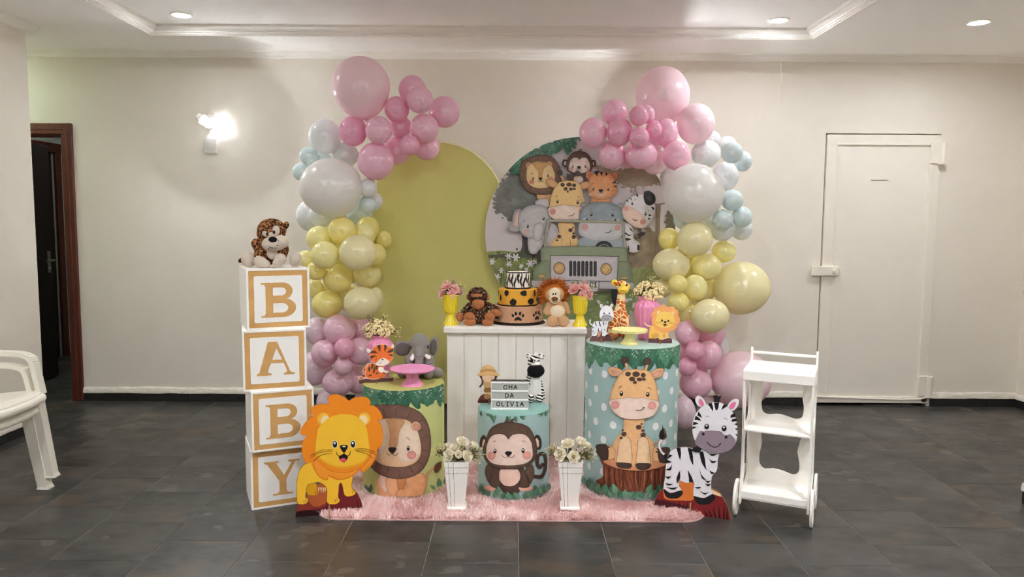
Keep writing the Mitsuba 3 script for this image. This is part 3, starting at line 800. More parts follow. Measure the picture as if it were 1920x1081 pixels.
draw(t, SZ, [('base', [(sm, (112, 76, 74)), (P('160,660 215,570* 270,580* 250,640 200,670'), (206, 150, 120))], None, {'label': 'brown base'}), ('tail', st, (238, 236, 240)), ('body', sb, (236, 236, 242), {'label': 'white body'}),
    ('hoof', P('108,640 160,648 205,620 200,655 150,675'), (70, 52, 54)), ('hoof', P('290,640 340,645 385,610 400,640 340,655'), (70, 52, 54))]
    + [('stripe', P(s, 3), (58, 54, 60)) for s in ('150,395* 170,380* 190,460 200,480* 170,440', '225,370* 250,372* 262,450 268,480* 240,440', '300,380* 320,378* 330,450* 310,430', '220,490* 232,540 220,565* 210,540', '270,500* 292,545 280,562*', '320,500* 345,540* 360,545* 330,535', '110,470* 150,490* 112,495*', '105,540* 150,555* 108,562*', '120,595* 165,590* 140,602*', '290,580* 330,585* 300,592*', '350,400* 390,410* 350,420*')]
    + [('ear', [(se1, (238, 236, 240)), (E(280, 88, 12, 28, -25), (232, 180, 190))], None), ('ear', [(se2, (238, 236, 240)), (E(460, 90, 11, 28, 25), (232, 180, 190))], None), ('head', sh, (238, 237, 242), {'label': 'white spiky head'}),
       ('muzzle', P('268,310 310,255 370,240 440,255 490,300 460,345 400,366 340,363 290,345'), (162, 158, 164)), ('eye', E(325, 220, 16, 17), (70, 66, 74)), ('eye', E(422, 222, 16, 17), (70, 66, 74)), ('nostril', E(305, 265, 9, 10), (110, 104, 112)), ('nostril', E(434, 266, 9, 10), (110, 104, 112)), ('mouth', S('335,312 365,332 395,328 410,308', 6), (80, 74, 82))], OZ)
foot_board(t, SZ, 270, 700, 755, OZ, 0.03, 0.03, 0.781)

SL = Sheet(flat=((0.759, 3.72), 0.0, (0.002717, 6.7e-05, 5.3e-05, 1.8e-05, -0.002739, 0.781179), (1238, 643)), step=40)
lm = P('1370,100 1420,62 1480,70 1520,110* 1580,95 1640,105 1650,135* 1710,165 1725,220 1705,240* 1745,320 1735,400 1700,420* 1690,470 1640,530 1590,545* 1540,570 1440,580 1390,560 1345,545* 1290,520 1270,450* 1235,450 1225,330 1250,290* 1205,275 1230,210 1265,180* 1262,140 1300,120')
lb = P('1215,450 1185,520 1170,600 1170,680 1230,685 1225,640 1250,610 1330,600 1350,640 1355,705 1430,715 1440,690 1440,620 1470,620 1480,680 1550,680 1525,640 1530,560 1440,500')
lbase = P('1150,768* 1170,690 1350,680 1400,712 1580,685 1600,798*')
lt = S('1200,462 1150,455 1110,430 1095,405', 14)
t = thing('lion_cutout', 'small flat pale lion cut-out on the polka dot drum before the pink ribbed vase', 'cutout')
part(t, 'board', board(SL, unary_union([lm, lb, lbase, lt]).buffer(3), OZ, 0.004), CARDBACK)
draw(t, SL, [('base', lbase, (98, 66, 72), {'label': 'brown base strip'}), ('tail', lt, (248, 206, 150)), ('hind_leg', P('1220,590 1300,580 1330,640 1310,690 1240,690'), (226, 164, 80)), ('body', lb, (244, 192, 96), {'line': (5, (214, 150, 70))}),
    ('mane', lm, (242, 168, 104), {'line': (6, (214, 132, 76)), 'label': 'pale orange mane'}), ('ear', [(E(1345, 205, 40, 48), (244, 190, 104)), (E(1350, 215, 28, 34), (250, 232, 200))], None), ('ear', [(E(1612, 212, 40, 48), (244, 190, 104)), (E(1606, 220, 28, 34), (250, 232, 200))], None),
    ('face', P('1310,280 1350,210 1430,185 1530,188 1610,220 1645,300 1650,400 1620,450 1540,490 1450,495 1350,470 1285,420 1290,340'), (246, 202, 106), {'line': (4, (226, 170, 90))}),
    ('eye', E(1411, 355, 17, 20), INK), ('eye', E(1530, 362, 17, 20), INK), ('nose', P('1442,372 1470,366 1500,374 1488,395 1470,402 1452,394'), INK), ('mouth', [(P('1435,430 1470,420 1495,432 1480,465 1455,465'), (70, 30, 24)), (E(1466, 452, 18, 11), (226, 120, 110)), (S('1420,415 1440,430 1468,412', 6), INK), (S('1468,412 1500,432 1515,415', 6), INK)], None)]
    + [('whisker', S(w, 6), (190, 140, 70)) for w in ('1290,392 1340,380 1400,385', '1290,412 1340,400 1400,400', '1540,395 1600,395 1650,415', '1540,405 1590,410 1640,432')], OZ)
foot_board(t, SL, 1365, 750, 795, OZ, 0.03, 0.03, 0.781)

OG = (880, 660, 10.0)
GI = Sheet(flat=((-0.13, 3.775), 0.0, (0.002778, 1e-05, 0.000322, 1.9e-05, -0.002821, 0.44821), (912, 756)), step=40)
hat = P('150,425* 185,395 215,370 230,310 280,255 350,237 420,255 470,310 490,370 530,395 572,428* 520,442 360,425 200,440')
gbase = P('155,950* 165,890 200,830 260,785 330,775 430,790 520,850 560,950*')
gbody = P('270,550 440,550 450,640 430,700 440,800 290,800 285,690 270,630')
pig = S('250,560 235,600 205,640', 30)
t = thing('girl_cutout', 'small cut-out of a girl in a tan safari hat, on the monkey drum', 'cutout')
part(t, 'board', board(GI, unary_union([hat, gbase, gbody, pig, P('190,430 520,430 520,520 440,560 270,560 220,510')]).buffer(3), OG, 0.004), CARDBACK)
draw(t, GI, [('base', [(gbase, (104, 60, 48)), (P('155,950* 165,905 260,900 400,890 560,905 560,950*'), (70, 34, 30))], None, {'label': 'brown base'}), ('legs', P('290,690 440,690 440,790 290,790'), (230, 190, 150)), ('dress', [(P('270,550 440,550 450,640 430,670 290,672 270,630'), (206, 168, 116)), (P('290,670 435,670 440,740 285,745'), (150, 112, 60))], None), ('boots', [(E(330, 830, 60, 50), (176, 130, 86)), (E(420, 830, 50, 50), (170, 124, 80))], None),
    ('pigtail', [(P('185,430 250,425 270,500 265,560 240,590 230,520'), (74, 56, 50)), (pig, (74, 56, 50)), (E(203, 640, 22, 18), (60, 40, 36))], None), ('pigtail', P('525,430 450,425 440,500 445,555 490,540 510,490'), (74, 56, 50)), ('face', P('245,440 360,425 465,440 465,500 420,545 350,555 290,545 255,510'), (238, 200, 164)), ('eye', E(290, 472, 9, 6), (120, 80, 60)), ('eye', E(425, 466, 8, 8), (120, 80, 60)), ('mouth', S('290,510 305,522 320,520', 5), (210, 130, 110)),
    ('hat', [(hat, (226, 184, 124)), (P('222,335 350,312 482,330 490,368 350,352 215,372'), (196, 148, 88))], None, {'line': (5, (190, 146, 92)), 'label': 'tan hat with a darker band'})], OG)
foot_board(t, GI, 370, 895, 950, OG, 0.02, 0.03, 0.448)
# ------------------------------------------------------------------ the printed drums
def drum(label, x, y, R, h, cloth, rim, z0=0.012):
    t = thing('display_drum', label, 'drum')
    prof = [(R - 0.006, z0), (R, z0 + 0.006), (R, h - 0.008), (R - 0.003, h - 0.002), (R - 0.008, h), (0.0, h)]
    m = lathe([(0.0, z0)] + prof, 96)
    part(t, 'side', place(lathe(prof[:3], 96, caps=False), (x, y, 0)), cloth, smooth=30)
    part(t, 'top', place(lathe(prof[2:], 96, caps=False), (x, y, 0)), rim, smooth=30)
    return t


def monstera(cx, cy, w, h, seed, tilt=0):
    """Pieces of one hanging monstera leaf: lobes, light veins and slots; drawing units, tip down."""
    r = np.random.default_rng(seed)
    lobes, veins, slots = [], [], []
    for s in (-1, 1):
        for k in range(5):
            f = k / 4
            ang = 90 - s * (78 - 62 * f) + r.uniform(-4, 4)
            L = h * (0.62 + 0.30 * f) * (0.78 if k == 0 else 1)
            ar_ = math.radians(ang)
            lobes.append(E(cx + math.cos(ar_) * L * 0.5, cy + h * 0.03 * k + math.sin(ar_) * L * 0.5, L * 0.52, h * 0.135, ang))
            a = math.radians(ang)
            veins.append(LineString([(cx, cy + h * 0.05 * k), (cx + math.cos(a) * L * 0.86, cy + h * 0.05 * k + math.sin(a) * L * 0.86)]).buffer(h * 0.007))
            if k < 4:
                b = a + s * 0.16
                slots += [E(cx + math.cos(b) * L * q_, cy + math.sin(b) * L * q_, h * 0.060, h * 0.022, math.degrees(b)) for q_ in (0.34, 0.62)]
    g = affinity.scale(unary_union(lobes), w / h * 0.9, 1.0, origin=(cx, cy))
    v = affinity.scale(unary_union(veins), w / h * 0.9, 1.0, origin=(cx, cy))
    sl = affinity.scale(unary_union(slots), w / h * 0.9, 1.0, origin=(cx, cy))
    rot = lambda q: affinity.rotate(q, tilt, origin=(cx, cy))
    return rot(g), rot(v), rot(sl)


def leaf_items(spots, greens=((70, 126, 98), (92, 150, 118), (60, 114, 90))):
    out = []
    for i, (cx, cy, w, h, tilt) in enumerate(spots):
        g, v, sl = monstera(cx, cy, w, h, 40 + i, tilt)
        out.append(('monstera_leaf', [(g, greens[i % len(greens)]), (v.intersection(g), (128, 172, 140)), (sl, (208, 224, 208))], None, {'var': 0.45, 'edge': 0.35}))
    return out


def small_leaves(spots, cols=((88, 142, 112), (68, 122, 96), (120, 168, 136))):
    out = []
    for i, (cx, cy, L, w, ang) in enumerate(spots):
        a = math.radians(ang)
        g = leaf(cx, cy, L, w, ang)
        v = LineString([(cx, cy), (cx + math.cos(a) * L * 0.9, cy + math.sin(a) * L * 0.9)]).buffer(L * 0.016)
        out.append(('leaf', [(g, cols[i % 3]), (v, (160, 196, 164))], None, {'var': 0.35, 'edge': 0.3}))
    return out


WC = dict(var=0.14, edge=0.16)


def wc(line=2.2, col=(92, 62, 48), **k):
    return {**WC, 'line': (line, col), **k}


M_GREENCLOTH = mat('green_cloth', (196, 201, 132), 0.62, 0.25)
M_MINTCLOTH = mat('mint_cloth', (164, 190, 188), 0.6, 0.25)
M_MINTTOP = mat('mint_top', (172, 196, 188), 0.6, 0.25)

# left: the green drum with the lion print
dl = drum('light green drum with a printed lion, left of the white plank counter', -0.562, 3.778, 0.211, 0.563, M_GREENCLOTH, mat('green_top', (186, 184, 110), 0.62, 0.25))
SDL = Sheet(drum=(-0.562, 3.778, 0.211, -1.4231, (751.350324, 0.006761, 81.492406, -0.004271), (2.4199, -0.0024088, 0.067609, -0.00015814, -1.7927e-07, 0.011417, -2.3419e-05)), step=5, height=0.563)
def rim_band(cx, half, y_side, y_front, depth):
    u = np.linspace(-1, 1, 41)
    top = y_side + (y_front - y_side) * np.sqrt(1 - u ** 2)
    return Polygon(np.vstack([np.stack([cx + half * u, top], 1), np.stack([cx + half * u, top + depth], 1)[::-1]]))


lv = draw(dl, SDL, [('leaf_band', rim_band(756 * 4 - 2160 - 0, 303, (707 - 720) * 4, 46, 52), (66, 118, 90), {'var': 0.6})], OA, 1)
lv = draw(dl, SDL, leaf_items([(590, 10, 190, 165, 0), (720, 30, 230, 160, 6), (905, 36, 260, 150, -4), (1120, 10, 180, 150, 8), (655, 15, 200, 140, -8), (800, 40, 220, 120, 0), (1010, 30, 200, 130, 4)]), OA, lv)
lv = draw(dl, SDL, small_leaves([(605, 800, 60, 26, -120), (615, 810, 66, 28, -75), (590, 815, 50, 24, -150), (1120, 770, 70, 30, -80), (1150, 760, 66, 28, -120), (1100, 785, 50, 22, -140), (1165, 745, 60, 24, -60)]), OA, lv)
BRN = (124, 92, 80)
lp = part(dl, 'printed_lion', *[None] * 0, mesh=lay_print(SDL, [(affinity.affine_transform(P('690,690 676,780 690,832 800,842 985,830 1026,775 1032,702 990,662 830,690'), [.25, 0, 0, .25, 540, 720]), (230, 172, 126), 0.16, 0.2)], lv)[0], bsdf=PRINT,
          color=lay_print(SDL, [(affinity.affine_transform(P('690,690 676,780 690,832 800,842 985,830 1026,775 1032,702 990,662 830,690'), [.25, 0, 0, .25, 540, 720]), (230, 172, 126), 0.16, 0.2)], lv)[1], label='printed sitting lion')
lv += 1
LC = (140, 92, 66)
draw(lp, SDL, [
    ('chest', P('700,680 695,740 720,790 750,800 760,700'), (240, 208, 190), WC), ('leg', P('745,700 752,800 800,838 835,800 880,700'), (236, 180, 134), wc(2, LC)), ('leg', P('820,705 830,790 860,790 885,700'), (206, 140, 90), wc(2, LC)),
    ('haunch', P('890,700 985,665 1030,705 1024,775 982,830 815,838 830,790 880,770'), (232, 172, 124), wc(2.2, LC)), ('tail', S('1030,718 1046,660 1102,612', 13), (226, 170, 124), wc(2, LC)), ('tail_tuft', P('1090,648 1092,608 1118,586 1144,576* 1142,620 1118,656 1098,660'), (104, 66, 46), wc(2, (60, 40, 30))),
    ('mane', P('640,160 760,150 880,160 985,212 1042,305 1062,420 1052,530 1005,632 930,688 830,706 730,688 645,632 590,540 580,420 590,300 610,215'), BRN, wc(3, (78, 54, 46), var=0.2, edge=0.3)),
    ] + [('mane_crease', S(s, 3), (70, 48, 40)) for s in ('722,185 735,240', '810,178 812,236', '918,196 890,250', '1000,262 950,300', '1042,375 985,408', '1045,490 985,495', '1008,602 965,570', '930,655 905,610', '838,695 836,640', '745,672 760,625', '660,620 690,580')]
    + [('face', P('640,300 690,262 800,252 900,270 960,340 987,440 986,520 950,582 870,615 780,614 700,592 640,530 610,420'), (232, 192, 154), wc(2.4, LC)),
       ('cheek_patch', P('880,285 930,310 962,350 984,440 980,520 935,572 850,575 818,500 826,420 845,340'), (238, 214, 190), WC), ('cheek_patch', P('640,310 700,265 745,262 756,330 755,420 720,520 650,520 615,420'), (226, 196, 168), WC),
       ('brow_patch', P('745,260 810,254 872,274 836,350 818,460 762,462 768,380 758,310'), (206, 154, 112), WC),
       ('ear', [(E(952, 312, 33, 36, -20), (232, 186, 150)), (E(955, 314, 20, 23, -20), (222, 156, 130))], None, wc(2.4, LC)),
       ('eye', eye(897, 476, 11, 18), None), ('brow', S('884,398 898,398 906,412', 3), INK), ('cheek', E(921, 526, 31, 31), (224, 156, 146), wc(2, (200, 128, 116))), ('cheek', E(672, 490, 20, 22), (196, 140, 134), WC),
       ('nose', P('760,474 787,467 815,475 806,500 788,514 768,500'), (48, 38, 38)), ('mouth', S('748,508 765,526 788,516 808,530 830,512', 3.2), INK)], OA, lv)

# middle: the small mint drum with the monkey print
dm = drum('small mint drum with a printed monkey, holding the letter board', 0.012, 3.726, 0.184, 0.448, M_MINTCLOTH, mat('teal_top', (140, 178, 170), 0.6, 0.25))
SDM = Sheet(drum=(0.012, 3.726, 0.184, -1.574, (968.180816, -0.006924, 70.962393, -0.003589), (2.4149, -0.0023889, 0.060214, -0.00013991, -1.7853e-07, 0.00098795, 5.3061e-07)), step=5, height=0.448)
sp = [(70, 226, 60, 26, 40), (95, 232, 64, 28, 75), (120, 232, 50, 24, 110), (48, 222, 40, 20, 20), (200, 238, 46, 24, 60), (225, 238, 40, 22, 100), (260, 238, 50, 24, 70), (300, 230, 48, 24, 50), (330, 226, 40, 20, 100), (470, 200, 50, 24, 120), (490, 190, 54, 24, 90), (505, 180, 50, 22, 100), (455, 208, 36, 18, 150), (8, 200, 40, 18, 80)]
lv = draw(dm, SDM, small_leaves(sp), OB, 1)
mk = lay_print(SDM, [(affinity.affine_transform(P('130,620 222,634 315,620 305,700 295,800 250,822 200,822 165,790 145,720'), [.25, 0, 0, .25, 900, 720]), (82, 62, 54), 0.2, 0.25)], lv)
lp = part(dm, 'printed_monkey', mk[0], PRINT, color=mk[1], label='printed sitting monkey')
DK = (52, 38, 32)
MB = (102, 80, 68)
lv2 = draw(lp, SDM, [
    ('tail', S('400,690 455,690 482,640 488,565 470,520 432,532 422,588 440,622 462,602', 24), (78, 58, 50), wc(2, DK)), ('foot', E(80, 778, 46, 22), (238, 184, 164), WC), ('foot', E(340, 778, 52, 22), (238, 184, 164), WC),
    ('knee', P('46,640 60,602 96,612 118,650 90,700 76,738 52,690'), MB, wc(2.4, DK, var=.25)), ('knee', P('400,640 385,602 352,612 335,650 358,700 372,745 396,690'), MB, wc(2.4, DK, var=.25)),
    ('arm', P('128,622 88,680 80,745 112,772 150,770 158,720 150,650'), (92, 72, 62), wc(2.4, DK, var=.25)), ('arm', P('318,622 345,680 366,745 352,770 300,770 298,720 304,650'), (92, 72, 62), wc(2.4, DK, var=.25)),
    ('belly', P('150,660 160,636* 282,636* 298,670 294,715 262,752 222,762 180,750 152,710'), (240, 206, 190), WC),
    ('hair_tuft', P('183,292* 200,260 217,257* 210,288*'), MB, wc(2, DK)), ('hair_tuft', P('213,288* 236,262 259,255* 240,292*'), MB, wc(2, DK)),
    ('ear', [(E(30, 434, 24, 54, 8), (66, 50, 44)), (E(38, 442, 13, 34, 8), (236, 200, 184))], None, wc(2, DK)), ('ear', [(E(426, 432, 26, 56, -8), (66, 50, 44)), (E(420, 436, 15, 36, -8), (236, 200, 184))], None, wc(2, DK)),
    ('head', P('58,400 90,330 150,292 220,282 300,292 362,325 402,400 418,480 402,560 340,612 220,634 108,616 48,560 34,480'), (98, 76, 64), wc(3, DK, var=.25, edge=.3)),
    ('face', P('215,410* 242,378 290,367 340,380 374,425 387,490 382,550 330,592 220,607 110,594 64,550 56,490 70,425 100,384 150,368 192,380'), (240, 212, 198), wc(2.4, DK, edge=.12)),
    ('cheek', E(95, 532, 28, 29), (236, 170, 160), wc(1.6, (216, 140, 130))), ('cheek', E(345, 530, 29, 29), (236, 170, 160), wc(1.6, (216, 140, 130))), ('eye', eye(121, 498, 11, 18), None), ('eye', eye(318, 494, 11, 18), None),
    ('brow', S('108,432 116,423 128,422', 3), INK), ('brow', S('312,422 324,422 334,432', 3), INK), ('nose', P('192,508 216,497 241,508 228,528 216,537 203,528'), (40, 30, 30)), ('mouth', S('170,528 188,546 215,538 242,546 260,526', 3), INK)], OB, lv + 1)
sp = []
rr = np.random.default_rng(5)
for i in range(22):
    x = -20 + 26 * i
    u = (x - 250) / 262
    if abs(u) > 0.97:
        continue
    y = 852 - 92 * (1 - math.sqrt(1 - u * u))
    sp.append((x, y, 52 + rr.uniform(-8, 10), 30, -90 + rr.uniform(-38, 38)))
for x, y in ((150, 790), (130, 800), (410, 780), (440, 790), (395, 800), (500, 770), (480, 790)):
    sp.append((x, y + 20, 56, 30, -90 + rr.uniform(-30, 30)))
draw(dm, SDM, small_leaves(sp), OB, lv2)

# right: the tall mint drum with the giraffe print
dr_ = drum('tall mint drum with white polka dots and a printed giraffe, right of the white counter', 0.628, 3.791, 0.241, 0.781, M_MINTCLOTH, M_MINTTOP)
SDR = Sheet(drum=(0.628, 3.791, 0.241, -1.735, (1200.0526, -0.021473, 93.637343, -0.005221), (2.4233, -0.0023993, 0.076753, -0.00017925, -1.7753e-07, -0.011133, 2.9784e-05)), step=5, height=0.781)
OE = (1080, 620, 6.0)
lv = 1
k = 0
for row in range(7):
    for i in range(-4, 5):
        th = math.radians(-8 + 25.7 * i + (12.8 if row % 2 else 0))
        if abs(th) > 1.75:
            continue
        z = 0.640 - 0.083 * row
        a = np.linspace(0, 2 * np.pi, 25)[:-1]
        r = 0.0175
        aa, zz = -1.735 + th + r * np.cos(a) / 0.241, z + r * 1.12 * np.sin(a)
        RR = 0.241 + 0.0002
        ring = np.stack([0.628 + RR * np.cos(aa), 3.791 + RR * np.sin(aa), zz], 1)
        c = np.array([[0.628 + RR * np.cos(-1.735 + th), 3.791 + RR * np.sin(-1.735 + th), z]])
        F = np.array([(24, j, (j + 1) % 24) for j in range(24)])
        part(dr_, 'polka_dot', trimesh.Trimesh(np.vstack([ring, c]), F, process=False), mat('dot', (232, 232, 232), 0.5, 0.3) if k == 0 else 'material_dot')
        k += 1
lv = draw(dr_, SDR, [('leaf_band', rim_band(630, 526, 110, 205, 90), (66, 118, 90), {'var': 0.6})], OE, 2)
lv = draw(dr_, SDR, leaf_items([(120, 120, 190, 300, 0), (230, 160, 320, 240, 0), (560, 175, 400, 260, -4), (1120, 110, 200, 300, 4), (380, 170, 300, 210, 10), (900, 185, 400, 280, 5), (720, 185, 300, 220, -8), (1040, 160, 260, 240, -6)]), OE, lv)
gi = P('1095,250 1080,340 1040,390 1010,440 1000,510 1030,575 1045,602 1260,602 1290,540 1302,480 1286,420 1242,380 1218,330 1222,250')
bark = P('915,555 935,620 930,690 880,722 905,765 950,800 1060,800 1200,810 1330,800 1395,790 1392,590 1300,560 1050,555')
st_ = [P('1160,150', 1)] if False else []
pg = lay_print(SDR, [(affinity.affine_transform(bark, [.25, 0, 0, .25, 900, 720]), (132, 76, 54), 0.4, 0.25)], lv)
stp = part(dr_, 'printed_stump', pg[0], PRINT, color=pg[1], label='printed tree stump')
rr = np.random.default_rng(9)
lv = draw(stp, SDR, [('bark_ridge', S(f'{x},{600 + rr.integers(0, 20)} {x + rr.integers(-14, 14)},{690} {x + rr.integers(-20, 20)},{790}', rr.uniform(5, 12), True), [(96, 50, 36), (168, 104, 72), (82, 42, 32)][i % 3]) for i, x in enumerate(range(930, 1390, 19))]
          + [('cut_top', P('942,568 1050,556 1200,560 1330,562 1394,588 1330,622 1200,645 1050,630 960,595'), (216, 150, 112), wc(2.4, (120, 70, 48)))], OB, lv + 1)
pg = lay_print(SDR, [(affinity.affine_transform(gi, [.25, 0, 0, .25, 900, 720]), (236, 184, 132), 0.16, 0.2)], lv)
lp = part(dr_, 'printed_giraffe', pg[0], PRINT, color=pg[1], label='printed sitting giraffe')
GL = (150, 98, 64)
HF = (78, 60, 54)
SPOT = (88, 66, 58)
lv = draw(lp, SDR, [
    ('hind_leg', P('1010,470 960,455 950,540 1000,560 1030,520'), (236, 186, 136), wc(2, GL)), ('hoof', P('890,452 960,450 976,500 970,556 930,560 895,520 884,480'), HF, wc(2, (40, 30, 28))), ('hind_leg', P('1290,480 1335,472 1340,560 1290,570'), (236, 186, 136), wc(2, GL)), ('hoof', P('1330,478 1400,470 1408,520 1390,578 1340,580 1322,530'), HF, wc(2, (40, 30, 28))),
    ('tail', S('1290,450 1328,425 1344,385', 9), (230, 176, 124), wc(2, GL)), ('tail_tuft', P('1340,392 1352,350 1366,325 1378,350 1384,390 1362,412'), (70, 52, 48), WC),
    ('leg', P('1062,400 1045,480 1040,600 1132,600 1138,480 1122,400'), (242, 206, 164), wc(2.2, GL)), ('leg', P('1190,400 1178,480 1176,600 1265,600 1264,480 1242,400'), (242, 206, 164), wc(2.2, GL)), ('hoof', P('1038,582 1132,590 1128,622 1080,624 1044,612'), HF, wc(2, (40, 30, 28))), ('hoof', P('1172,590 1265,590 1262,622 1220,636 1180,626'), HF, wc(2, (40, 30, 28)))]
    + [('spot', E(*e), SPOT) for e in ((1086, 368, 18, 16, -30), (1066, 398, 11, 9), (1078, 340, 8, 7), (1188, 316, 19, 17), (1217, 342, 13, 9), (1218, 374, 18, 16), (1208, 292, 8, 7), (978, 466, 12, 6), (1318, 478, 10, 6), (1310, 500, 8, 6))], OB, lv + 1)
lv = draw(lp, SDR, [
    ('horn', S('592,440 580,395 568,350', 26), (232, 180, 136), wc(3, GL)), ('horn_knob', E(560, 322, 39, 38), SPOT, wc(3, (50, 36, 32))), ('horn', S('770,440 782,400 792,360', 26), (232, 180, 136), wc(3, GL)), ('horn_knob', E(790, 335, 40, 40), SPOT, wc(3, (50, 36, 32))),
    ('ear', [(P('388,425 430,400 500,418 548,455 522,495 450,503 400,480'), (234, 180, 134)), (P('420,440 470,450 530,475 500,488 450,475'), (238, 176, 156))], None, wc(3, GL)), ('ear', [(P('820,482 880,422 952,418 956,462 920,512 850,524'), (234, 180, 134)), (P('845,490 890,455 935,445 910,490 870,505'), (238, 176, 156))], None, wc(3, GL)),
    ('head', P('410,730 440,620 490,510 560,442 640,425 760,430 832,470 870,560 892,660 905,770 900,870 850,942 760,977 650,987 540,972 450,912 410,830'), (238, 188, 134), wc(3.6, GL, edge=.2)),
    ('muzzle', P('408,772 560,747 590,736 660,750 720,742 750,739 780,753 905,786 897,870 850,941 760,976 650,986 540,971 450,911 410,840'), (242, 214, 200), wc(3, GL, edge=.14))]
    + [('spot', E(*e), SPOT, {'line': (3, (56, 40, 36))}) for e in ((593, 478, 27, 25), (675, 480, 36, 30), (747, 490, 24, 25), (635, 533, 29, 24), (710, 537, 27, 20), (755, 535, 16, 15), (663, 570, 17, 17))]
    + [('eye', eye(525, 696, 17, 27), None), ('eye', eye(793, 706, 16, 26), None), ('brow', S('499,638 508,622 526,616', 5), INK), ('brow', S('790,622 806,630 821,646', 5), INK), ('cheek', E(463, 822, 41, 42), (236, 166, 160), wc(3, (216, 142, 134))), ('cheek', E(838, 828, 39, 41), (236, 166, 160), wc(3, (216, 142, 134))),
       ('mouth', [(S('672,880 720,882 757,850', 6), INK), (S('738,846 762,856', 5), INK)], None)], OE, lv)
rr = np.random.default_rng(6)
sp = []
for i in range(26):
    x = 780 + 26 * i
    u = (x - 1134) / 346
    if abs(u) > 0.97:
        continue
    y = 856 - 148 * (1 - math.sqrt(1 - u * u))
    sp.append((x, y - rr.uniform(0, 16), 66 + rr.uniform(-10, 16), 38, -90 + rr.uniform(-44, 44)))
sp += [(x, 810, 80, 46, -90 + rr.uniform(-30, 30)) for x in (1010, 1040, 960, 1330, 900, 1240)]
draw(dr_, SDR, small_leaves(sp), OB, lv)
# ------------------------------------------------------------------ the two backdrop panels behind the counter
M_OLIVE = mat('olive_cloth', (210, 206, 128), 0.75, 0.2)
M_PIPING = mat('panel_piping', (226, 222, 170), 0.6, 0.25)
ax0, ax1, az = -1.01, -0.055, 1.472
ar = (ax1 - ax0) / 2
arch = unary_union([sbox(ax0, 0.08, ax1, az), Point((ax0 + ax1) / 2, az).buffer(ar, 48)])
t = thing('arch_panel', 'tall plain green arched cloth panel standing behind the cake counter', 'party panel')
part(t, 'cloth', place(upright(prism(arch, 0.045)), (0, 5.295, 0)), M_OLIVE, smooth=30)
edge = np.array(arch.exterior.coords)[:-1]
edge = edge[edge[:, 1] > 0.1]
edge = edge[np.argsort(-np.arctan2(edge[:, 0] - (ax0 + ax1) / 2, edge[:, 1] - 0.09 + 1e-9))]
part(t, 'piping', tube([(ax0, 5.25, 0.09), (ax0, 5.25, az)] + [((ax0 + ax1) / 2 - ar * math.cos(a), 5.25, az + ar * math.sin(a)) for a in np.linspace(0.02, math.pi - 0.02, 40)] + [(ax1, 5.25, az), (ax1, 5.25, 0.09)], 0.006), M_PIPING, smooth=True)
part(t, 'stand', cat_(rbox(ax0 + 0.2, ax0 + 0.24, 5.20, 5.40, 0.0, 0.03), rbox(ax1 - 0.24, ax1 - 0.2, 5.20, 5.40, 0.0, 0.03), rbox(ax0 + 0.2, ax0 + 0.24, 5.30, 5.33, 0, 0.9), rbox(ax1 - 0.24, ax1 - 0.2, 5.30, 5.33, 0, 0.9)), M_STEEL)

RC, RR_ = (0.477, 1.315), 0.668
t = thing('round_panel', 'large round panel printed with safari animals riding in a green car', 'party panel')
disc = Point(*RC).buffer(RR_, 64)
part(t, 'panel', place(upright(prism(disc, 0.035)), (0, 5.216, 0)), mat('panel_cloth', (214, 206, 208), 0.7, 0.2), smooth=30)
part(t, 'stand', cat_(rbox(0.2, 0.24, 5.13, 5.40, 0.0, 0.03), rbox(0.72, 0.76, 5.13, 5.40, 0.0, 0.03), rbox(0.2, 0.24, 5.222, 5.25, 0, 1.2), rbox(0.72, 0.76, 5.222, 5.25, 0, 1.2)), M_STEEL)
SR = Sheet(flat=((0.477, 5.18), 0.0, (0.003743, 5.5e-05, -0.000417, 2.5e-05, -0.003733, 1.315855), (1088, 437)), step=14, lift=0.0003)
OC = (880, 250, 4.8)
CLIP = Point(1088, 437).buffer(178.2, 64)
rr = np.random.default_rng(21)


def blotch(g, n, r0, r1, seed):
    """The outline g with a ragged, leafy border of small spots."""
    q = np.random.default_rng(seed)
    L = g.exterior
    return unary_union([g] + [E(*(np.array(L.interpolate(q.uniform(), True).coords[0]) + q.normal(0, r1 * 0.9, 2)), q.uniform(r0, r1), q.uniform(r0, r1)) for _ in range(n)])


def scatter_flowers(spots, r, seed):
    q = np.random.default_rng(seed)
    out = []
    for x, y in spots:
        k = q.uniform(0.7, 1.2)
        out += [affinity.rotate(E(x + r * k * 0.6, y, r * k * 0.55, r * k * 0.24), a + q.uniform(-10, 10), origin=(x, y)) for a in range(0, 360, 60)]
    return unary_union(out)


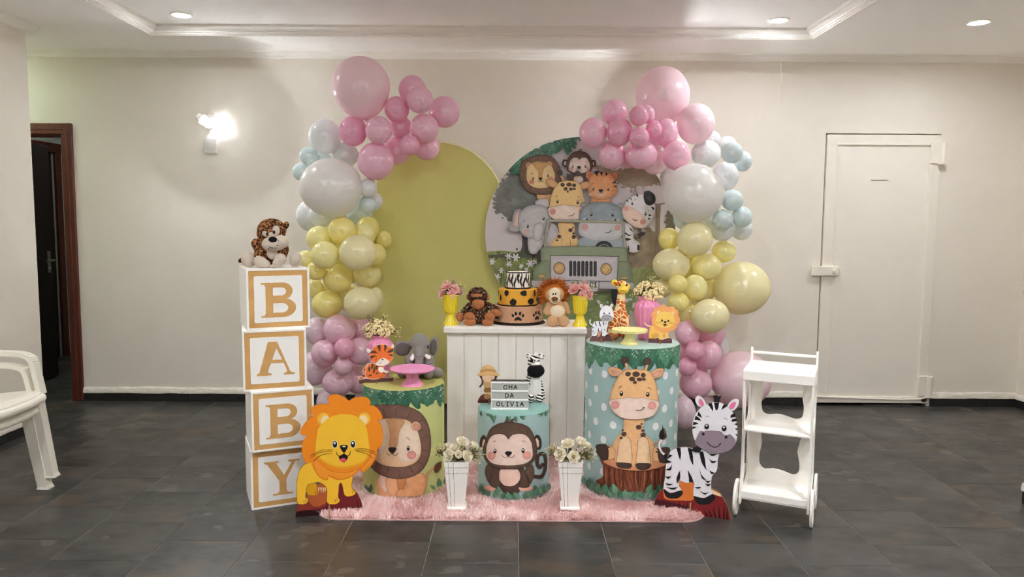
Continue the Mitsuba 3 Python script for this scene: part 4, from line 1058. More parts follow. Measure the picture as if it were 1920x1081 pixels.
tree = blotch(P('360,380 440,260 520,230 560,330 620,520 640,620 560,650 470,690 400,740 330,745 270,690 235,640 250,560 230,540 280,470'), 120, 8, 22, 1)
tall = P('470,900* 530,900* 530,1000 560,1075* 450,1075* 475,1000')
grass1 = P('150,1060* 300,1050 520,1075 660,1065* 660,1560* 240,1560* 190,1300')
grass2 = P('1400,1215* 1560,1200 1740,1200* 1740,1700* 1260,1700*')
grass3 = P('240,1420* 1500,1420* 1500,1800* 240,1800*')
bush = blotch(P('1440,930 1560,880 1720,900 1800,960 1760,1180 1640,1210 1500,1195 1410,1170 1400,1000'), 110, 7, 20, 2)
bush2 = blotch(P('1150,290 1300,330 1500,310 1650,360 1740,420 1600,470 1420,480 1330,430 1200,400'), 90, 6, 16, 3)
items = [('foliage', tree, (124, 126, 122), {'var': 0.5}), ('foliage', bush2, (156, 142, 122), {'var': 0.5}), ('tree_trunk', tall, (92, 90, 88), {'var': 0.4}), ('meadow', grass1, (142, 152, 92), {'var': 0.5}),
         ('shadow_grass', blotch(P('170,1090 400,1075 520,1040 660,1070 660,1110 400,1115 180,1110'), 60, 5, 12, 4), (92, 96, 78), {'var': 0.5}), ('foliage', bush, (154, 138, 116), {'var': 0.5}), ('meadow', grass2, (158, 166, 114), {'var': 0.3}), ('meadow', grass3, (132, 148, 96), {'var': 0.5}),
         ('tree_trunk', P('1680,640* 1720,640* 1712,900 1700,1180* 1655,1180* 1672,900'), (142, 128, 112), {'var': 0.3}), ('branch', S('1640,620 1690,635 1750,625', 14), (150, 138, 126)), ('tree_trunk', P('1525,840* 1548,840* 1546,940* 1520,940*'), (120, 110, 104)), ('foliage', blotch(P('1790,700 1830,760 1850,860 1800,880 1780,800'), 50, 6, 14, 7), (110, 106, 88), {'var': 0.4})]
items += [('grass_blade', S(f'{x},{1560} {x + rr.integers(-30, 30)},{1300} {x + rr.integers(-60, 60)},{rr.integers(1090, 1200)}', 9, 'end'), [(98, 128, 76), (168, 176, 110), (70, 108, 74)][i % 3]) for i, x in enumerate(range(180, 640, 13))]
fl = [(200, 1150), (355, 1170), (285, 1228), (465, 1190), (415, 1110), (545, 1165), (350, 1100), (510, 1235), (590, 1150), (240, 1290), (420, 1290)]
items += [('daisy', scatter_flowers([q], 30, i), (222, 220, 220)) for i, q in enumerate(fl)]
fl2 = [(rr.uniform(1150, 1480), rr.uniform(1490, 1640)) for _ in range(26)]
items += [('daisy', scatter_flowers([q], 16, i), (206, 206, 204)) for i, q in enumerate(fl2)]
for i, (cx, cy, w, h, tl) in enumerate(((860, 40, 200, 150, 10), (735, 95, 150, 110, 30), (640, 165, 150, 110, 20), (560, 190, 150, 120, 40), (480, 260, 120, 150, 50), (975, 20, 80, 60, 0))):
    g, v, sl = monstera(cx, cy, w, h, 70 + i, tl)
    items.append(('monstera_leaf', [(g, ((70, 128, 104), (92, 146, 124))[i % 2]), (v.intersection(g), (130, 172, 150)), (sl, (196, 202, 196))], None, {'var': 0.3, 'edge': 0.3}))
lv = draw(t, SR, items, OC, 1, clip=CLIP)


def animal(name, shape, col, label, items, lv, opt=None):
    r = lay_print(SR, [(affinity.affine_transform(shape, [1 / 4.8, 0, 0, 1 / 4.8, 880, 250]).intersection(CLIP), col, 0.14, 0.22)], lv)
    k = part(t, name, r[0], PRINT, color=r[1], label=label)
    return draw(k, SR, items, OC, lv + 1, clip=CLIP)


def w2(line=3, col=(92, 66, 54), **k):
    return wc(line, col, **k)


# lion
lv = animal('printed_lion', P('620,530 740,530 745,610 690,640 620,600'), (226, 180, 130), 'printed lion at the upper left', [
    ('paw', S('690,560 685,590', 6), (190, 120, 70)), ('mane', P('560,215 650,198 740,215 800,280 830,370 835,440 800,510 720,545 630,548 540,525 475,450 455,370 465,290 500,240'), (126, 98, 80), w2(4, (80, 58, 48), var=.2, edge=.3))]
    + [('mane_crease', S(s, 4), (78, 58, 48)) for s in ('615,205 620,245', '520,240 550,280', '470,340 510,355', '470,430 515,430', '540,510 560,480', '630,540 630,500', '720,240 700,270', '790,320 760,335')]
    + [('ear', [(E(537, 292, 26, 30), (226, 178, 136)), (E(540, 294, 15, 18), (214, 150, 120))], None, w2(3, LC)), ('ear', [(E(722, 282, 25, 28), (226, 178, 136)), (E(720, 284, 14, 17), (214, 150, 120))], None, w2(3, LC)),
       ('face', P('515,370 530,300 590,262 660,262 730,285 765,350 770,400 740,470 660,494 580,485 525,440'), (236, 204, 152), w2(3, LC)), ('brow_patch', P('570,275 640,262 715,275 670,330 655,400 625,405 620,350 590,310'), (212, 166, 112), WC),
       ('eye', eye(575, 405, 8, 13), None), ('eye', eye(708, 382, 8, 13), None), ('cheek', E(563, 436, 24, 20), (222, 152, 128), WC), ('cheek', E(735, 410, 24, 22), (222, 160, 128), WC), ('nose', P('623,402 642,397 660,402 652,418 642,424 630,416'), INK), ('mouth', S('618,424 632,436 643,424 655,434 664,422', 4), INK), ('brow', S('558,368 572,360', 4), INK), ('brow', S('692,338 706,340', 4), INK)], lv)
# monkey
lv = animal('printed_monkey', P('905,370 880,360 872,400 890,425 920,430 1040,440 1060,410 1050,350 1000,340'), (92, 74, 66), 'printed monkey at the top', [
    ('belly', P('940,395 985,385 1015,400 1018,430 990,445 945,435'), (226, 206, 196), WC), ('hair_tuft', S('975,175 995,152 1010,155', 8), (70, 54, 48)), ('ear', [(E(858, 272, 24, 34), (70, 52, 46)), (E(862, 274, 13, 21), (214, 184, 170))], None, w2()), ('ear', [(E(1112, 275, 22, 32), (70, 52, 46)), (E(1108, 277, 12, 20), (214, 184, 170))], None, w2()),
    ('head', P('885,230 930,180 990,166 1050,185 1092,235 1105,290 1085,340 1030,368 960,370 895,345 865,300'), (104, 80, 70), w2(4, DK, var=.2, edge=.3)), ('face', P('985,240* 1010,222 1050,228 1075,265 1082,310 1050,350 985,362 925,352 892,315 900,265 925,228 965,222'), (228, 208, 198), w2(3, DK)),
    ('eye', eye(928, 300, 8, 14), None), ('eye', eye(1040, 300, 8, 14), None), ('cheek', E(910, 326, 20, 16), (222, 168, 152), WC), ('cheek', E(1064, 324, 16, 16), (222, 168, 152), WC), ('nose', P('965,302 980,297 1000,302 992,318 982,322 970,316'), INK), ('mouth', S('955,320 970,330 982,322 994,330 1002,320', 4), INK), ('brow', S('918,262 930,256', 4), INK), ('brow', S('1040,258 1052,262', 4), INK)], lv)
# tiger
lv = animal('printed_tiger', P('1090,590 1110,560 1240,560 1262,600 1250,640 1100,640'), (230, 160, 112), 'printed tiger on the upper right', [
    ('leg_line', S('1140,600 1142,640', 4), (150, 90, 60)), ('ear', [(E(1072, 378, 30, 34), (226, 150, 106)), (E(1076, 382, 17, 20), (214, 130, 100))], None, w2(3, LC)), ('ear', [(E(1296, 385, 30, 32), (226, 150, 106)), (E(1292, 390, 17, 20), (214, 130, 100))], None, w2(3, LC)),
    ('head', P('1060,500 1065,440 1090,380 1140,352 1240,356 1290,400 1318,470 1325,520 1290,560 1230,588 1150,592 1085,560'), (232, 166, 116), w2(3, LC, edge=.25))]
    + [('stripe', P(s, 3), (48, 40, 38)) for s in ('1110,350* 1140,338 1165,345* 1150,365 1145,388*', '1165,352* 1195,348* 1185,388*', '1215,358* 1242,362* 1220,388*', '1302,428* 1310,450* 1272,448*', '1310,468* 1318,486* 1285,476*')]
    + [('eye', eye(1110, 500, 8, 14), None), ('eye', eye(1242, 502, 8, 14), None), ('muzzle', P('1130,530 1175,508 1225,530 1215,562 1175,572 1135,560'), (238, 196, 160), WC), ('nose', P('1155,508 1175,502 1197,508 1188,526 1175,532 1163,524'), INK), ('mouth', S('1150,528 1164,540 1176,532 1188,540 1200,528', 4), INK)]
    + [('whisker', S(s, 4, 'end'), (150, 96, 66)) for s in ('1090,520 1060,512 1035,520', '1090,535 1060,535 1040,550', '1260,520 1295,512 1325,522', '1262,535 1290,545 1310,565')]
    + [('cheek', E(1085, 548, 18, 14), (238, 196, 160), WC), ('brow', S('1098,458 1112,450', 4), INK), ('brow', S('1235,452 1248,458', 4), INK)], lv)
# elephant
EL = (198, 194, 196)
ELn = (120, 116, 120)
lv = animal('printed_elephant', P('700,820 760,810 800,880 790,1000 700,1010 640,960'), EL, 'printed grey elephant on the left', [
    ('ear', [(P('470,690 420,685 395,730 385,790 360,830 352,862 400,880 450,870 470,800'), (184, 180, 182)), (P('455,700 420,720 402,780 395,820 430,840 455,800'), (228, 192, 182))], None, w2(3, ELn)), ('ear', P('590,620 640,590 700,590 715,650 650,680'), (204, 200, 202), w2(3, ELn)), ('hair', S('535,650 510,632 480,636', 8), ELn),
    ('arm', P('530,930 600,920 660,960 650,1020 600,1075 545,1070 525,1010'), (204, 200, 202), w2(3, ELn, edge=.3)), ('head', P('440,800 450,720 510,660 590,638 670,650 720,700 735,790 700,870 620,930 540,935 470,900'), (196, 192, 194), w2(3, ELn, edge=.35)), ('trunk', P('580,830 610,800 655,808 668,850 655,910 625,960 585,950 570,890'), (208, 204, 206), w2(3, ELn, edge=.25)),
    ('eye', eye(526, 830, 10, 16), None), ('eye', eye(666, 762, 9, 15), None), ('cheek', E(514, 880, 28, 26), (228, 190, 178), WC), ('brow', S('488,790 492,774', 4), INK), ('brow', S('640,706 652,710', 4), INK)], lv)
# giraffe
lv = animal('printed_giraffe', P('800,800 930,800 945,900 975,950 990,1010 730,1010 770,930 805,880'), (236, 198, 140), 'printed giraffe in the middle', [
    ('leg_line', S('830,930 825,1005', 4), LC), ('leg_line', S('900,940 905,1005', 4), LC)] + [('spot', E(*e), SPOT) for e in ((805, 922, 18, 16), (785, 955, 12, 8), (905, 865, 18, 17), (935, 925, 18, 17), (932, 893, 12, 9), (926, 842, 7, 7))]
    + [('horn', S('850,440 830,400 815,370', 16), (214, 166, 120)), ('horn_knob', E(812, 358, 27, 26), SPOT), ('horn', S('940,440 955,400 968,375', 16), (214, 166, 120)), ('horn_knob', E(968, 364, 27, 26), SPOT),
       ('ear', P('690,430 720,410 770,430 800,470 770,490 720,475'), (226, 176, 128), w2(3, LC)), ('ear', P('1090,455 1050,435 1010,445 985,475 1010,500 1060,490'), (226, 176, 128), w2(3, LC)),
       ('head', P('715,660 735,560 775,470 830,432 900,428 970,440 1005,490 1020,560 1035,620 1035,700 1000,760 920,775 780,772 720,740 708,700'), (236, 200, 138), w2(3, LC, edge=.2)), ('muzzle', P('710,668 790,648 850,640 930,648 1030,670 1032,710 1000,760 920,775 780,772 722,742 708,700'), (240, 218, 202), w2(3, LC))]
    + [('spot', E(*e), SPOT) for e in ((836, 464, 18, 18), (892, 462, 24, 18), (937, 468, 17, 16), (862, 499, 18, 16), (910, 502, 17, 14), (941, 500, 12, 11), (881, 523, 10, 10))]
    + [('eye', eye(790, 612, 10, 16), None), ('eye', eye(969, 618, 10, 16), None), ('cheek', E(747, 700, 27, 28), (226, 164, 152), WC), ('cheek', E(1000, 696, 24, 26), (226, 164, 152), WC), ('mouth', S('888,738 920,735 942,714', 5), INK), ('brow', S('775,570 790,560', 4), INK), ('brow', S('968,565 985,576', 4), INK)], lv)
# zebra
lv = animal('printed_zebra', P('1370,800 1450,830 1470,940 1520,980 1510,1050 1440,1060 1390,1000 1375,900'), (224, 220, 222), 'printed zebra leaning out on the right', [
    ('hoof', P('1500,995* 1520,1000 1518,1040 1500,1045*'), (48, 42, 44)), ('hoof', P('1420,1000* 1430,1040 1425,1050* 1412,1030'), (48, 42, 44))] + [('stripe', P(s, 3), (52, 48, 50)) for s in ('1400,900* 1430,905 1450,900* 1425,918', '1380,880* 1405,890 1420,910* 1390,900', '1430,840* 1450,860 1460,880* 1436,862', '1385,935* 1420,935 1445,945* 1410,960')]
    + [('ear', [(P('1490,535 1485,490 1510,470 1545,490 1550,540 1520,560'), (204, 198, 200)), (P('1505,530 1505,500 1525,490 1538,540'), (226, 190, 188))], None, w2(3, ELn)), ('head', P('1370,690 1400,610 1460,560 1540,545 1620,570 1655,640 1650,720 1610,800 1550,845 1470,830 1400,780 1360,730'), (226, 222, 224), w2(3, (150, 142, 146), edge=.15)),
       ('muzzle', P('1362,690 1380,650 1430,650 1500,690 1560,740 1580,790 1550,845 1470,832 1400,780 1362,735'), (236, 208, 192), WC), ('ear', [(P('1552,560 1565,525 1600,518 1645,550 1658,600 1640,630 1600,645 1565,620'), (52, 50, 54)), (P('1580,580 1600,555 1630,580 1615,620'), (78, 76, 80))], None, w2(3, (30, 28, 30)))]
    + [('stripe', P(s, 3), (48, 44, 46)) for s in ('1478,552* 1500,545* 1505,575*', '1425,578* 1445,585* 1450,606*', '1392,600* 1412,598* 1425,620*', '1615,655* 1652,668* 1640,690*', '1595,720* 1625,735* 1600,745*', '1590,755* 1618,760* 1600,775*')]
    + [('eye', eye(1452, 630, 9, 14), None), ('eye', eye(1570, 722, 9, 14), None), ('cheek', E(1547, 792, 26, 24), (226, 160, 146), WC), ('cheek', E(1396, 672, 22, 22), (232, 180, 166), WC), ('mouth', S('1455,762 1470,776 1500,776', 5), INK), ('tail', P('1500,905 1530,880 1566,885 1560,908 1520,920'), (58, 48, 46)), ('brow', S('1470,598 1482,592', 4), INK), ('brow', S('1594,700 1602,690', 4), INK)], lv)
# hippo
HI = (150, 162, 168)
HIn = (92, 102, 108)
lv = animal('printed_hippo', P('1010,930 1350,920 1360,1025 1010,1020'), (166, 178, 184), 'printed grey hippo driving', [
    ('ear', [(E(1020, 640, 28, 24), (170, 172, 176)), (E(1022, 642, 15, 13), (206, 176, 170))], None, w2(3, HIn)), ('ear', [(E(1348, 648, 28, 24), (170, 172, 176)), (E(1346, 650, 15, 13), (206, 176, 170))], None, w2(3, HIn)),
    ('head', P('985,780 995,700 1050,640 1120,618 1240,618 1320,650 1362,710 1370,790 1330,830 1050,830'), HI, w2(3, HIn, edge=.3)), ('muzzle', P('975,860 985,800 1020,758 1050,760 1100,775 1180,765 1260,775 1310,760 1345,775 1368,830 1372,890 1330,940 1240,962 1120,958 1030,930 985,900'), (204, 204, 208), w2(3, (150, 150, 156), edge=.2)),
    ('nostril', E(1048, 770, 9, 8), INK), ('nostril', E(1302, 774, 9, 8), INK), ('eye', eye(1088, 724, 11, 17), None), ('eye', eye(1276, 728, 11, 17), None), ('cheek', E(1031, 838, 31, 30), (224, 174, 168), WC), ('cheek', E(1320, 842, 29, 28), (224, 174, 168), WC), ('mouth', S('1210,888 1245,884 1270,862', 5), INK), ('brow', S('1072,684 1086,676', 4), INK), ('brow', S('1276,680 1290,688', 4), INK)], lv)
# the car
GC = (138, 150, 122)
GLn = (84, 92, 76)
lv = animal('printed_car', P('640,1040 660,1015* 900,1010 1150,1012 1380,1020* 1408,1050 1412,1130 1440,1190 1450,1260 1445,1320 1440,1330* 570,1310* 572,1230 600,1180 630,1150'), GC, 'printed green car with round headlamps', [
    ('steering_wheel', [(E(1200, 1030, 80, 70), (52, 54, 56)), (E(1200, 1035, 56, 48), (130, 140, 142)), (P('1160,1035* 1180,1000 1230,1000 1250,1035*'), (70, 74, 76))], None), ('windscreen_frame', unary_union([S('675,1015 690,900 705,790 730,780 1000,785 1340,795 1370,810 1375,900 1390,1015', 22)]), (180, 176, 158), w2(3, (120, 116, 100))),
    ('hood', P('640,1040 660,1014* 900,1008 1150,1010 1380,1020* 1408,1050 1412,1130 1405,1145* 635,1140*'), (146, 158, 130), w2(3, GLn)),
    ('grille_panel', P('725,1100 745,1090 1300,1098 1325,1115 1318,1290 1295,1320 760,1308 725,1280'), (206, 200, 204), w2(8, (104, 104, 96))),
    ] + [('grille_slot', unary_union([S(f'{x},{1150 + dy} {x},{1262 + dy}', 25)]), (66, 66, 70), {'line': (3, (44, 44, 48))}) for x, dy in ((905, 0), (940, 0), (976, 1), (1013, 1), (1048, 2), (1086, 2), (1122, 3))]
    + [('headlamp', [(E(803, 1203, 54, 56), (128, 122, 108)), (E(803, 1203, 44, 46), (208, 166, 110)), (S('780,1215 815,1175', 8), (232, 206, 160)), (S('795,1228 830,1185', 6), (232, 206, 160))], None, {'var': .1}), ('headlamp', [(E(1220, 1211, 52, 54), (128, 122, 108)), (E(1220, 1211, 43, 45), (208, 166, 110)), (S('1198,1222 1232,1182', 8), (232, 206, 160)), (S('1212,1236 1246,1194', 6), (232, 206, 160))], None, {'var': .1}),
       ('turn_light', E(645, 1274, 34, 15), (212, 176, 120), w2(3, GLn)), ('turn_light', E(1380, 1289, 36, 15), (212, 176, 120), w2(3, GLn)), ('tyre', P('1265,1380* 1365,1385* 1362,1470 1345,1530 1300,1535 1272,1490'), (40, 40, 44)), ('tyre', P('585,1360* 650,1360* 650,1520 590,1500'), (40, 40, 44)), ('wheel_spot', P('590,1100 630,1040 640,1150* 600,1110'), (70, 60, 56)),
       ('bumper', P('555,1315 580,1312* 1440,1328* 1470,1345 1465,1380 1440,1392* 570,1372* 555,1350'), (188, 184, 186), w2(3, (120, 118, 118))), ('number_plate', P('850,1330 865,1316 1140,1320 1156,1335 1150,1400 1135,1412 870,1405 850,1390'), (206, 202, 208), w2(8, (110, 108, 112)))], lv)


def flat_text(s, h, bold=True):
    """Lettering as a polygon, origin at the left foot, y up."""
    m = meshkit.text_mesh(s, h, 0.001, bold)
    f = m.faces[m.face_normals[:, 2] < -0.9]
    return unary_union([Polygon(m.vertices[q][:, :2]).buffer(1e-6) for q in f])


tx = affinity.affine_transform(flat_text('SAFARI', 46), [1, 0, 0, -1, 905, 1375])
draw(t, SR, [('plate_lettering', tx, (44, 42, 46))], OC, lv + 1, clip=CLIP)
# ------------------------------------------------------------------ the white plank counter
def whitewash(p, n, uv):
    t = fbm(p.x * 25 + p.y * 25, p.z * 3.5, 1.0, 3)
    return mix(srgb(236, 231, 223).tolist(), srgb(246, 243, 236).tolist(), t)


M_PLANK = mat('whitewash', mikit.proc(whitewash), 0.5, 0.3)
t = thing('counter', 'white plank fronted cake counter in the middle of the display', 'counter')
part(t, 'top', rbox(-0.394, 0.434, 4.205, 4.60, 0.752, 0.785, 0.004), M_PLANK)
for i in range(8):
    w = 0.806 / 8
    x = -0.378 + i * w
    part(t, 'plank', rbox(x + 0.0008, x + w - 0.0008, 4.238, 4.254, 0.028, 0.752, 0.0035), M_PLANK)
part(t, 'carcass', cat_(rbox(-0.374, 0.424, 4.2545, 4.272, 0.03, 0.75), rbox(-0.374, -0.356, 4.272, 4.58, 0.03, 0.75), rbox(0.406, 0.424, 4.272, 4.58, 0.03, 0.75)), M_PLANK)

# ------------------------------------------------------------------ the letter blocks
def mdf(p, n, uv):
    t = fbm(p.x * 9, p.z * 22 + p.y * 9, 1.0, 3)
    return mix(srgb(196, 148, 88).tolist(), srgb(214, 170, 108).tolist(), t)


M_MDF = mat('mdf', mikit.proc(mdf), 0.55, 0.3)
A_ = 0.2912


def letter(ch):
    if ch == 'B':
        g = unary_union([sbox(.295, .2, .41, .77), sbox(.225, .742, .42, .77), sbox(.225, .2, .42, .228), sbox(.40, .49, .56, .77), affinity.translate(E(0, 0, .165, .140), .56, .63), sbox(.40, .2, .57, .51), affinity.translate(E(0, 0, .205, .155), .57, .355)])
        g = g.difference(unary_union([sbox(.41, .555, .545, .69), affinity.translate(E(0, 0, .075, .0675), .545, .6225), sbox(.41, .275, .55, .43), affinity.translate(E(0, 0, .100, .0775), .55, .3525)]))
        return unary_union([g, Polygon([(.27, .742), (.30, .742), (.30, .70)]), Polygon([(.27, .228), (.30, .228), (.30, .27)])])
    if ch == 'A':
        return Polygon([(.395, .805), (.54, .805), (.735, .31), (.765, .285), (.81, .28), (.81, .25), (.635, .25), (.635, .28), (.675, .29), (.687, .32), (.635, .45), (.435, .45), (.385, .315), (.40, .287), (.445, .28), (.445, .25), (.215, .25), (.215, .28), (.255, .30)], [[(.525, .70), (.61, .505), (.455, .505)]])
    return unary_union([sbox(.215, .755, .445, .785), sbox(.60, .755, .775, .785), Polygon([(.25, .76), (.40, .76), (.535, .52), (.562, .46), (.45, .44)]), Polygon([(.665, .76), (.72, .76), (.562, .46), (.505, .50)]), sbox(.45, .22, .562, .48), sbox(.345, .2, .665, .23), Polygon([(.41, .228), (.45, .228), (.45, .265)]), Polygon([(.602, .228), (.562, .228), (.562, .265)]), Polygon([(.63, .757), (.67, .757), (.675, .72)])])


for i, (x, y, yaw, ch, lab) in enumerate(((-1.246, 3.434, 0.427, 'Y', 'white letter block with a tan Y, lowest of the stack on the floor'), (-1.228, 3.41, 0.435, 'B', 'white letter block with a tan B, between the A block and the Y block'),
                                          (-1.266, 3.419, 0.352, 'A', 'white letter block with a tan A, second from the top'), (-1.243, 3.427, 0.453, 'B', 'white letter block with a tan B, topmost, under the leopard plush'))):
    t = thing('letter_block', lab, 'letter block')
    P_ = lambda m: place(m, (x, y, i * A_), yaw)
    e = A_
    part(t, 'box', P_(cat_(rbox(0, e, 0.004, e, 0.0, e, 0.002), rbox(0, 0.0105, 0, 0.01, 0, e, 0.0015), rbox(e - 0.0105, e, 0, 0.01, 0, e, 0.0015), rbox(0.01, e - 0.01, 0, 0.01, 0, 0.0105, 0.0015), rbox(0.01, e - 0.01, 0, 0.01, e - 0.0105, e, 0.0015))), M_WHITE)
    part(t, 'frame', P_(rbox(0.0105, e - 0.0105, 0.0025, 0.006, 0.0105, e - 0.0105, 0.0004)), M_MDF, label='tan frame')
    pan = sbox(0.0345, 0.0345, e - 0.0345, e - 0.0345).buffer(-0.008).buffer(0.008)
    part(t, 'panel', P_(place(upright(prism(pan, 0.0015)), (0, 0.0026, 0))), M_WHITE)
    lt = affinity.scale(letter(ch), e, e, origin=(0, 0))
    lt = affinity.translate(lt, e / 2 - lt.centroid.x * 0.5 - e * 0.25 - (0.006 if ch != 'B' else 0.0), 0) if False else lt
    part(t, 'letter', P_(place(upright(prism(lt, 0.0012)), (0, 0.0012, 0))), M_MDF, label='tan letter ' + ch)

# ------------------------------------------------------------------ the letter board
t = thing('letter_board', 'white letter board reading CHA DA OLIVIA, on the monkey drum', 'letter board')
U_ = 0.0002692
bx, by, bz = -0.1022, 3.648, 0.448
lx = lambda u: bx + (u - 420) * U_
lz = lambda v: bz + (1088 - v) * U_
part(t, 'case', rbox(lx(418), lx(1123), by + 0.004, by + 0.045, bz, lz(545), 0.002), mat('black_plastic', (30, 30, 32), 0.4, 0.4))
part(t, 'frame', cat_(rbox(lx(418), lx(428), by, by + 0.02, bz, lz(552), 0.001), rbox(lx(1113), lx(1123), by, by + 0.02, bz, lz(552), 0.001)), M_PLASTIC)
for v0, v1 in ((552, 590), (718, 752), (886, 918), (1052, 1088)):
    part(t, 'rail', rbox(lx(424), lx(1117), by - 0.001, by + 0.006, lz(v1), lz(v0), 0.001), M_PLASTIC)
M_STRIP = mat('grey_strip', (176, 178, 172), 0.5, 0.3)
M_BLACK = mat('black_print', (18, 18, 20), 0.5, 0.3)
for v0, v1 in ((590, 718), (752, 886), (918, 1052)):
    part(t, 'strip', rbox(lx(427), lx(1114), by + 0.003, by + 0.008, lz(v1), lz(v0), 0.0002), M_STRIP)
for ch, u, v in (('C', 687, 704), ('H', 785, 695), ('A', 875, 697), ('D', 718, 862), ('A', 808, 858), ('O', 555, 1020), ('L', 642, 1022), ('I', 729, 1022), ('V', 815, 1022), ('I', 913, 1022), ('A', 1000, 1020)):
    m = meshkit.text_mesh(ch, 82 * U_, 0.0008, True)
    m.apply_translation((-(m.bounds[0, 0] + m.bounds[1, 0]) / 2, 0, 0))
    part(t, 'letter', place(upright(m), (lx(u), by + 0.003, lz(v))), M_BLACK, label='black letter ' + ch)

# ------------------------------------------------------------------ the white tea trolley
t = thing('tea_trolley', 'small white wooden tea trolley with two wavy cut-outs and wheels, on the right', 'trolley')
CY = -math.atan2(0.145, 0.303)
CO = (1.085, 3.434, 0.0)
W_, D_ = 0.337, 0.255
Cp = lambda m: place(m, CO, CY)
side = P('-0.015,0.06* -0.012,0.10 0.012,0.20 0.022,0.32 0.010,0.46 0.000,0.58 -0.004,0.66 0.004,0.700 0.06,0.708 0.20,0.708 0.232,0.72 0.236,0.772 0.248,0.776 0.256,0.75 0.254,0.66 0.246,0.55 0.238,0.40 0.248,0.25 0.268,0.12 0.270,0.06* 0.13,0.075')
side = side.difference(unary_union([P('0.05,0.44 0.07,0.60 0.13,0.64 0.20,0.60 0.205,0.46 0.13,0.43'), P('0.05,0.14 0.065,0.26 0.06,0.36 0.13,0.385 0.20,0.36 0.205,0.24 0.21,0.14 0.13,0.12')]))
for xx in (0.012, W_ - 0.022):
    m = prism(side, 0.010)
    m.apply_transform(np.array([[0, 0, 1, 0], [1, 0, 0, 0], [0, 1, 0, 0], [0, 0, 0, 1.0]]))
    part(t, 'side_panel', Cp(place(m, (xx, 0, 0))), M_WHITE, smooth=30)
ix0, ix1 = 0.0225, W_ - 0.0225
part(t, 'tray', Cp(cat_(rbox(ix0, ix1, 0.006, 0.24, 0.664, 0.672, 0.001), rbox(ix0 - 0.012, ix1 + 0.012, -0.008, 0.004, 0.658, 0.702, 0.002), rbox(ix0, ix1, 0.236, 0.246, 0.664, 0.712, 0.002), rbox(ix0, ix0 + 0.008, 0.0, 0.24, 0.67, 0.704, 0.001), rbox(ix1 - 0.008, ix1, 0.0, 0.24, 0.67, 0.704, 0.001))), M_WHITE)
part(t, 'shelf', Cp(rbox(ix0, ix1, 0.012, 0.235, 0.408, 0.418, 0.002)), M_WHITE)
part(t, 'shelf', Cp(cat_(rbox(ix0, ix1, -0.006, 0.25, 0.098, 0.108, 0.002), rbox(ix0, ix1, -0.010, 0.000, 0.090, 0.122, 0.002))), M_WHITE)
bw = ix1 - ix0
bd = sbox(0, 0.108, bw, 0.664)
for g in (P(f'{.2*bw},0.67* {.185*bw},0.60 {.195*bw},0.55 {.17*bw},0.505 {.19*bw},0.465 {.27*bw},0.448 {.45*bw},0.455 {.6*bw},0.448 {.72*bw},0.440 {.82*bw},0.452 {.845*bw},0.50 {.82*bw},0.55 {.83*bw},0.61 {.82*bw},0.67*'),
          P(f'{.17*bw},0.375 {.3*bw},0.395 {.5*bw},0.392 {.7*bw},0.395 {.83*bw},0.375 {.80*bw},0.32 {.775*bw},0.28 {.81*bw},0.225 {.805*bw},0.180 {.72*bw},0.160 {.55*bw},0.172 {.4*bw},0.176 {.25*bw},0.170 {.175*bw},0.195 {.165*bw},0.235 {.195*bw},0.29 {.19*bw},0.33')):
    bd = bd.difference(g)
part(t, 'back_board', Cp(place(upright(prism(bd, 0.010)), (ix0, 0.234, 0))), M_WHITE, label='white board with two wavy cut-outs')
part(t, 'handle_bar', Cp(tube([(0.015, 0.247, 0.752), (W_ - 0.015, 0.247, 0.752)], 0.0075, 12)), M_WHITE, smooth=True)
wh = lathe([(0.0, -0.005), (0.02, -0.007), (0.024, -0.004), (0.062, -0.003), (0.066, -0.006), (0.084, -0.006), (0.087, 0.0), (0.084, 0.006), (0.066, 0.006), (0.062, 0.003), (0.024, 0.004), (0.02, 0.007), (0.0, 0.005)], 40)
wh.apply_transform(trimesh.transformations.rotation_matrix(math.pi / 2, (0, 1, 0)))
for yy in (0.0, 0.245):
    part(t, 'axle', Cp(tube([(-0.002, yy, 0.087), (W_ + 0.002, yy, 0.087)], 0.007, 12)), M_WHITE, smooth=True)
    for xx in (0.0, W_):
        part(t, 'wheel', Cp(place(wh, (xx, yy, 0.0875))), M_WHITE, smooth=30)

# ------------------------------------------------------------------ two nested plastic armchairs at the left edge
M_CHAIR = mat('chair_plastic', (228, 223, 210), 0.38, 0.45)


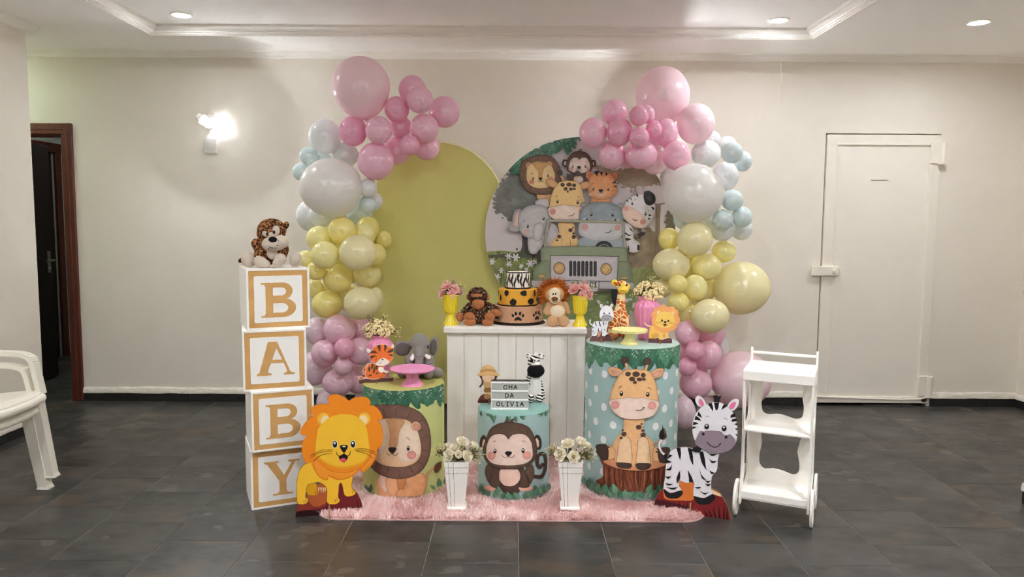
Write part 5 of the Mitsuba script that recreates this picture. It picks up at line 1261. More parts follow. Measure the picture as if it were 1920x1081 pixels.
def plastic_chair(dx, dz, label):
    t = thing('plastic_chair', label, 'chair', None)
    X = lambda m: place(m, (dx, 0, dz))
    seat = P('-2.445,3.215 -2.415,3.28 -2.405,3.46 -2.415,3.64 -2.445,3.705 -2.52,3.722 -2.80,3.70 -2.88,3.66 -2.88,3.26 -2.80,3.22 -2.52,3.198')
    sl = prism(seat, 0.026)
    sl.apply_translation((0, 0, 0.432))
    sl = sl.subdivide_to_size(0.04)
    v = sl.vertices
    v[:, 2] -= 0.035 * np.clip((-2.46 - v[:, 0]) / 0.35, 0, 1) + 0.012 * np.clip((v[:, 0] + 2.47) / 0.06, 0, 1) ** 2
    part(t, 'seat', X(sl), M_CHAIR, smooth=40)
    rim = tube(spline([(-2.84, 3.70, 0.40), (-2.52, 3.718, 0.428), (-2.432, 3.69, 0.424), (-2.412, 3.60, 0.420), (-2.405, 3.46, 0.418), (-2.412, 3.32, 0.420), (-2.432, 3.23, 0.424), (-2.52, 3.202, 0.428), (-2.84, 3.22, 0.40)], 6), 0.022, 10)
    part(t, 'apron', X(rim), M_CHAIR, smooth=True)
    for y0, s in ((3.69, 1), (3.23, -1)):
        def leg(xa, xb, ya, yb):
            top = [(xa - 0.05, ya - 0.03 * s), (xa + 0.012, ya - 0.03 * s), (xa + 0.012, ya + 0.022 * s), (xa - 0.05, ya + 0.022 * s)]
            bot = [(xb - 0.045, yb - 0.022 * s), (xb + 0.006, yb - 0.022 * s), (xb + 0.006, yb + 0.022 * s), (xb - 0.045, yb + 0.022 * s)]
            return man2tri(m3.Manifold.hull_points(np.array([(*q, 0.43) for q in top] + [(*q, 0.0) for q in bot], float)) + m3.Manifold.hull_points(np.array([(xb - 0.05, yb - 0.027 * s, 0.0), (xb + 0.012, yb - 0.027 * s, 0.0), (xb + 0.012, yb + 0.027 * s, 0.0), (xb - 0.05, yb + 0.027 * s, 0.0), (xb - 0.044, yb - 0.02 * s, 0.02), (xb + 0.006, yb - 0.02 * s, 0.02), (xb + 0.006, yb + 0.02 * s, 0.02), (xb - 0.044, yb + 0.02 * s, 0.02)], float)))
        part(t, 'leg', X(leg(-2.445, -2.40, y0, y0 + 0.03 * s)), M_CHAIR)
        part(t, 'leg', X(leg(-2.86, -2.94, y0 - 0.02 * s, y0 + 0.03 * s)), M_CHAIR)
        path = spline([(-2.435, y0 + 0.01 * s, 0.44), (-2.455, y0 + 0.012 * s, 0.54), (-2.475, y0 + 0.014 * s, 0.615), (-2.515, y0 + 0.014 * s, 0.640), (-2.60, y0 + 0.014 * s, 0.648), (-2.78, y0 + 0.01 * s, 0.650), (-2.97, y0, 0.655)], 5)
        ms = []
        for a, b in zip(path[:-1], path[1:]):
            q = []
            for c, n_ in ((a, b - a), (b, b - a)):
                n_ = n_ / np.linalg.norm(n_)
                nn = np.array([n_[2], 0, -n_[0]])
                q += [c + nn * 0.011 + np.array([0, w, 0]) for w in (-0.024, 0.024)] + [c - nn * 0.011 + np.array([0, w, 0]) for w in (-0.029, 0.029)]
            ms.append(m3.Manifold.hull_points(np.array(q)))
        m = ms[0]
        for q in ms[1:]:
            m = m + q
        part(t, 'arm', X(man2tri(m)), M_CHAIR, smooth=35)
    backp = sbox(3.24, 0.40, 3.68, 0.86).buffer(-0.06).buffer(0.06)
    for k in range(4):
        backp = backp.difference(sbox(3.31 + 0.085 * k, 0.46, 3.355 + 0.085 * k, 0.78).buffer(-0.015).buffer(0.015))
    m = prism(backp, 0.02)
    m.apply_transform(np.array([[0, 0, 1, 0], [1, 0, 0, 0], [0, 1, 0, 0], [0, 0, 0, 1.0]]))
    m.vertices[:, 0] -= 2.90 + 0.28 * (m.vertices[:, 2] - 0.40)
    part(t, 'backrest', X(m), M_CHAIR, smooth=30)


plastic_chair(0.0, 0.0, 'white plastic armchair at the left edge, lower of the nested pair')
plastic_chair(0.035, 0.062, 'white plastic armchair at the left edge, upper of the nested pair')


# ------------------------------------------------------------------ the cake
def wrap(g, x, y, R, z0, lift, a0=-math.pi / 2, step=0.014, thick=0.0):
    """A polygon (arc length, height) laid on an upright cylinder."""
    ms = []
    for q in polys(g):
        v, f = trimesh.creation.triangulate_polygon(q.simplify(0.0002), engine='earcut')
        v, f = trimesh.remesh.subdivide_to_size(np.column_stack([v, np.zeros(len(v))]), f, step)
        a = a0 + v[:, 0] / R
        ms.append(trimesh.Trimesh(np.stack([x + (R + lift) * np.cos(a), y + (R + lift) * np.sin(a), z0 + v[:, 1]], 1), f, process=False))
    return cat_(*ms)


cx, cy = 0.036, 4.455
t = thing('cake', 'three tier safari cake with paw prints, giraffe spots and zebra stripes', 'cake')
M_TAN, M_GOLD, M_CREAM, M_CHOC = mat('tan_icing', (203, 156, 122), 0.55, 0.3), mat('gold_icing', (236, 172, 62), 0.5, 0.3), mat('white_icing', (240, 234, 222), 0.5, 0.3), mat('black_icing', (34, 28, 27), 0.45, 0.35)
part(t, 'board', place(lathe([(0, 0.785), (0.166, 0.785), (0.168, 0.788), (0.166, 0.792), (0, 0.792)], 64), (cx, cy, 0)), M_CHOC, smooth=30)
for R, z0, h, m in ((0.150, 0.792, 0.102, M_TAN), (0.119, 0.894, 0.100, M_GOLD), (0.0735, 0.994, 0.100, M_CREAM)):
    k = part(t, 'tier', place(lathe([(0, z0), (R, z0), (R, z0 + h - 0.008), (R - 0.003, z0 + h - 0.002), (R - 0.009, z0 + h), (0, z0 + h)], 72), (cx, cy, 0)), m, smooth=30)
    rope = [(cx + (R + 0.002) * math.cos(a) + 0.0015 * math.cos(a * 60), cy + (R + 0.002) * math.sin(a), z0 + 0.004 + 0.0016 * math.sin(a * 60)) for a in np.linspace(0, 2 * math.pi, 181)[:-1]]
    part(k, 'rope_border', tube(rope, 0.0042, 6, True), M_CHOC, smooth=True, label='black rope border')
    if m == M_TAN:
        for s in (-0.15, 0.0, 0.132, 0.30, -0.30):
            for sh in [P('-0.020,0.022 -0.022,0.030 -0.012,0.040 0,0.046 0.012,0.040 0.022,0.030 0.020,0.022 0.008,0.024 -0.008,0.024'), E(-0.030, 0.052, 0.0075, 0.010, 25), E(-0.0125, 0.064, 0.008, 0.0115, 8), E(0.0125, 0.064, 0.008, 0.0115, -8), E(0.030, 0.052, 0.0075, 0.010, -25)]:
                part(k, 'paw_print', wrap(affinity.translate(sh, s, 0), cx, cy, R, z0, 0.0006), M_CHOC)
    if m == M_GOLD:
        for i, (s, z, rx, rz) in enumerate(((-0.125, 0.046, .012, .020), (-0.072, 0.079, .016, .018), (-0.030, 0.026, .024, .021), (0.035, 0.080, .022, .018), (0.085, 0.030, .022, .020), (0.118, 0.078, .013, .020), (0.16, 0.04, .02, .02), (0.20, 0.075, .018, .016), (-0.17, 0.07, .018, .018), (-0.22, 0.04, .02, .02))):
            r = np.random.default_rng(i)
            q = Polygon([(s + rx * (1 + r.uniform(-.22, .22)) * math.cos(a), z + rz * (1 + r.uniform(-.22, .22)) * math.sin(a)) for a in np.linspace(0, 2 * math.pi, 9)[:-1]]).buffer(-0.004).buffer(0.004)
            part(k, 'spot', wrap(q, cx, cy, R, z0, 0.0006), M_CHOC)
    if m == M_CREAM:
        part(k, 'rope_border', tube([(cx + (R - 0.002) * math.cos(a), cy + (R - 0.002) * math.sin(a), z0 + h - 0.002) for a in np.linspace(0, 2 * math.pi, 73)[:-1]], 0.0035, 6, True), M_CHOC, smooth=True, label='black edge')
        for i, s in enumerate(np.linspace(-0.205, 0.205, 23)):
            lo, hi = ((0.004, 0.097), (0.003, 0.070), (0.030, 0.098))[i % 3]
            zz = np.linspace(lo, hi, 7)
            w = 0.0045 * np.sin(zz * 95 + i * 2.1)
            g = S(' '.join(f'{s + a},{b}' for a, b in zip(w, zz)), 0.0115, True)
            if i % 2:
                g = unary_union([g, S(f'{s + w[3]},{zz[3]} {s + w[3] + 0.008},{zz[3] + 0.012} {s + w[3] + 0.011},{zz[3] + 0.03}', 0.008, True)])
            part(k, 'stripe', wrap(g, cx, cy, R, z0, 0.0006), M_CHOC)

# ------------------------------------------------------------------ vases and cake stands
M_YVASE = mat('yellow_glaze', (238, 214, 46), 0.18, 0.5, clearcoat=0.5)
M_PVASE = mat('pink_glaze', (226, 140, 178), 0.25, 0.5, clearcoat=0.4)
M_YSTAND = mat('pale_yellow_glaze', (240, 230, 160), 0.22, 0.5, clearcoat=0.4)
scallop = lambda n, a: (lambda th, t, z: 1 + a * (np.abs(np.cos(th * n / 2)) - 0.6))
yprof = [(0.0, 0.0), (0.042, 0.0), (0.043, 0.004), (0.040, 0.012), (0.032, 0.026), (0.025, 0.045), (0.0215, 0.062), (0.024, 0.068), (0.033, 0.073), (0.0385, 0.085), (0.0405, 0.105), (0.044, 0.150), (0.0455, 0.172), (0.048, 0.176), (0.0475, 0.181), (0.043, 0.180), (0.040, 0.165), (0.037, 0.10), (0.0, 0.095)]
YV = ((-0.363, 4.325, 'yellow fluted goblet vase at the left end of the counter'), (0.402, 4.31, 'yellow fluted goblet vase at the right end of the counter'))
for x, y, lab in YV:
    solo('goblet_vase', place(lathe(yprof, 96, scallop(16, 0.075)), (x, y, 0.785)), M_YVASE, lab, 'vase', smooth=45)
pprof = [(0.0, 0.0), (0.046, 0.0), (0.047, 0.006), (0.046, 0.03), (0.053, 0.08), (0.062, 0.13), (0.0665, 0.165), (0.063, 0.185), (0.050, 0.198), (0.0445, 0.207), (0.047, 0.217), (0.0535, 0.226), (0.054, 0.229), (0.050, 0.228), (0.043, 0.215), (0.040, 0.20), (0.0, 0.19)]
PV = ((-0.700, 3.875, 0.563, 'pink ribbed vase behind the tiger cut-out on the green drum'), (0.714, 3.86, 0.781, 'pink ribbed vase behind the pale lion cut-out on the tall drum'))
for x, y, z, lab in PV:
    solo('ribbed_vase', place(lathe(pprof, 112, lambda th, t, z: 1 + (0.075 * (np.abs(np.sin(th * 7)) - 0.6) if 0.02 < z < 0.20 else 0)), (x, y, z)), M_PVASE, lab, 'vase', smooth=50)


def cake_stand(x, y, z, R, h, m, label, beads=False):
    t = thing('cake_stand', label, 'cake stand')
    b = R * 0.50
    part(t, 'foot', place(lathe([(0, 0), (b, 0), (b, 0.004), (b * 0.96, 0.008), (b * 0.9, 0.010), (b * 0.72, 0.02), (b * 0.58, 0.035), (b * 0.52, h - 0.012), (b * 0.62, h - 0.006), (0, h - 0.006)], 64), (x, y, z)), m, smooth=35)
    fl = None if beads else (lambda th, t, zz: 1 + (0.022 * np.cos(th * 24) if t > 0.3 and t < 0.8 else 0))
    part(t, 'plate', place(lathe([(0, h - 0.008), (R * 0.55, h - 0.008), (R * 0.90, h - 0.004), (R, h + 0.004), (R * 1.005, h + 0.009), (R * 0.985, h + 0.010), (R * 0.93, h + 0.004), (R * 0.85, h + 0.002), (0, h + 0.002)], 120, fl), (x, y, z)), m, smooth=40)
    if beads:
        bd = trimesh.creation.icosphere(1, 0.0033)
        for rr_, zz in ((R * 1.005, h + 0.009), (R * 0.99, h + 0.0005), (b, 0.004)):
            n = int(2 * math.pi * rr_ / 0.0072)
            part(t, 'bead_rim', cat_(*[place(bd, (x + rr_ * math.cos(a), y + rr_ * math.sin(a), z + zz)) for a in np.arange(n) * 2 * math.pi / n]), m, smooth=True, kind='stuff')


cake_stand(-0.503, 3.690, 0.563, 0.113, 0.078, mat('pink_stand_glaze', (232, 150, 192), 0.2, 0.5, clearcoat=0.5), 'pink cake stand with a scalloped plate on the green drum')
cake_stand(0.595, 3.685, 0.781, 0.087, 0.066, M_YSTAND, 'pale yellow cake stand with beaded rims on the polka dot drum', True)


def square_vase(x, y, yaw, label):
    t = thing('square_vase', label, 'vase')
    wt, wb, h, z0 = 0.118, 0.074, 0.226, 0.034
    Q = lambda m: place(m, (x, y, 0), yaw)
    part(t, 'base', Q(rbox(-0.047, 0.047, -0.047, 0.047, z0 - 0.012, z0, 0.002)), M_WHITE)
    o = lambda w, z, n: [(-w / 2, -w / 2, z), (w / 2, -w / 2, z), (w / 2, w / 2, z), (-w / 2, w / 2, z)]
    out = m3.Manifold.hull_points(np.array(o(wb, z0, 0) + o(wt, z0 + h, 0), float))
    inn = m3.Manifold.hull_points(np.array(o(wb - 0.012, z0 + 0.012, 0) + o(wt - 0.012, z0 + h + 0.004, 0), float))
    part(t, 'body', Q(man2tri(out - inn)), M_WHITE)
    M = mat('groove', (120, 116, 110), 0.7, 0.2) if 'material_groove' not in scene else 'material_groove'
    hw = lambda z: (wb + (wt - wb) * (z - z0) / h) / 2
    for f in (0.16, 0.37):
        a, b = z0 + 0.002, z0 + h - 0.001
        g = []
        for z in (a, b):
            u = -hw(z) + f * 2 * hw(z)
            g += [(u - 0.0009, -hw(z) - 0.0004, z), (u + 0.0009, -hw(z) - 0.0004, z), (u - 0.0009, -hw(z) + 0.001, z), (u + 0.0009, -hw(z) + 0.001, z)]
        part(t, 'groove', Q(man2tri(m3.Manifold.hull_points(np.array(g)))), M)
    for z in (z0 + h * 0.885, z0 + h * 0.76):
        part(t, 'groove', Q(rbox(-hw(z) + 0.0005, hw(z) - 0.0005, -hw(z) - 0.0004, -hw(z) + 0.001, z - 0.0009, z + 0.0009, 0.0001)), M)
    return (x, y, z0 + h)


SV = [square_vase(-0.258, 3.445, 0.03, 'tall white square vase of roses between the green drum and the monkey drum'), square_vase(0.285, 3.455, -0.02, 'tall white square vase of roses between the monkey drum and the polka dot drum')]
# ------------------------------------------------------------------ soft toys
def fur_bump(p, n, uv):
    return 0.0012 * fbm(p.x * 170, p.y * 170, p.z * 170, 2)


def plush(name, color, rough=0.95, scale=1.0):
    base = color if isinstance(color, dict) else rgb(srgb(color))
    scene['material_' + name] = {'type': 'twosided', 'nested': {'type': 'bumpmap', 'arbitrary': mikit.proc(fur_bump, 8e-4), 'scale': scale,
                                 'bsdf': {'type': 'principled', 'base_color': base, 'roughness': rough, 'specular': 0.15, 'sheen': 0.6, 'sheen_tint': 0.6}}}
    return 'material_' + name


def leopard(p, n, uv):
    u, v = p.x * 74 + 20 * p.y, p.z * 74 + 46 * p.y
    u, v = u + 0.9 * noise(p.x * 60, p.y * 60, p.z * 60), v + 0.9 * noise(p.x * 60 + 9, p.y * 60, p.z * 60)
    d, d2, r = voronoi(u, v)
    ring = smoothstep(0.16, 0.26, d) * (1 - smoothstep(0.46, 0.58, d))
    brk = smoothstep(0.22, 0.34, noise(u * 2.6, v * 2.6, 3.0))
    c = mix(srgb(164, 114, 72).tolist(), srgb(112, 66, 38).tolist(), 1 - smoothstep(0.18, 0.30, d))
    return mix(c, srgb(34, 24, 20).tolist(), ring * brk)


def mottled(p, n, uv):
    t = fbm(p.x * 95, p.y * 95, p.z * 95, 3)
    c = mix(srgb(38, 24, 18).tolist(), srgb(92, 62, 44).tolist(), smoothstep(0.35, 0.62, t))
    return mix(c, srgb(206, 186, 158).tolist(), smoothstep(0.66, 0.74, fbm(p.x * 130 + 4, p.y * 130, p.z * 130 + 7, 2)))


def giraffe_coat(p, n, uv):
    u, v = p.x * 44 + 26 * p.y + 0.6 * noise(p.x * 50, p.y * 50, p.z * 50), p.z * 40 + 0.6 * noise(p.x * 50 + 5, p.y * 50, p.z * 50)
    d, d2, r = voronoi(u, v)
    return mix(srgb(236, 212, 164).tolist(), srgb(196, 96, 42).tolist(), smoothstep(0.16, 0.24, d2 - d) * smoothstep(0.12, 0.2, r))


def zebra_coat(p, n, uv):
    w = dr.sin((p.z + 0.25 * p.x + 0.010 * noise(p.x * 40, p.y * 40, p.z * 40)) * 420)
    return mix(srgb(236, 233, 228).tolist(), srgb(20, 19, 20).tolist(), smoothstep(0.05, 0.3, w))


F_LEO, F_MOT, F_GIR, F_ZEB = plush('leopard_fur', mikit.proc(leopard)), plush('mottled_fur', mikit.proc(mottled), scale=1.6), plush('giraffe_fur', mikit.proc(giraffe_coat)), plush('zebra_fur', mikit.proc(zebra_coat))
F_CREAM, F_BROWN, F_TAN, F_PALE, F_GREY, F_DGREY, F_WHITE = plush('cream_fur', (198, 184, 168)), plush('brown_fur', (180, 116, 76)), plush('tan_fur', (206, 166, 124)), plush('pale_fur', (238, 222, 192)), plush('grey_fur', (136, 132, 125)), plush('dark_grey_fur', (98, 92, 90)), plush('white_fur', (236, 232, 226))
F_YEL, F_MANE, F_BLK, F_CHOC = plush('yellow_fur', (242, 208, 84)), plush('mane_fur', (184, 104, 42)), plush('black_fur', (22, 21, 22)), plush('choc_fur', (128, 84, 56))
M_EYE = mat('bead_eye', (14, 12, 12), 0.12, 0.6)


class Toy:
    """Drawing units (u right, v down, d towards the back) of one soft toy, standing at the foot point (u0, v0)."""

    def __init__(self, u0, v0, at, unit, z=None):
        self.o, self.at, self.s = (u0, v0), at, unit

    def p(self, u, v, d=0):
        return (self.at[0] + (u - self.o[0]) * self.s, self.at[1] + d * self.s, self.at[2] + (self.o[1] - v) * self.s)

    def e(self, u, v, d, ru, rd, rv, rot=(0, 0, 0)):
        return ell(self.p(u, v, d), (ru * self.s, rd * self.s, rv * self.s), rot)

    def c(self, a, ra, b, rb):
        return cap(self.p(*a), ra * self.s, self.p(*b), rb * self.s)

    def part(self, t, name, shapes, m, label=None, edge=0.006, rounds=6):
        return part(t, name, soft(shapes, edge, rounds), m, smooth=True, label=label)

    def ball(self, t, name, u, v, d, ru, rd, rv, m, label=None, n=2):
        b = trimesh.creation.icosphere(n, 1.0)
        b.apply_transform(np.diag([ru * self.s, rd * self.s, rv * self.s, 1.0]))
        b.apply_translation(self.p(u, v, d))
        return part(t, name, b, m, smooth=True, label=label)

    def seam(self, t, name, pts, r, m):
        return part(t, name, tube(spline([self.p(*q) for q in pts], 5), r * self.s, 6), m, smooth=True)


# the leopard plush on the letter blocks
q = Toy(680, 1018, (-1.180, 3.575, 4 * A_), 1 / 3850)
t = thing('plush_monkey', 'leopard spotted plush monkey sitting on top of the letter blocks', 'plush toy')
q.part(t, 'head', [q.e(735, 330, 0, 265, 230, 225), q.e(600, 420, -20, 130, 130, 90)], F_LEO, 'leopard spotted head')
q.part(t, 'body', [q.e(640, 690, 40, 250, 210, 270), q.e(560, 860, 40, 230, 180, 140)], F_LEO)
q.part(t, 'chest', [q.e(790, 740, -150, 110, 60, 130)], F_CREAM)
q.part(t, 'face', [q.e(700, 375, -190, 78, 40, 75, (0, 10, 0)), q.e(870, 330, -185, 75, 40, 92), q.e(790, 400, -190, 110, 45, 60)], F_CREAM, 'cream face patch')
q.part(t, 'muzzle', [q.e(760, 580, -190, 145, 150, 128), q.e(960, 540, -190, 145, 150, 128), q.e(860, 590, -200, 190, 160, 120)], F_CREAM, 'cream muzzle')
q.ball(t, 'nose', 860, 490, -335, 76, 44, 52, F_BLK, 'black nose')
for u, v in ((730, 393), (853, 358)):
    k = q.ball(t, 'eye', u, v, -238, 24, 16, 33, M_EYE)
for u, v, d in ((968, 508, -330), (1040, 562, -292), (945, 597, -345), (855, 625, -345), (770, 665, -315)):
    q.ball(t, 'whisker_dot', u, v, d, 10, 7, 10, M_EYE, n=1)
q.seam(t, 'mouth', [(750, 560, -322), (780, 600, -338), (840, 640, -352), (930, 640, -350)], 4, M_CHOC)
q.part(t, 'ear', [q.e(1000, 235, 10, 55, 35, 75, (0, 25, 0))], F_LEO)
q.part(t, 'ear', [q.e(490, 380, 20, 40, 50, 75)], F_LEO)
q.part(t, 'arm', [q.c((470, 580, -40), 105, (600, 780, -140), 95)], F_LEO)
q.part(t, 'arm', [q.c((960, 680, -30), 100, (960, 780, -130), 90)], F_LEO)
q.part(t, 'hand', [q.c((560, 895, -190), 108, (700, 950, -230), 72)], F_CREAM, 'cream hand')
q.part(t, 'hand', [q.c((950, 850, -200), 105, (900, 930, -230), 86)], F_CREAM, 'cream hand')
q.part(t, 'foot', [q.e(315, 875, -60, 135, 135, 145)], F_CREAM, 'cream foot')
q.part(t, 'foot', [q.e(1190, 870, -70, 112, 120, 142, (0, 12, 0))], F_CREAM, 'cream foot')
q.part(t, 'tail', [q.c((230, 850, 120), 55, (90, 905, 120), 40)], F_LEO)

# the dark brown plush monkey on the counter
q = Toy(970, 972, (-0.198, 4.352, 0.785), 1 / 3180)
t = thing('plush_monkey', 'dark brown mottled plush monkey sitting on the counter left of the cake', 'plush toy')
q.part(t, 'body', [q.e(960, 760, 0, 190, 170, 205)], F_MOT)
q.part(t, 'head', [q.e(955, 430, -20, 190, 165, 175)], F_MOT)
q.part(t, 'brow', [q.e(950, 415, -120, 125, 70, 66)], F_BROWN)
q.part(t, 'muzzle', [q.e(965, 570, -130, 118, 110, 105)], F_BROWN, 'brown muzzle')
for u in (915, 993):
    q.ball(t, 'eye', u, 448, -192, 26, 18, 26, M_EYE)
for u in (945, 975):
    q.ball(t, 'nostril', u, 505, -210, 8, 6, 6, M_EYE, n=1)
q.part(t, 'ear', [q.e(1143, 450, -10, 38, 30, 62)], F_BROWN)
q.part(t, 'ear', [q.e(772, 450, -10, 34, 30, 62)], F_BROWN)
q.part(t, 'arm', [q.c((820, 620, 0), 78, (680, 740, -60), 58)], F_MOT)
q.part(t, 'arm', [q.c((1110, 610, 0), 78, (1290, 660, -60), 58)], F_MOT)
q.part(t, 'hand', [q.e(625, 825, -80, 78, 60, 98, (0, -12, 0))], F_BROWN)
q.part(t, 'hand', [q.e(1300, 735, -110, 112, 62, 66, (0, 22, 0))], F_BROWN)
q.part(t, 'leg', [q.c((870, 860, -40), 100, (820, 850, -150), 90)], F_MOT)
q.part(t, 'leg', [q.c((1060, 870, -40), 100, (1140, 870, -150), 85)], F_MOT)
q.part(t, 'foot', [q.e(808, 810, -210, 108, 60, 95), q.e(820, 900, -210, 112, 64, 72)], F_BROWN)
q.part(t, 'foot', [q.e(1185, 810, -210, 98, 60, 95, (0, 15, 0)), q.e(1150, 905, -210, 108, 64, 68)], F_BROWN)
q.seam(t, 'toe_seam', [(740, 790, -268), (800, 830, -278), (880, 835, -262)], 4, F_CHOC)
q.seam(t, 'toe_seam', [(1130, 790, -265), (1180, 830, -275), (1250, 810, -255)], 4, F_CHOC)

# the plush lion on the counter
q = Toy(845, 988, (0.270, 4.33, 0.785), 1 / 3180)
t = thing('plush_lion', 'tan plush lion with a shaggy orange brown mane, on the counter right of the cake', 'plush toy')
q.part(t, 'body', [q.e(835, 710, 0, 180, 150, 210)], F_TAN)
q.part(t, 'belly', [q.e(838, 715, -105, 140, 65, 128)], F_PALE, 'cream belly')
q.part(t, 'head', [q.e(785, 400, -20, 182, 145, 150)], F_TAN)
q.part(t, 'face', [q.e(782, 380, -120, 108, 62, 112)], F_PALE, 'cream face')
q.part(t, 'muzzle', [q.e(785, 480, -130, 104, 90, 88)], F_PALE)
q.ball(t, 'nose', 778, 465, -222, 62, 34, 42, F_CHOC, 'brown nose')
for u, v in ((750, 377), (796, 373)):
    q.ball(t, 'eye', u, v, -184, 14, 9, 18, M_EYE)
q.seam(t, 'mouth', [(740, 505, -210), (785, 532, -216), (840, 512, -205)], 4, F_CHOC)
rm = np.random.default_rng(12)
V, F = [], []
base = soft([q.e(765, 385, 25, 215, 135, 190)], 0.008, 3)
for i in range(1700):
    th, ph = rm.uniform(0, 2 * np.pi), rm.uniform(-0.45, 1.2)
    dirv = np.array([math.cos(th) * math.cos(ph), math.sin(ph), math.sin(th) * math.cos(ph)])
    if dirv[2] < -0.62 and abs(dirv[0]) < 0.7:
        continue
    root = np.array(q.p(765, 385, 25)) + dirv * np.array([205, 130, 180]) * q.s
    L = rm.uniform(70, 130) * q.s * (1.05 + 0.25 * max(dirv[2], 0))
    tip = root + (dirv * np.array([1, .5, 1]) + rm.normal(0, 0.25, 3) + np.array([0, 0, -0.12])) * L
    side = np.cross(dirv, rm.normal(0, 1, 3))
    side *= 9 * q.s / (np.linalg.norm(side) + 1e-9)
    mid = (root + tip) / 2 + rm.normal(0, 0.06, 3) * L
    b = len(V)
    V += [root - side, root + side, mid - side * 0.8, mid + side * 0.8, tip]
    F += [(b, b + 1, b + 3), (b, b + 3, b + 2), (b + 2, b + 3, b + 4)]
mk = part(t, 'mane', base, F_MANE, smooth=True, label='shaggy orange brown mane')
part(mk, 'strands', trimesh.Trimesh(np.array(V), np.array(F), process=False), F_MANE, kind='stuff')
q.part(t, 'arm', [q.c((690, 600, -20), 66, (630, 720, -70), 58), q.c((630, 720, -70), 58, (655, 745, -120), 55)], F_TAN)
q.part(t, 'arm', [q.c((985, 590, -10), 60, (1045, 730, -30), 48)], F_TAN)
q.part(t, 'leg', [q.c((770, 860, -20), 90, (745, 885, -120), 92)], F_TAN)
q.part(t, 'leg', [q.c((910, 860, -20), 90, (950, 885, -120), 92)], F_TAN)
q.part(t, 'foot', [q.e(742, 888, -165, 106, 90, 98)], F_TAN)
q.part(t, 'foot', [q.e(955, 888, -165, 106, 90, 98)], F_TAN)

# the plush elephant on the green drum
q = Toy(1290, 1150, (-0.487, 3.875, 0.563), 1 / 3480)
t = thing('plush_elephant', 'grey plush elephant behind the pink cake stand on the green drum', 'plush toy')
q.part(t, 'body', [q.e(1290, 900, 60, 260, 190, 250)], F_GREY)
q.part(t, 'head', [q.e(1287, 520, -20, 190, 175, 198), q.e(1290, 640, -80, 150, 130, 130)], F_GREY)
q.part(t, 'trunk', [q.c((1295, 600, -120), 105, (1298, 740, -190), 80), q.c((1298, 740, -190), 80, (1296, 880, -205), 70), q.c((1296, 880, -205), 70, (1290, 1000, -215), 62)], F_GREY)
for i, v in enumerate((700, 745, 790, 835, 880, 925)):
    q.seam(t, 'trunk_crease', [(1225 + 2 * i, v, -215), (1260, v + 12, -258), (1297, v + 14, -268), (1335, v + 12, -258), (1370 - 2 * i, v, -215)], 4, F_DGREY)
for s, u, v, ru, rv, rot in ((-1, 960, 605, 158, 150, -12), (1, 1545, 565, 80, 185, 8)):
    k = q.part(t, 'ear', [q.e(u, v, 10, ru, 30, rv, (0, rot, 0))] + ([q.e(880, 560, 10, 80, 26, 90)] if s < 0 else []), F_GREY)
    part(k, 'inner_ear', soft([q.e(u - 8 * s, v + 14, -14, ru * 0.82, 20, rv * 0.8, (0, rot, 0))], 0.006, 4), F_DGREY, smooth=True)
q.part(t, 'tusk', [q.c((1190, 695, -120), 34, (1165, 765, -190), 42)], F_WHITE, 'white tusk')
q.part(t, 'tusk', [q.c((1400, 715, -120), 34, (1465, 740, -185), 42)], F_WHITE, 'white tusk')
for u, v in ((1135, 560), (1452, 555)):
    q.ball(t, 'eye', u, v, -120, 14, 12, 28, M_EYE)
q.part(t, 'foreleg', [q.c((1110, 800, -60), 100, (1115, 1060, -150), 88)], F_GREY)
q.part(t, 'foreleg', [q.c((1460, 800, -60), 100, (1460, 1060, -150), 88)], F_GREY)
for u0 in (1110, 1460):
    for v in (850, 905, 960):
        q.seam(t, 'wrinkle', [(u0 - 88, v, -130), (u0, v + 14, -205), (u0 + 88, v, -130)], 4, F_DGREY)
q.part(t, 'hind_leg', [q.c((1500, 1040, 0), 110, (1630, 1045, -70), 92)], F_GREY)
q.part(t, 'hind_leg', [q.c((1080, 1040, 0), 110, (960, 1050, -70), 92)], F_GREY)

# the plush zebra on the monkey drum
q = Toy(1250, 965, (0.126, 3.838, 0.448), 1 / 3560)
t = thing('plush_zebra', 'plush zebra with a big black muzzle, right of the letter board', 'plush toy')
q.part(t, 'body', [m3.Manifold.batch_hull([q.e(1250, 500, 0, 95, 80, 60), q.e(1255, 800, 10, 145, 110, 120)])], F_WHITE, 'white body')
q.part(t, 'head', [q.e(1222, 225, 0, 118, 115, 125)], F_ZEB)
q.part(t, 'muzzle', [q.e(1258, 372, -70, 164, 120, 132)], F_BLK, 'black muzzle')
q.part(t, 'forehead', [q.e(1250, 250, -70, 95, 60, 50)], F_WHITE)
for u in (1140, 1362):
    k = q.part(t, 'ear', [q.e(u, 110, 0, 56, 26, 62)], F_ZEB)
    q.ball(k, 'inner_ear', u, 114, -20, 36, 14, 42, F_WHITE)
q.ball(t, 'eye_white', 1243, 168, -112, 38, 22, 36, F_WHITE)
q.ball(t, 'eye_white', 1180, 172, -100, 34, 22, 34, F_BLK)
q.ball(t, 'pupil', 1232, 166, -134, 14, 8, 15, M_EYE)
q.ball(t, 'nostril', 1137, 380, -130, 15, 10, 18, F_WHITE)
q.ball(t, 'nostril', 1398, 356, -110, 12, 10, 20, F_GREY)
q.part(t, 'mane', [q.c((1250, 110, 10), 36, (1260, 60, 20), 26)], F_WHITE)
q.part(t, 'arm', [q.c((1130, 490, 0), 48, (1120, 640, -20), 42)], F_ZEB)
q.part(t, 'arm', [q.c((1345, 620, 10), 46, (1390, 880, -20), 52)], F_ZEB)
q.part(t, 'leg', [q.c((1180, 870, 0), 80, (1160, 905, -120), 62)], F_ZEB)
q.part(t, 'leg', [q.c((1330, 860, 0), 85, (1330, 898, -120), 68)], F_ZEB)

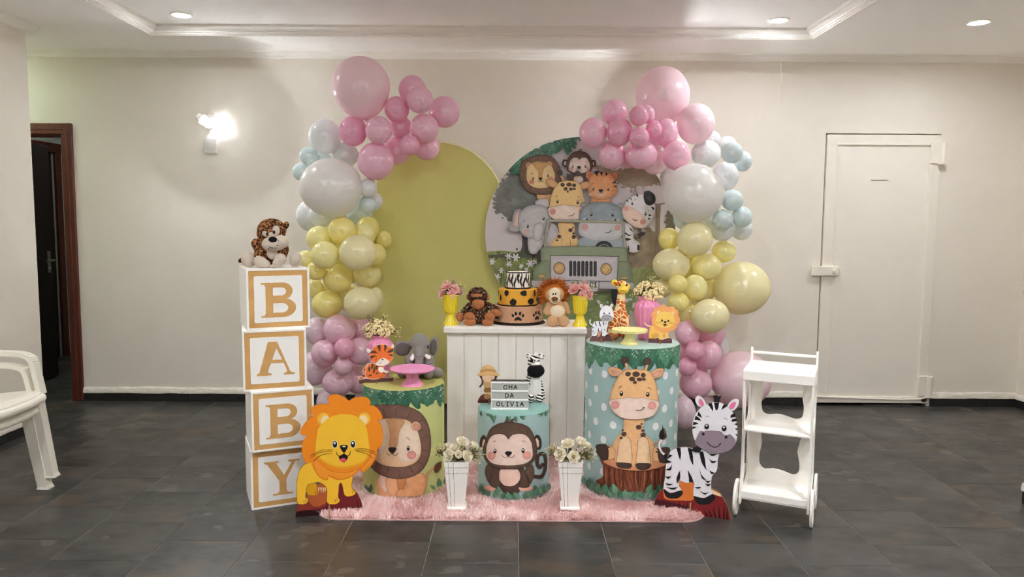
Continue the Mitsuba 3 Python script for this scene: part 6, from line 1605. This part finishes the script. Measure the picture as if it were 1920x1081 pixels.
# the plush giraffe on the tall drum
q = Toy(650, 1165, (0.560, 3.865, 0.781), 1 / 3540)
t = thing('plush_giraffe', 'plush giraffe with orange patches and yellow muzzle, behind the pale yellow cake stand', 'plush toy')
q.part(t, 'body', [m3.Manifold.batch_hull([q.e(700, 590, 0, 105, 90, 60), q.e(670, 830, 20, 165, 120, 130)]), q.e(660, 1000, 40, 170, 110, 160)], F_GIR)
q.part(t, 'neck', [q.c((712, 290, 0), 68, (700, 560, 0), 92)], F_GIR)
q.part(t, 'head', [q.e(715, 170, 0, 118, 105, 100)], F_GIR)
q.part(t, 'muzzle', [q.e(735, 240, -60, 104, 95, 76), q.e(722, 170, -60, 66, 70, 70)], F_YEL, 'yellow muzzle')
k = q.part(t, 'ear', [q.e(582, 118, 10, 60, 28, 66, (0, -35, 0))], F_YEL, 'yellow ear')
q.ball(k, 'inner_ear', 586, 124, -14, 30, 12, 30, F_MANE)
q.part(t, 'ear', [q.e(845, 190, 30, 34, 24, 50)], F_YEL, 'yellow ear')
for u in (662, 786):
    q.ball(t, 'eye', u, 152, -108, 17, 11, 17, M_EYE)
q.seam(t, 'mouth', [(680, 255, -140), (720, 250, -152), (745, 262, -155), (790, 248, -142)], 4, M_CHOC)
q.part(t, 'foreleg', [q.c((600, 760, -60), 84, (540, 1040, -110), 88)], F_GIR)
q.part(t, 'foreleg', [q.c((770, 760, -60), 84, (785, 1040, -110), 82)], F_GIR)
q.part(t, 'hoof', [q.c((540, 1100, -110), 80, (560, 1105, -170), 70)], F_BROWN)
q.part(t, 'hoof', [q.c((790, 1100, -110), 78, (800, 1105, -160), 66)], F_BROWN)
q.part(t, 'hind_leg', [q.c((520, 1000, 30), 70, (470, 1085, -10), 72)], F_BROWN)

# ------------------------------------------------------------------ flowers
def petal(L, w, cup, lift):
    """One petal from the origin along +x, cupped and lifting; 12 triangles."""
    u = np.array([0, .35, .7, 1.0])
    hw = np.array([.18, .85, 1.0, .28]) * w / 2
    V = []
    for a, h in zip(u, hw):
        for s in (-1, 0, 1):
            V.append((a * L * math.cos(lift) , s * h, a * L * math.sin(lift) + cup * w * (s * s) * 0.4 + cup * L * 0.25 * a * a))
    F = []
    for i in range(3):
        for j in range(2):
            p = i * 3 + j
            F += [(p, p + 3, p + 4), (p, p + 4, p + 1)]
    return np.array(V), np.array(F)


def bloom(kind, r, seed):
    q = np.random.default_rng(seed)
    V, F, at = [], [], 0
    rings = {'dahlia': [(14, 1.0, .26, .25, .15), (13, .82, .24, .7, .2), (10, .6, .22, 1.05, .3), (6, .38, .2, 1.35, .3)],
             'rose': [(6, 1.0, .95, .25, .5), (6, .86, .85, .75, .7), (5, .70, .8, 1.1, .9), (4, .55, .62, 1.3, 1.1), (3, .42, .42, 1.42, 1.2)]}[kind]
    for n, L, w, lift, cup in rings:
        off = q.uniform(0, 6)
        for i in range(n):
            v, f = petal(L * r * q.uniform(.92, 1.08), w * r, cup, lift + q.uniform(-.1, .1))
            a = off + 2 * math.pi * i / n + q.uniform(-.08, .08)
            c, s = math.cos(a), math.sin(a)
            v = v @ np.array([[c, s, 0], [-s, c, 0], [0, 0, 1]])
            V.append(v)
            F.append(f + at)
            at += len(v)
    return trimesh.Trimesh(np.vstack(V), np.vstack(F), process=False)


def cluster(r, n, b, seed):
    """A dense head of small florets."""
    q = np.random.default_rng(seed)
    ico = trimesh.creation.icosphere(1, 1.0)
    ms = []
    for i in range(n):
        d = q.normal(0, 1, 3)
        d[2] = abs(d[2]) * 0.8 - 0.1
        d /= np.linalg.norm(d)
        m = ico.copy()
        m.apply_transform(np.diag([b * q.uniform(.7, 1.2), b * q.uniform(.7, 1.2), b * q.uniform(.5, .9), 1]))
        m.apply_translation(d * r * q.uniform(.75, 1.05))
        ms.append(m)
    return trimesh.util.concatenate(ms)


def aim(m, pos, d):
    m = m.copy()
    m.apply_transform(trimesh.geometry.align_vectors((0, 0, 1), np.asarray(d, float) / np.linalg.norm(d)))
    m.apply_translation(pos)
    return m


M_PINKPETAL, M_IVORY, M_STRAW, M_GREENL, M_STEM, M_BERRY, M_HUSK = (mat('pink_petal', (240, 194, 186), 0.7, 0.2), mat('ivory_petal', (238, 232, 214), 0.7, 0.2), mat('straw_petal', (236, 218, 168), 0.75, 0.2), mat('leaf_green', (70, 92, 58), 0.6, 0.25),
                                                                 mat('stem', (110, 112, 64), 0.7, 0.2), mat('berry', (226, 208, 160), 0.5, 0.3), mat('husk', (78, 58, 44), 0.8, 0.2))


def bouquet(label, at, heads, fillers, leaves, seed, spread):
    """heads: (kind, dx, dy, dz, radius, material); fillers: sprays of small buds; all above the vase mouth at."""
    t = thing('bouquet', label, 'flowers')
    q = np.random.default_rng(seed)
    o = np.array(at)
    core = o + np.array([0, 0, -0.01])
    for i, (kind, dx, dy, dz, r, m) in enumerate(heads):
        pos = o + np.array([dx, dy, dz])
        d = np.array([dx, dy - 0.02, dz * 0.6 + 0.015])
        g = bloom(kind, r, seed * 50 + i) if kind != 'cluster' else cluster(r, 46, r * 0.22, seed * 50 + i)
        part(t, {'dahlia': 'dahlia', 'rose': 'rose', 'cluster': 'flower_cluster'}[kind], aim(g, pos - (d / np.linalg.norm(d)) * r * 0.4, d), m, smooth=kind == 'cluster')
        part(t, 'stem', tube([tuple(core + q.normal(0, .004, 3) * [1, 1, 0]), tuple(core * 0.45 + pos * 0.55), tuple(pos - d / np.linalg.norm(d) * r * 0.3)], 0.0016, 5), M_STEM)
    for i, (dx, dy, dz, r, n, m) in enumerate(fillers):
        pos = o + np.array([dx, dy, dz])
        ms = []
        tips = [pos + q.normal(0, r, 3) for _ in range(n)]
        for p in tips:
            b = trimesh.creation.icosphere(1, q.uniform(.0018, .0034))
            b.apply_translation(p)
            ms.append(b)
        k = part(t, 'bud_spray', cat_(*ms), m, smooth=True, kind='stuff')
        part(k, 'twigs', cat_(*[tube([tuple(core), tuple(core * .4 + pos * .6 + q.normal(0, .003, 3)), tuple(p)], 0.0007, 3) for p in tips]), M_STEM, kind='stuff')
    for i in range(leaves):
        a = q.uniform(0, 2 * math.pi)
        v, f = petal(q.uniform(.03, .045), q.uniform(.014, .02), .3, q.uniform(.1, .9))
        m = trimesh.Trimesh(v, f, process=False)
        m.apply_transform(trimesh.transformations.rotation_matrix(a, (0, 0, 1)))
        m.apply_translation(o + np.array([math.cos(a) * spread * .25, math.sin(a) * spread * .25, q.uniform(-.002, .02)]))
        part(t, 'leaf', m, M_GREENL)
    return t


pk = M_PINKPETAL
for i, ((x, y, _), lab) in enumerate(zip(YV, ('pink flowers in the yellow goblet vase left of the brown plush monkey', 'pink flowers in the yellow goblet vase right of the plush lion'))):
    top = (x, y, 0.785 + 0.176)
    s = 1 if i == 0 else -1
    bouquet(lab, top, [('dahlia', -0.024 * s, -.02, .060, .044, pk), ('dahlia' if i == 0 else 'rose', 0.036 * s, -.022, .044, .040, pk), ('dahlia', -0.054 * s, -.02, .014, .040, pk), ('dahlia', 0.012, -.04, .014, .034, pk), ('dahlia', 0.0, .03, .055, .042, pk), ('dahlia', 0.056, .012, .026, .036, pk), ('dahlia', -.056, .015, .036, .036, pk)],
            [(0.018, -.005, .088, .010, 22, pk), (0.066, .0, .055, .012, 24, M_STRAW), (0.072, -.01, .018, .013, 24, pk), (-.03, -.005, .08, .010, 16, M_STRAW)], 9, 60 + i, .08)
st = M_STRAW
bouquet('cream dried flowers in the pink ribbed vase behind the tiger cut-out', (-0.700, 3.875, 0.563 + 0.226), [('cluster', -.055, -.03, .018, .026, st), ('cluster', -.012, -.045, .040, .026, st), ('cluster', .034, -.045, .022, .027, st), ('cluster', .012, -.01, .062, .028, st), ('cluster', -.030, 0, .070, .026, st), ('cluster', .058, -.015, .040, .026, st), ('cluster', -.062, .0, .048, .024, st), ('cluster', .03, .03, .058, .028, st), ('cluster', -.01, .045, .05, .028, st)],
        [(.025, 0, .105, .010, 18, st), (.095, -.02, .022, .016, 26, st), (-.085, -.02, .03, .012, 18, st), (-.045, -.01, .09, .012, 20, M_HUSK)], 8, 71, .1)
bouquet('cream dried flowers in the pink ribbed vase on the polka dot drum', (0.714, 3.86, 0.781 + 0.226), [('cluster', -.055, -.02, .040, .026, st), ('cluster', -.018, -.015, .062, .027, st), ('cluster', .024, -.045, .016, .028, st), ('cluster', .056, -.035, .022, .030, st), ('cluster', .036, .0, .060, .026, st), ('cluster', -.006, -.045, .012, .024, st), ('cluster', .062, 0, .055, .024, st), ('cluster', -.04, .02, .05, .026, st), ('cluster', .01, .04, .055, .028, st)],
        [(-.07, -.03, .018, .012, 22, st), (.02, 0, .09, .012, 20, st), (.088, -.01, .045, .012, 18, st), (-.05, -.01, .03, .010, 18, M_HUSK)], 8, 72, .1)
iv = M_IVORY
for i, ((x, y, z), lab) in enumerate(zip(SV, ('ivory roses with beige berries in the white square vase beside the green drum', 'ivory roses with beige berries in the white square vase beside the polka dot drum'))):
    s = 1 if i == 0 else -1
    hd = [(-.036, -.040, .030, .034), (.052, -.040, .026, .032), (-.014, -.010, .052, .032), (.010, -.048, .036, .022), (.025, .0, .082, .036), (.078, .0, .062, .030), (-.050, .01, .055, .026)] if i == 0 else [(-.050, -.040, .036, .036), (.012, -.050, .026, .033), (-.012, -.005, .074, .036), (.050, -.005, .080, .036), (.085, .01, .060, .028), (-.02, .03, .05, .03)]
    bouquet(lab, (x, y, z), [('rose', a, b, c, r, iv) for a, b, c, r in hd],
            [(-.095 * s if i == 0 else -.1, -.01, .045, .013, 34, M_BERRY), (-.075, -.01, .06, .012, 26, M_BERRY), (.03, -.02, .052, .012, 26, M_BERRY), (.102, -.02, .018, .016, 40, M_BERRY), (.085, -.025, .04, .014, 30, M_HUSK), (.095, -.02, .05, .013, 26, M_BERRY), (-.085, -.01, .03, .012, 18, M_HUSK)], 12, 80 + i, .12)

# ------------------------------------------------------------------ the rug
t = thing('rug', 'pale pink shaggy rug under the drums and flower vases', 'rug')
rug = sbox(-0.925, 3.325, 0.93, 4.34).buffer(-0.12).buffer(0.12, 8)
part(t, 'backing', place(prism(rug, 0.006), (0, 0, 0.001)), mat('rug_backing', (206, 172, 168), 0.9, 0.1))
rg = np.random.default_rng(77)
N = 90000
pts = np.column_stack([rg.uniform(-0.925, 0.93, N), rg.uniform(3.325, 4.34, N)])
ok = shapely.contains(rug.buffer(-0.003), shapely.points(pts))
for x, y, R in ((-.562, 3.778, .218), (.012, 3.726, .191), (.628, 3.791, .248)):
    ok &= (pts[:, 0] - x) ** 2 + (pts[:, 1] - y) ** 2 > R * R
for x, y, _ in SV:
    ok &= (np.abs(pts[:, 0] - x) > .044) | (np.abs(pts[:, 1] - y) > .044)
ok &= ~((pts[:, 1] > 4.28) & (pts[:, 0] > -.37) & (pts[:, 0] < .42))
pts = pts[ok]
n = len(pts)
swirl = meshkit.fbm(np.column_stack([pts * 6, np.zeros(n)]), 3) * 4 * math.pi + rg.normal(0, 0.8, n)
lean = rg.uniform(0.25, 1.2, n)
L = rg.uniform(0.024, 0.042, n)
d = np.stack([np.cos(swirl) * np.sin(lean), np.sin(swirl) * np.sin(lean), np.cos(lean)], 1)
root = np.column_stack([pts, np.full(n, 0.006)])
side = np.stack([-np.sin(swirl), np.cos(swirl), np.zeros(n)], 1) * rg.uniform(0.0011, 0.0022, n)[:, None]
mid = root + d * (L * 0.55)[:, None] + np.array([0, 0, 0.003])
tip = root + d * L[:, None] * np.array([1, 1, 0.72])
tip[:, 2] = np.maximum(tip[:, 2], 0.004)
V = np.stack([root - side, root + side, mid - side, mid + side, tip], 1).reshape(-1, 3)
b = np.arange(n)[:, None] * 5
F = np.concatenate([b + [0, 1, 3], b + [0, 3, 2], b + [2, 3, 4]], 0)
tone = np.clip(0.5 + 0.5 * (meshkit.fbm(np.column_stack([pts * 9, np.ones(n)]), 3) - 0.5) * 2 + rg.normal(0, 0.34, n), 0, 1)[:, None]
col = srgb(224, 180, 178) * (1 - tone) + srgb(254, 236, 232) * tone
part(t, 'pile', trimesh.Trimesh(V, F, process=False), mat('pile', {'type': 'mesh_attribute', 'name': 'vertex_color'}, 0.9, 0.1, sheen=0.4), color=np.repeat(col, 5, 0), kind='stuff', label='shaggy pink pile')
# ------------------------------------------------------------------ the balloon garlands
BALLOONS = [
    ('l', 'blush', -0.979, 4.826, 2.248, 0.1851, 0.1954), ('l', 'pink', -0.665, 4.94, 2.257, 0.0913, 0.0913), ('l', 'pink', -0.594, 4.76, 2.162, 0.0847, 0.0847),
    ('l', 'pink', -0.456, 4.956, 2.116, 0.1024, 0.1024), ('l', 'rose', -0.751, 4.83, 2.112, 0.0791, 0.0826), ('l', 'rose', -1.039, 4.852, 1.974, 0.0901, 0.097),
    ('l', 'pink', -0.856, 4.76, 1.97, 0.085, 0.0884), ('l', 'pink', -0.749, 4.952, 2.019, 0.0742, 0.0742), ('l', 'pink', -0.577, 4.843, 1.993, 0.0933, 0.0933),
    ('l', 'pink', -0.892, 4.832, 1.781, 0.1177, 0.1212), ('l', 'rose', -0.663, 4.76, 1.878, 0.0647, 0.0647), ('l', 'pink', -0.582, 5.0, 1.893, 0.0894, 0.0894),
    ('l', 'pink', -0.78, 5.005, 1.867, 0.0896, 0.0931), ('l', 'white', -1.248, 4.951, 1.95, 0.1061, 0.1167), ('l', 'clear', -1.131, 5.035, 1.839, 0.0865, 0.0829),
    ('l', 'aqua', -1.374, 5.012, 1.828, 0.061, 0.061), ('l', 'aqua', -1.435, 5.057, 1.725, 0.0617, 0.0617), ('l', 'aqua', -1.304, 5.103, 1.787, 0.0732, 0.0732),
    ('l', 'pearl', -1.181, 4.829, 1.607, 0.2014, 0.1909), ('l', 'white', -0.951, 4.879, 1.611, 0.0596, 0.0631), ('l', 'white', -0.94, 5.059, 1.53, 0.0546, 0.0583),
    ('l', 'aqua', -0.965, 4.943, 1.505, 0.0605, 0.0605), ('l', 'white', -1.439, 5.264, 1.431, 0.0987, 0.1101), ('l', 'clear', -1.307, 5.077, 1.437, 0.0915, 0.0879),
    ('l', 'aqua', -1.083, 5.236, 1.444, 0.0906, 0.0831), ('l', 'yellow', -1.127, 4.894, 1.33, 0.0919, 0.0919), ('l', 'lemon', -1.303, 4.994, 1.274, 0.0903, 0.0867),
    ('l', 'yellow', -0.999, 5.109, 1.344, 0.0775, 0.0812), ('l', 'lemon', -0.987, 4.955, 1.302, 0.0681, 0.0716), ('l', 'yellow', -0.894, 5.135, 1.266, 0.052, 0.0594),
    ('l', 'lemon', -1.212, 4.76, 1.173, 0.0897, 0.0897), ('l', 'butter', -0.998, 4.76, 1.188, 0.1207, 0.1172), ('l', 'yellow', -0.908, 4.924, 1.168, 0.0642, 0.0749),
    ('l', 'lemon', -1.396, 4.983, 1.126, 0.0723, 0.0687), ('l', 'yellow', -1.3, 4.877, 1.064, 0.0637, 0.0637), ('l', 'yellow', -1.175, 4.942, 1.007, 0.097, 0.097),
    ('l', 'lemon', -0.985, 5.002, 1.029, 0.0945, 0.0872), ('l', 'lemon', -1.379, 5.11, 0.926, 0.0669, 0.0669), ('l', 'yellow', -1.267, 5.013, 0.825, 0.1023, 0.095),
    ('l', 'butter', -0.981, 4.76, 0.862, 0.1145, 0.1075), ('l', 'butter', -0.914, 4.922, 0.874, 0.0502, 0.0789), ('l', 'mauve', -1.153, 4.888, 0.671, 0.1072, 0.1001),
    ('l', 'mauve', -1.283, 4.996, 0.488, 0.0916, 0.0952), ('l', 'mauve', -1.219, 4.83, 0.525, 0.0602, 0.0602), ('l', 'rose', -1.093, 4.76, 0.567, 0.0663, 0.0663),
    ('l', 'mauve', -1.114, 4.801, 0.435, 0.0599, 0.0599), ('l', 'mauve', -1.178, 4.93, 0.302, 0.1052, 0.0907), ('l', 'mauve', -1.019, 4.891, 0.523, 0.086, 0.0932),
    ('l', 'lilac', -1.36, 5.088, 0.629, 0.0819, 0.0967), ('l', 'lilac', -1.403, 5.177, 0.347, 0.1141, 0.1217), ('l', 'mauve', -1.034, 5.024, 0.659, 0.0882, 0.0882),
    ('l', 'lilac', -1.262, 5.084, 0.131, 0.105, 0.0975), ('l', 'mauve', -1.071, 5.075, 0.287, 0.0933, 0.0971), ('l', 'lilac', -1.039, 5.209, 0.141, 0.0845, 0.0845),
    ('l', 'lemon', -1.216, 5.11, 1.187, 0.0888, 0.0888), ('l', 'lemon', -1.166, 5.209, 1.04, 0.0946, 0.0946), ('l', 'lemon', -1.318, 5.234, 0.897, 0.0838, 0.0838),
    ('l', 'lemon', -1.199, 5.345, 0.844, 0.1012, 0.1012), ('l', 'white', -1.244, 5.377, 1.456, 0.1008, 0.1008), ('l', 'mauve', -1.198, 5.125, 0.549, 0.0901, 0.0901),
    ('l', 'mauve', -1.176, 5.262, 0.293, 0.1006, 0.1006), ('r', 'blush', 1.04, 5.229, 2.272, 0.1859, 0.2045), ('r', 'pink', 0.678, 4.99, 2.124, 0.0889, 0.0853),
    ('r', 'pink', 0.528, 4.928, 1.983, 0.0915, 0.0985), ('r', 'rose', 0.693, 4.854, 1.982, 0.0832, 0.0936), ('r', 'rose', 0.8, 4.76, 2.071, 0.0611, 0.0645),
    ('r', 'pink', 0.87, 4.887, 2.1, 0.0557, 0.0592), ('r', 'rose', 0.911, 4.832, 1.994, 0.0517, 0.0586), ('r', 'rose', 0.806, 4.76, 1.938, 0.0646, 0.0646),
    ('r', 'pink', 1.019, 4.973, 1.992, 0.0781, 0.0959), ('r', 'blush', 1.235, 5.065, 2.065, 0.1264, 0.1373), ('r', 'pink', 0.66, 4.95, 1.843, 0.085, 0.0921),
    ('r', 'pink', 0.843, 4.897, 1.84, 0.1052, 0.0947), ('r', 'pink', 1.076, 4.891, 1.834, 0.091, 0.0945), ('r', 'blush', 0.968, 5.071, 1.81, 0.0872, 0.0872),
    ('r', 'pink', 0.779, 5.072, 1.826, 0.0618, 0.0618), ('r', 'white', 1.338, 5.159, 1.874, 0.0997, 0.096), ('r', 'white', 1.408, 5.293, 1.984, 0.0643, 0.0643),
    ('r', 'white', 1.538, 5.362, 1.951, 0.069, 0.069), ('r', 'aqua', 1.398, 4.76, 1.844, 0.0681, 0.0681), ('r', 'aqua', 1.536, 4.969, 1.808, 0.057, 0.0676),
    ('r', 'white', 1.414, 4.942, 1.707, 0.0851, 0.0958), ('r', 'pearl', 1.176, 4.826, 1.588, 0.1943, 0.1909), ('r', 'white', 1.085, 5.151, 1.718, 0.0628, 0.0739),
    ('r', 'aqua', 1.435, 4.841, 1.546, 0.0697, 0.0697), ('r', 'aqua', 1.374, 4.832, 1.42, 0.0662, 0.0662), ('r', 'aqua', 1.521, 4.905, 1.436, 0.0672, 0.0707),
    ('r', 'clear', 1.411, 4.968, 1.346, 0.0789, 0.0718), ('r', 'clear', 1.566, 5.05, 1.354, 0.0729, 0.0729), ('r', 'aqua', 1.141, 4.956, 1.416, 0.0608, 0.0608),
    ('r', 'butter', 1.2, 4.845, 1.287, 0.1156, 0.1121), ('r', 'yellow', 1.067, 5.013, 1.286, 0.0725, 0.0761), ('r', 'butter', 1.065, 4.914, 1.117, 0.1247, 0.1105),
    ('r', 'lemon', 1.459, 5.081, 1.202, 0.0809, 0.0773), ('r', 'lemon', 1.316, 4.988, 1.1, 0.1049, 0.0941), ('r', 'butter', 1.586, 5.071, 0.949, 0.1918, 0.1844),
    ('r', 'yellow', 1.076, 4.76, 1.001, 0.0623, 0.0588), ('r', 'lemon', 1.218, 4.883, 0.967, 0.0817, 0.0852), ('r', 'yellow', 1.097, 4.823, 0.876, 0.0703, 0.0668),
    ('r', 'butter', 1.025, 4.999, 0.952, 0.0654, 0.0654), ('r', 'butter', 1.29, 4.76, 0.793, 0.1216, 0.1112), ('r', 'lemon', 1.194, 4.955, 0.783, 0.0723, 0.0723),
    ('r', 'pink', 1.17, 4.854, 0.666, 0.0816, 0.0852), ('r', 'pink', 1.375, 5.006, 0.641, 0.0879, 0.0769), ('r', 'rose', 1.203, 4.76, 0.564, 0.0628, 0.0628),
    ('r', 'pink', 1.328, 4.899, 0.512, 0.0862, 0.097), ('r', 'rose', 1.166, 4.813, 0.448, 0.0601, 0.0636), ('r', 'pink', 1.258, 4.94, 0.309, 0.109, 0.1054),
    ('r', 'pink', 1.147, 4.958, 0.537, 0.0654, 0.0727), ('r', 'blush', 1.586, 5.025, 0.319, 0.2069, 0.1958), ('r', 'lilac', 1.137, 4.76, 0.152, 0.0773, 0.109),
    ('r', 'lilac', 1.414, 5.116, 0.08, 0.0982, 0.102), ('r', 'white', 1.473, 5.106, 0.532, 0.0524, 0.0748), ('r', 'lemon', 1.231, 5.125, 1.173, 0.0891, 0.0891),
    ('r', 'lemon', 1.352, 5.193, 0.937, 0.0982, 0.0982), ('r', 'lemon', 1.325, 5.348, 0.822, 0.0935, 0.0935), ('r', 'lemon', 1.265, 5.287, 1.063, 0.0921, 0.0921),
    ('r', 'white', 1.351, 5.078, 1.443, 0.0879, 0.0879), ('r', 'mauve', 1.328, 5.146, 0.563, 0.0829, 0.0829), ('r', 'mauve', 1.285, 5.13, 0.375, 0.098, 0.098),
    ('r', 'pink', 0.944, 5.213, 1.943, 0.0969, 0.0969)]

COL = {'blush': (254, 228, 236), 'pink': (252, 206, 226), 'rose': (249, 188, 214), 'white': (242, 244, 245), 'clear': (236, 240, 240), 'aqua': (226, 239, 240), 'pearl': (246, 244, 241),
       'yellow': (253, 243, 160), 'lemon': (252, 245, 180), 'butter': (250, 243, 196), 'mauve': (248, 208, 226), 'lilac': (244, 221, 233)}
scene['material_balloon'] = {'type': 'blendbsdf', 'weight': 0.045,
                             'first': {'type': 'principledthin', 'base_color': {'type': 'mesh_attribute', 'name': 'vertex_color'}, 'roughness': 0.4, 'spec_trans': 0.0, 'diff_trans': 0.42},
                             'second': {'type': 'roughconductor', 'alpha': 0.07, 'specular_reflectance': rgb((1, 1, 1))}}
ths = np.linspace(0, math.pi, 70)
prof = [(math.sin(a) * (1 - 0.05 * math.cos(a) ** 2 + 0.04 * math.cos(a)), math.cos(a) * -1.0) for a in ths]
prof = [(r, z if z < 0.6 else 0.6 + (z - 0.6) * 1.12) for r, z in prof][:-4]
prof = [(max(r, 1e-4), z) for r, z in prof] + [(0.06, 1.062), (0.035, 1.075), (0.05, 1.085), (0.07, 1.12), (0.02, 1.125)]
BMESH = {}


def balloon_mesh(c):
    m = lathe(prof, 36)
    v = np.array(m.vertices)
    base = srgb(*COL[c])
    k = np.ones(len(v))
    tip = np.hypot(v[:, 0], v[:, 1])
    k[(v[:, 2] < -0.9) & (tip < 0.05)] = 0.5
    k[v[:, 2] > 1.03] = 0.75
    return mikit.ply(m, 'material_balloon', smooth=True, color=np.clip(base[None] ** (1 + 0.9 * (1 - k[:, None])), 0, 1))


names = {'blush': 'pale pink', 'pink': 'pink', 'rose': 'deep pink', 'white': 'white', 'clear': 'translucent white', 'aqua': 'pale aqua', 'pearl': 'pearl white', 'yellow': 'yellow', 'lemon': 'lemon yellow', 'butter': 'pale yellow', 'mauve': 'mauve pink', 'lilac': 'lilac pink'}
ordinal = ['topmost', 'second from the top', 'third from the top', 'fourth from the top', 'fifth from the top', 'sixth from the top', 'seventh from the top', 'eighth from the top', 'ninth from the top', 'tenth from the top', 'eleventh from the top', 'twelfth from the top', 'thirteenth from the top']
rb = np.random.default_rng(31)
rank = {}
for s in 'lr':
    for c in COL:
        g = sorted([b for b in BALLOONS if b[0] == s and b[1] == c], key=lambda b: -b[4])
        for i, b in enumerate(g):
            rank[b] = (i, len(g))
for b in BALLOONS:
    s, c, x, y, z, rx, rz = b
    side = 'left' if s == 'l' else 'right'
    big = (rx + rz) / 2
    size = 'huge ' if big > 0.16 else 'large ' if big > 0.115 else 'small ' if big < 0.072 else ''
    i, n = rank[b]
    where = f'the only one in the {side} garland' if n == 1 else f'{ordinal[i]} of its colour in the {side} garland' if i < n - 1 else f'lowest of its colour in the {side} garland'
    k = thing('balloon', f'{size}{names[c]} balloon, {where}', 'balloon', f'{names[c]} balloons of the {side} garland' if n > 1 else None)
    if c not in BMESH:
        BMESH[c] = balloon_mesh(c)
    # the neck (+z of the mesh) points back into the garland; the spine runs behind the visible balloons
    spine = np.array([(-1.22 if s == 'l' else 1.42) if z < 1.9 else (-0.98 if s == 'l' else 1.2), 5.25, z])
    d = spine - np.array([x, y, z]) + rb.normal(0, 0.10, 3)
    if big > 0.16:
        d = np.array([0.12 * (1 if s == 'l' else -1), 0.30, -1.0 if z > 2 else -0.5])
    d /= np.linalg.norm(d)
    R = trimesh.geometry.align_vectors((0, 0, 1), d)
    M = np.eye(4)
    M[:3, :3] = np.diag([rx, (rx + rz) / 2, rz]) @ R[:3, :3]
    M[:3, 3] = (x, y, z)
    scene[k] = {**BMESH[c], 'to_world': T(M.tolist())}
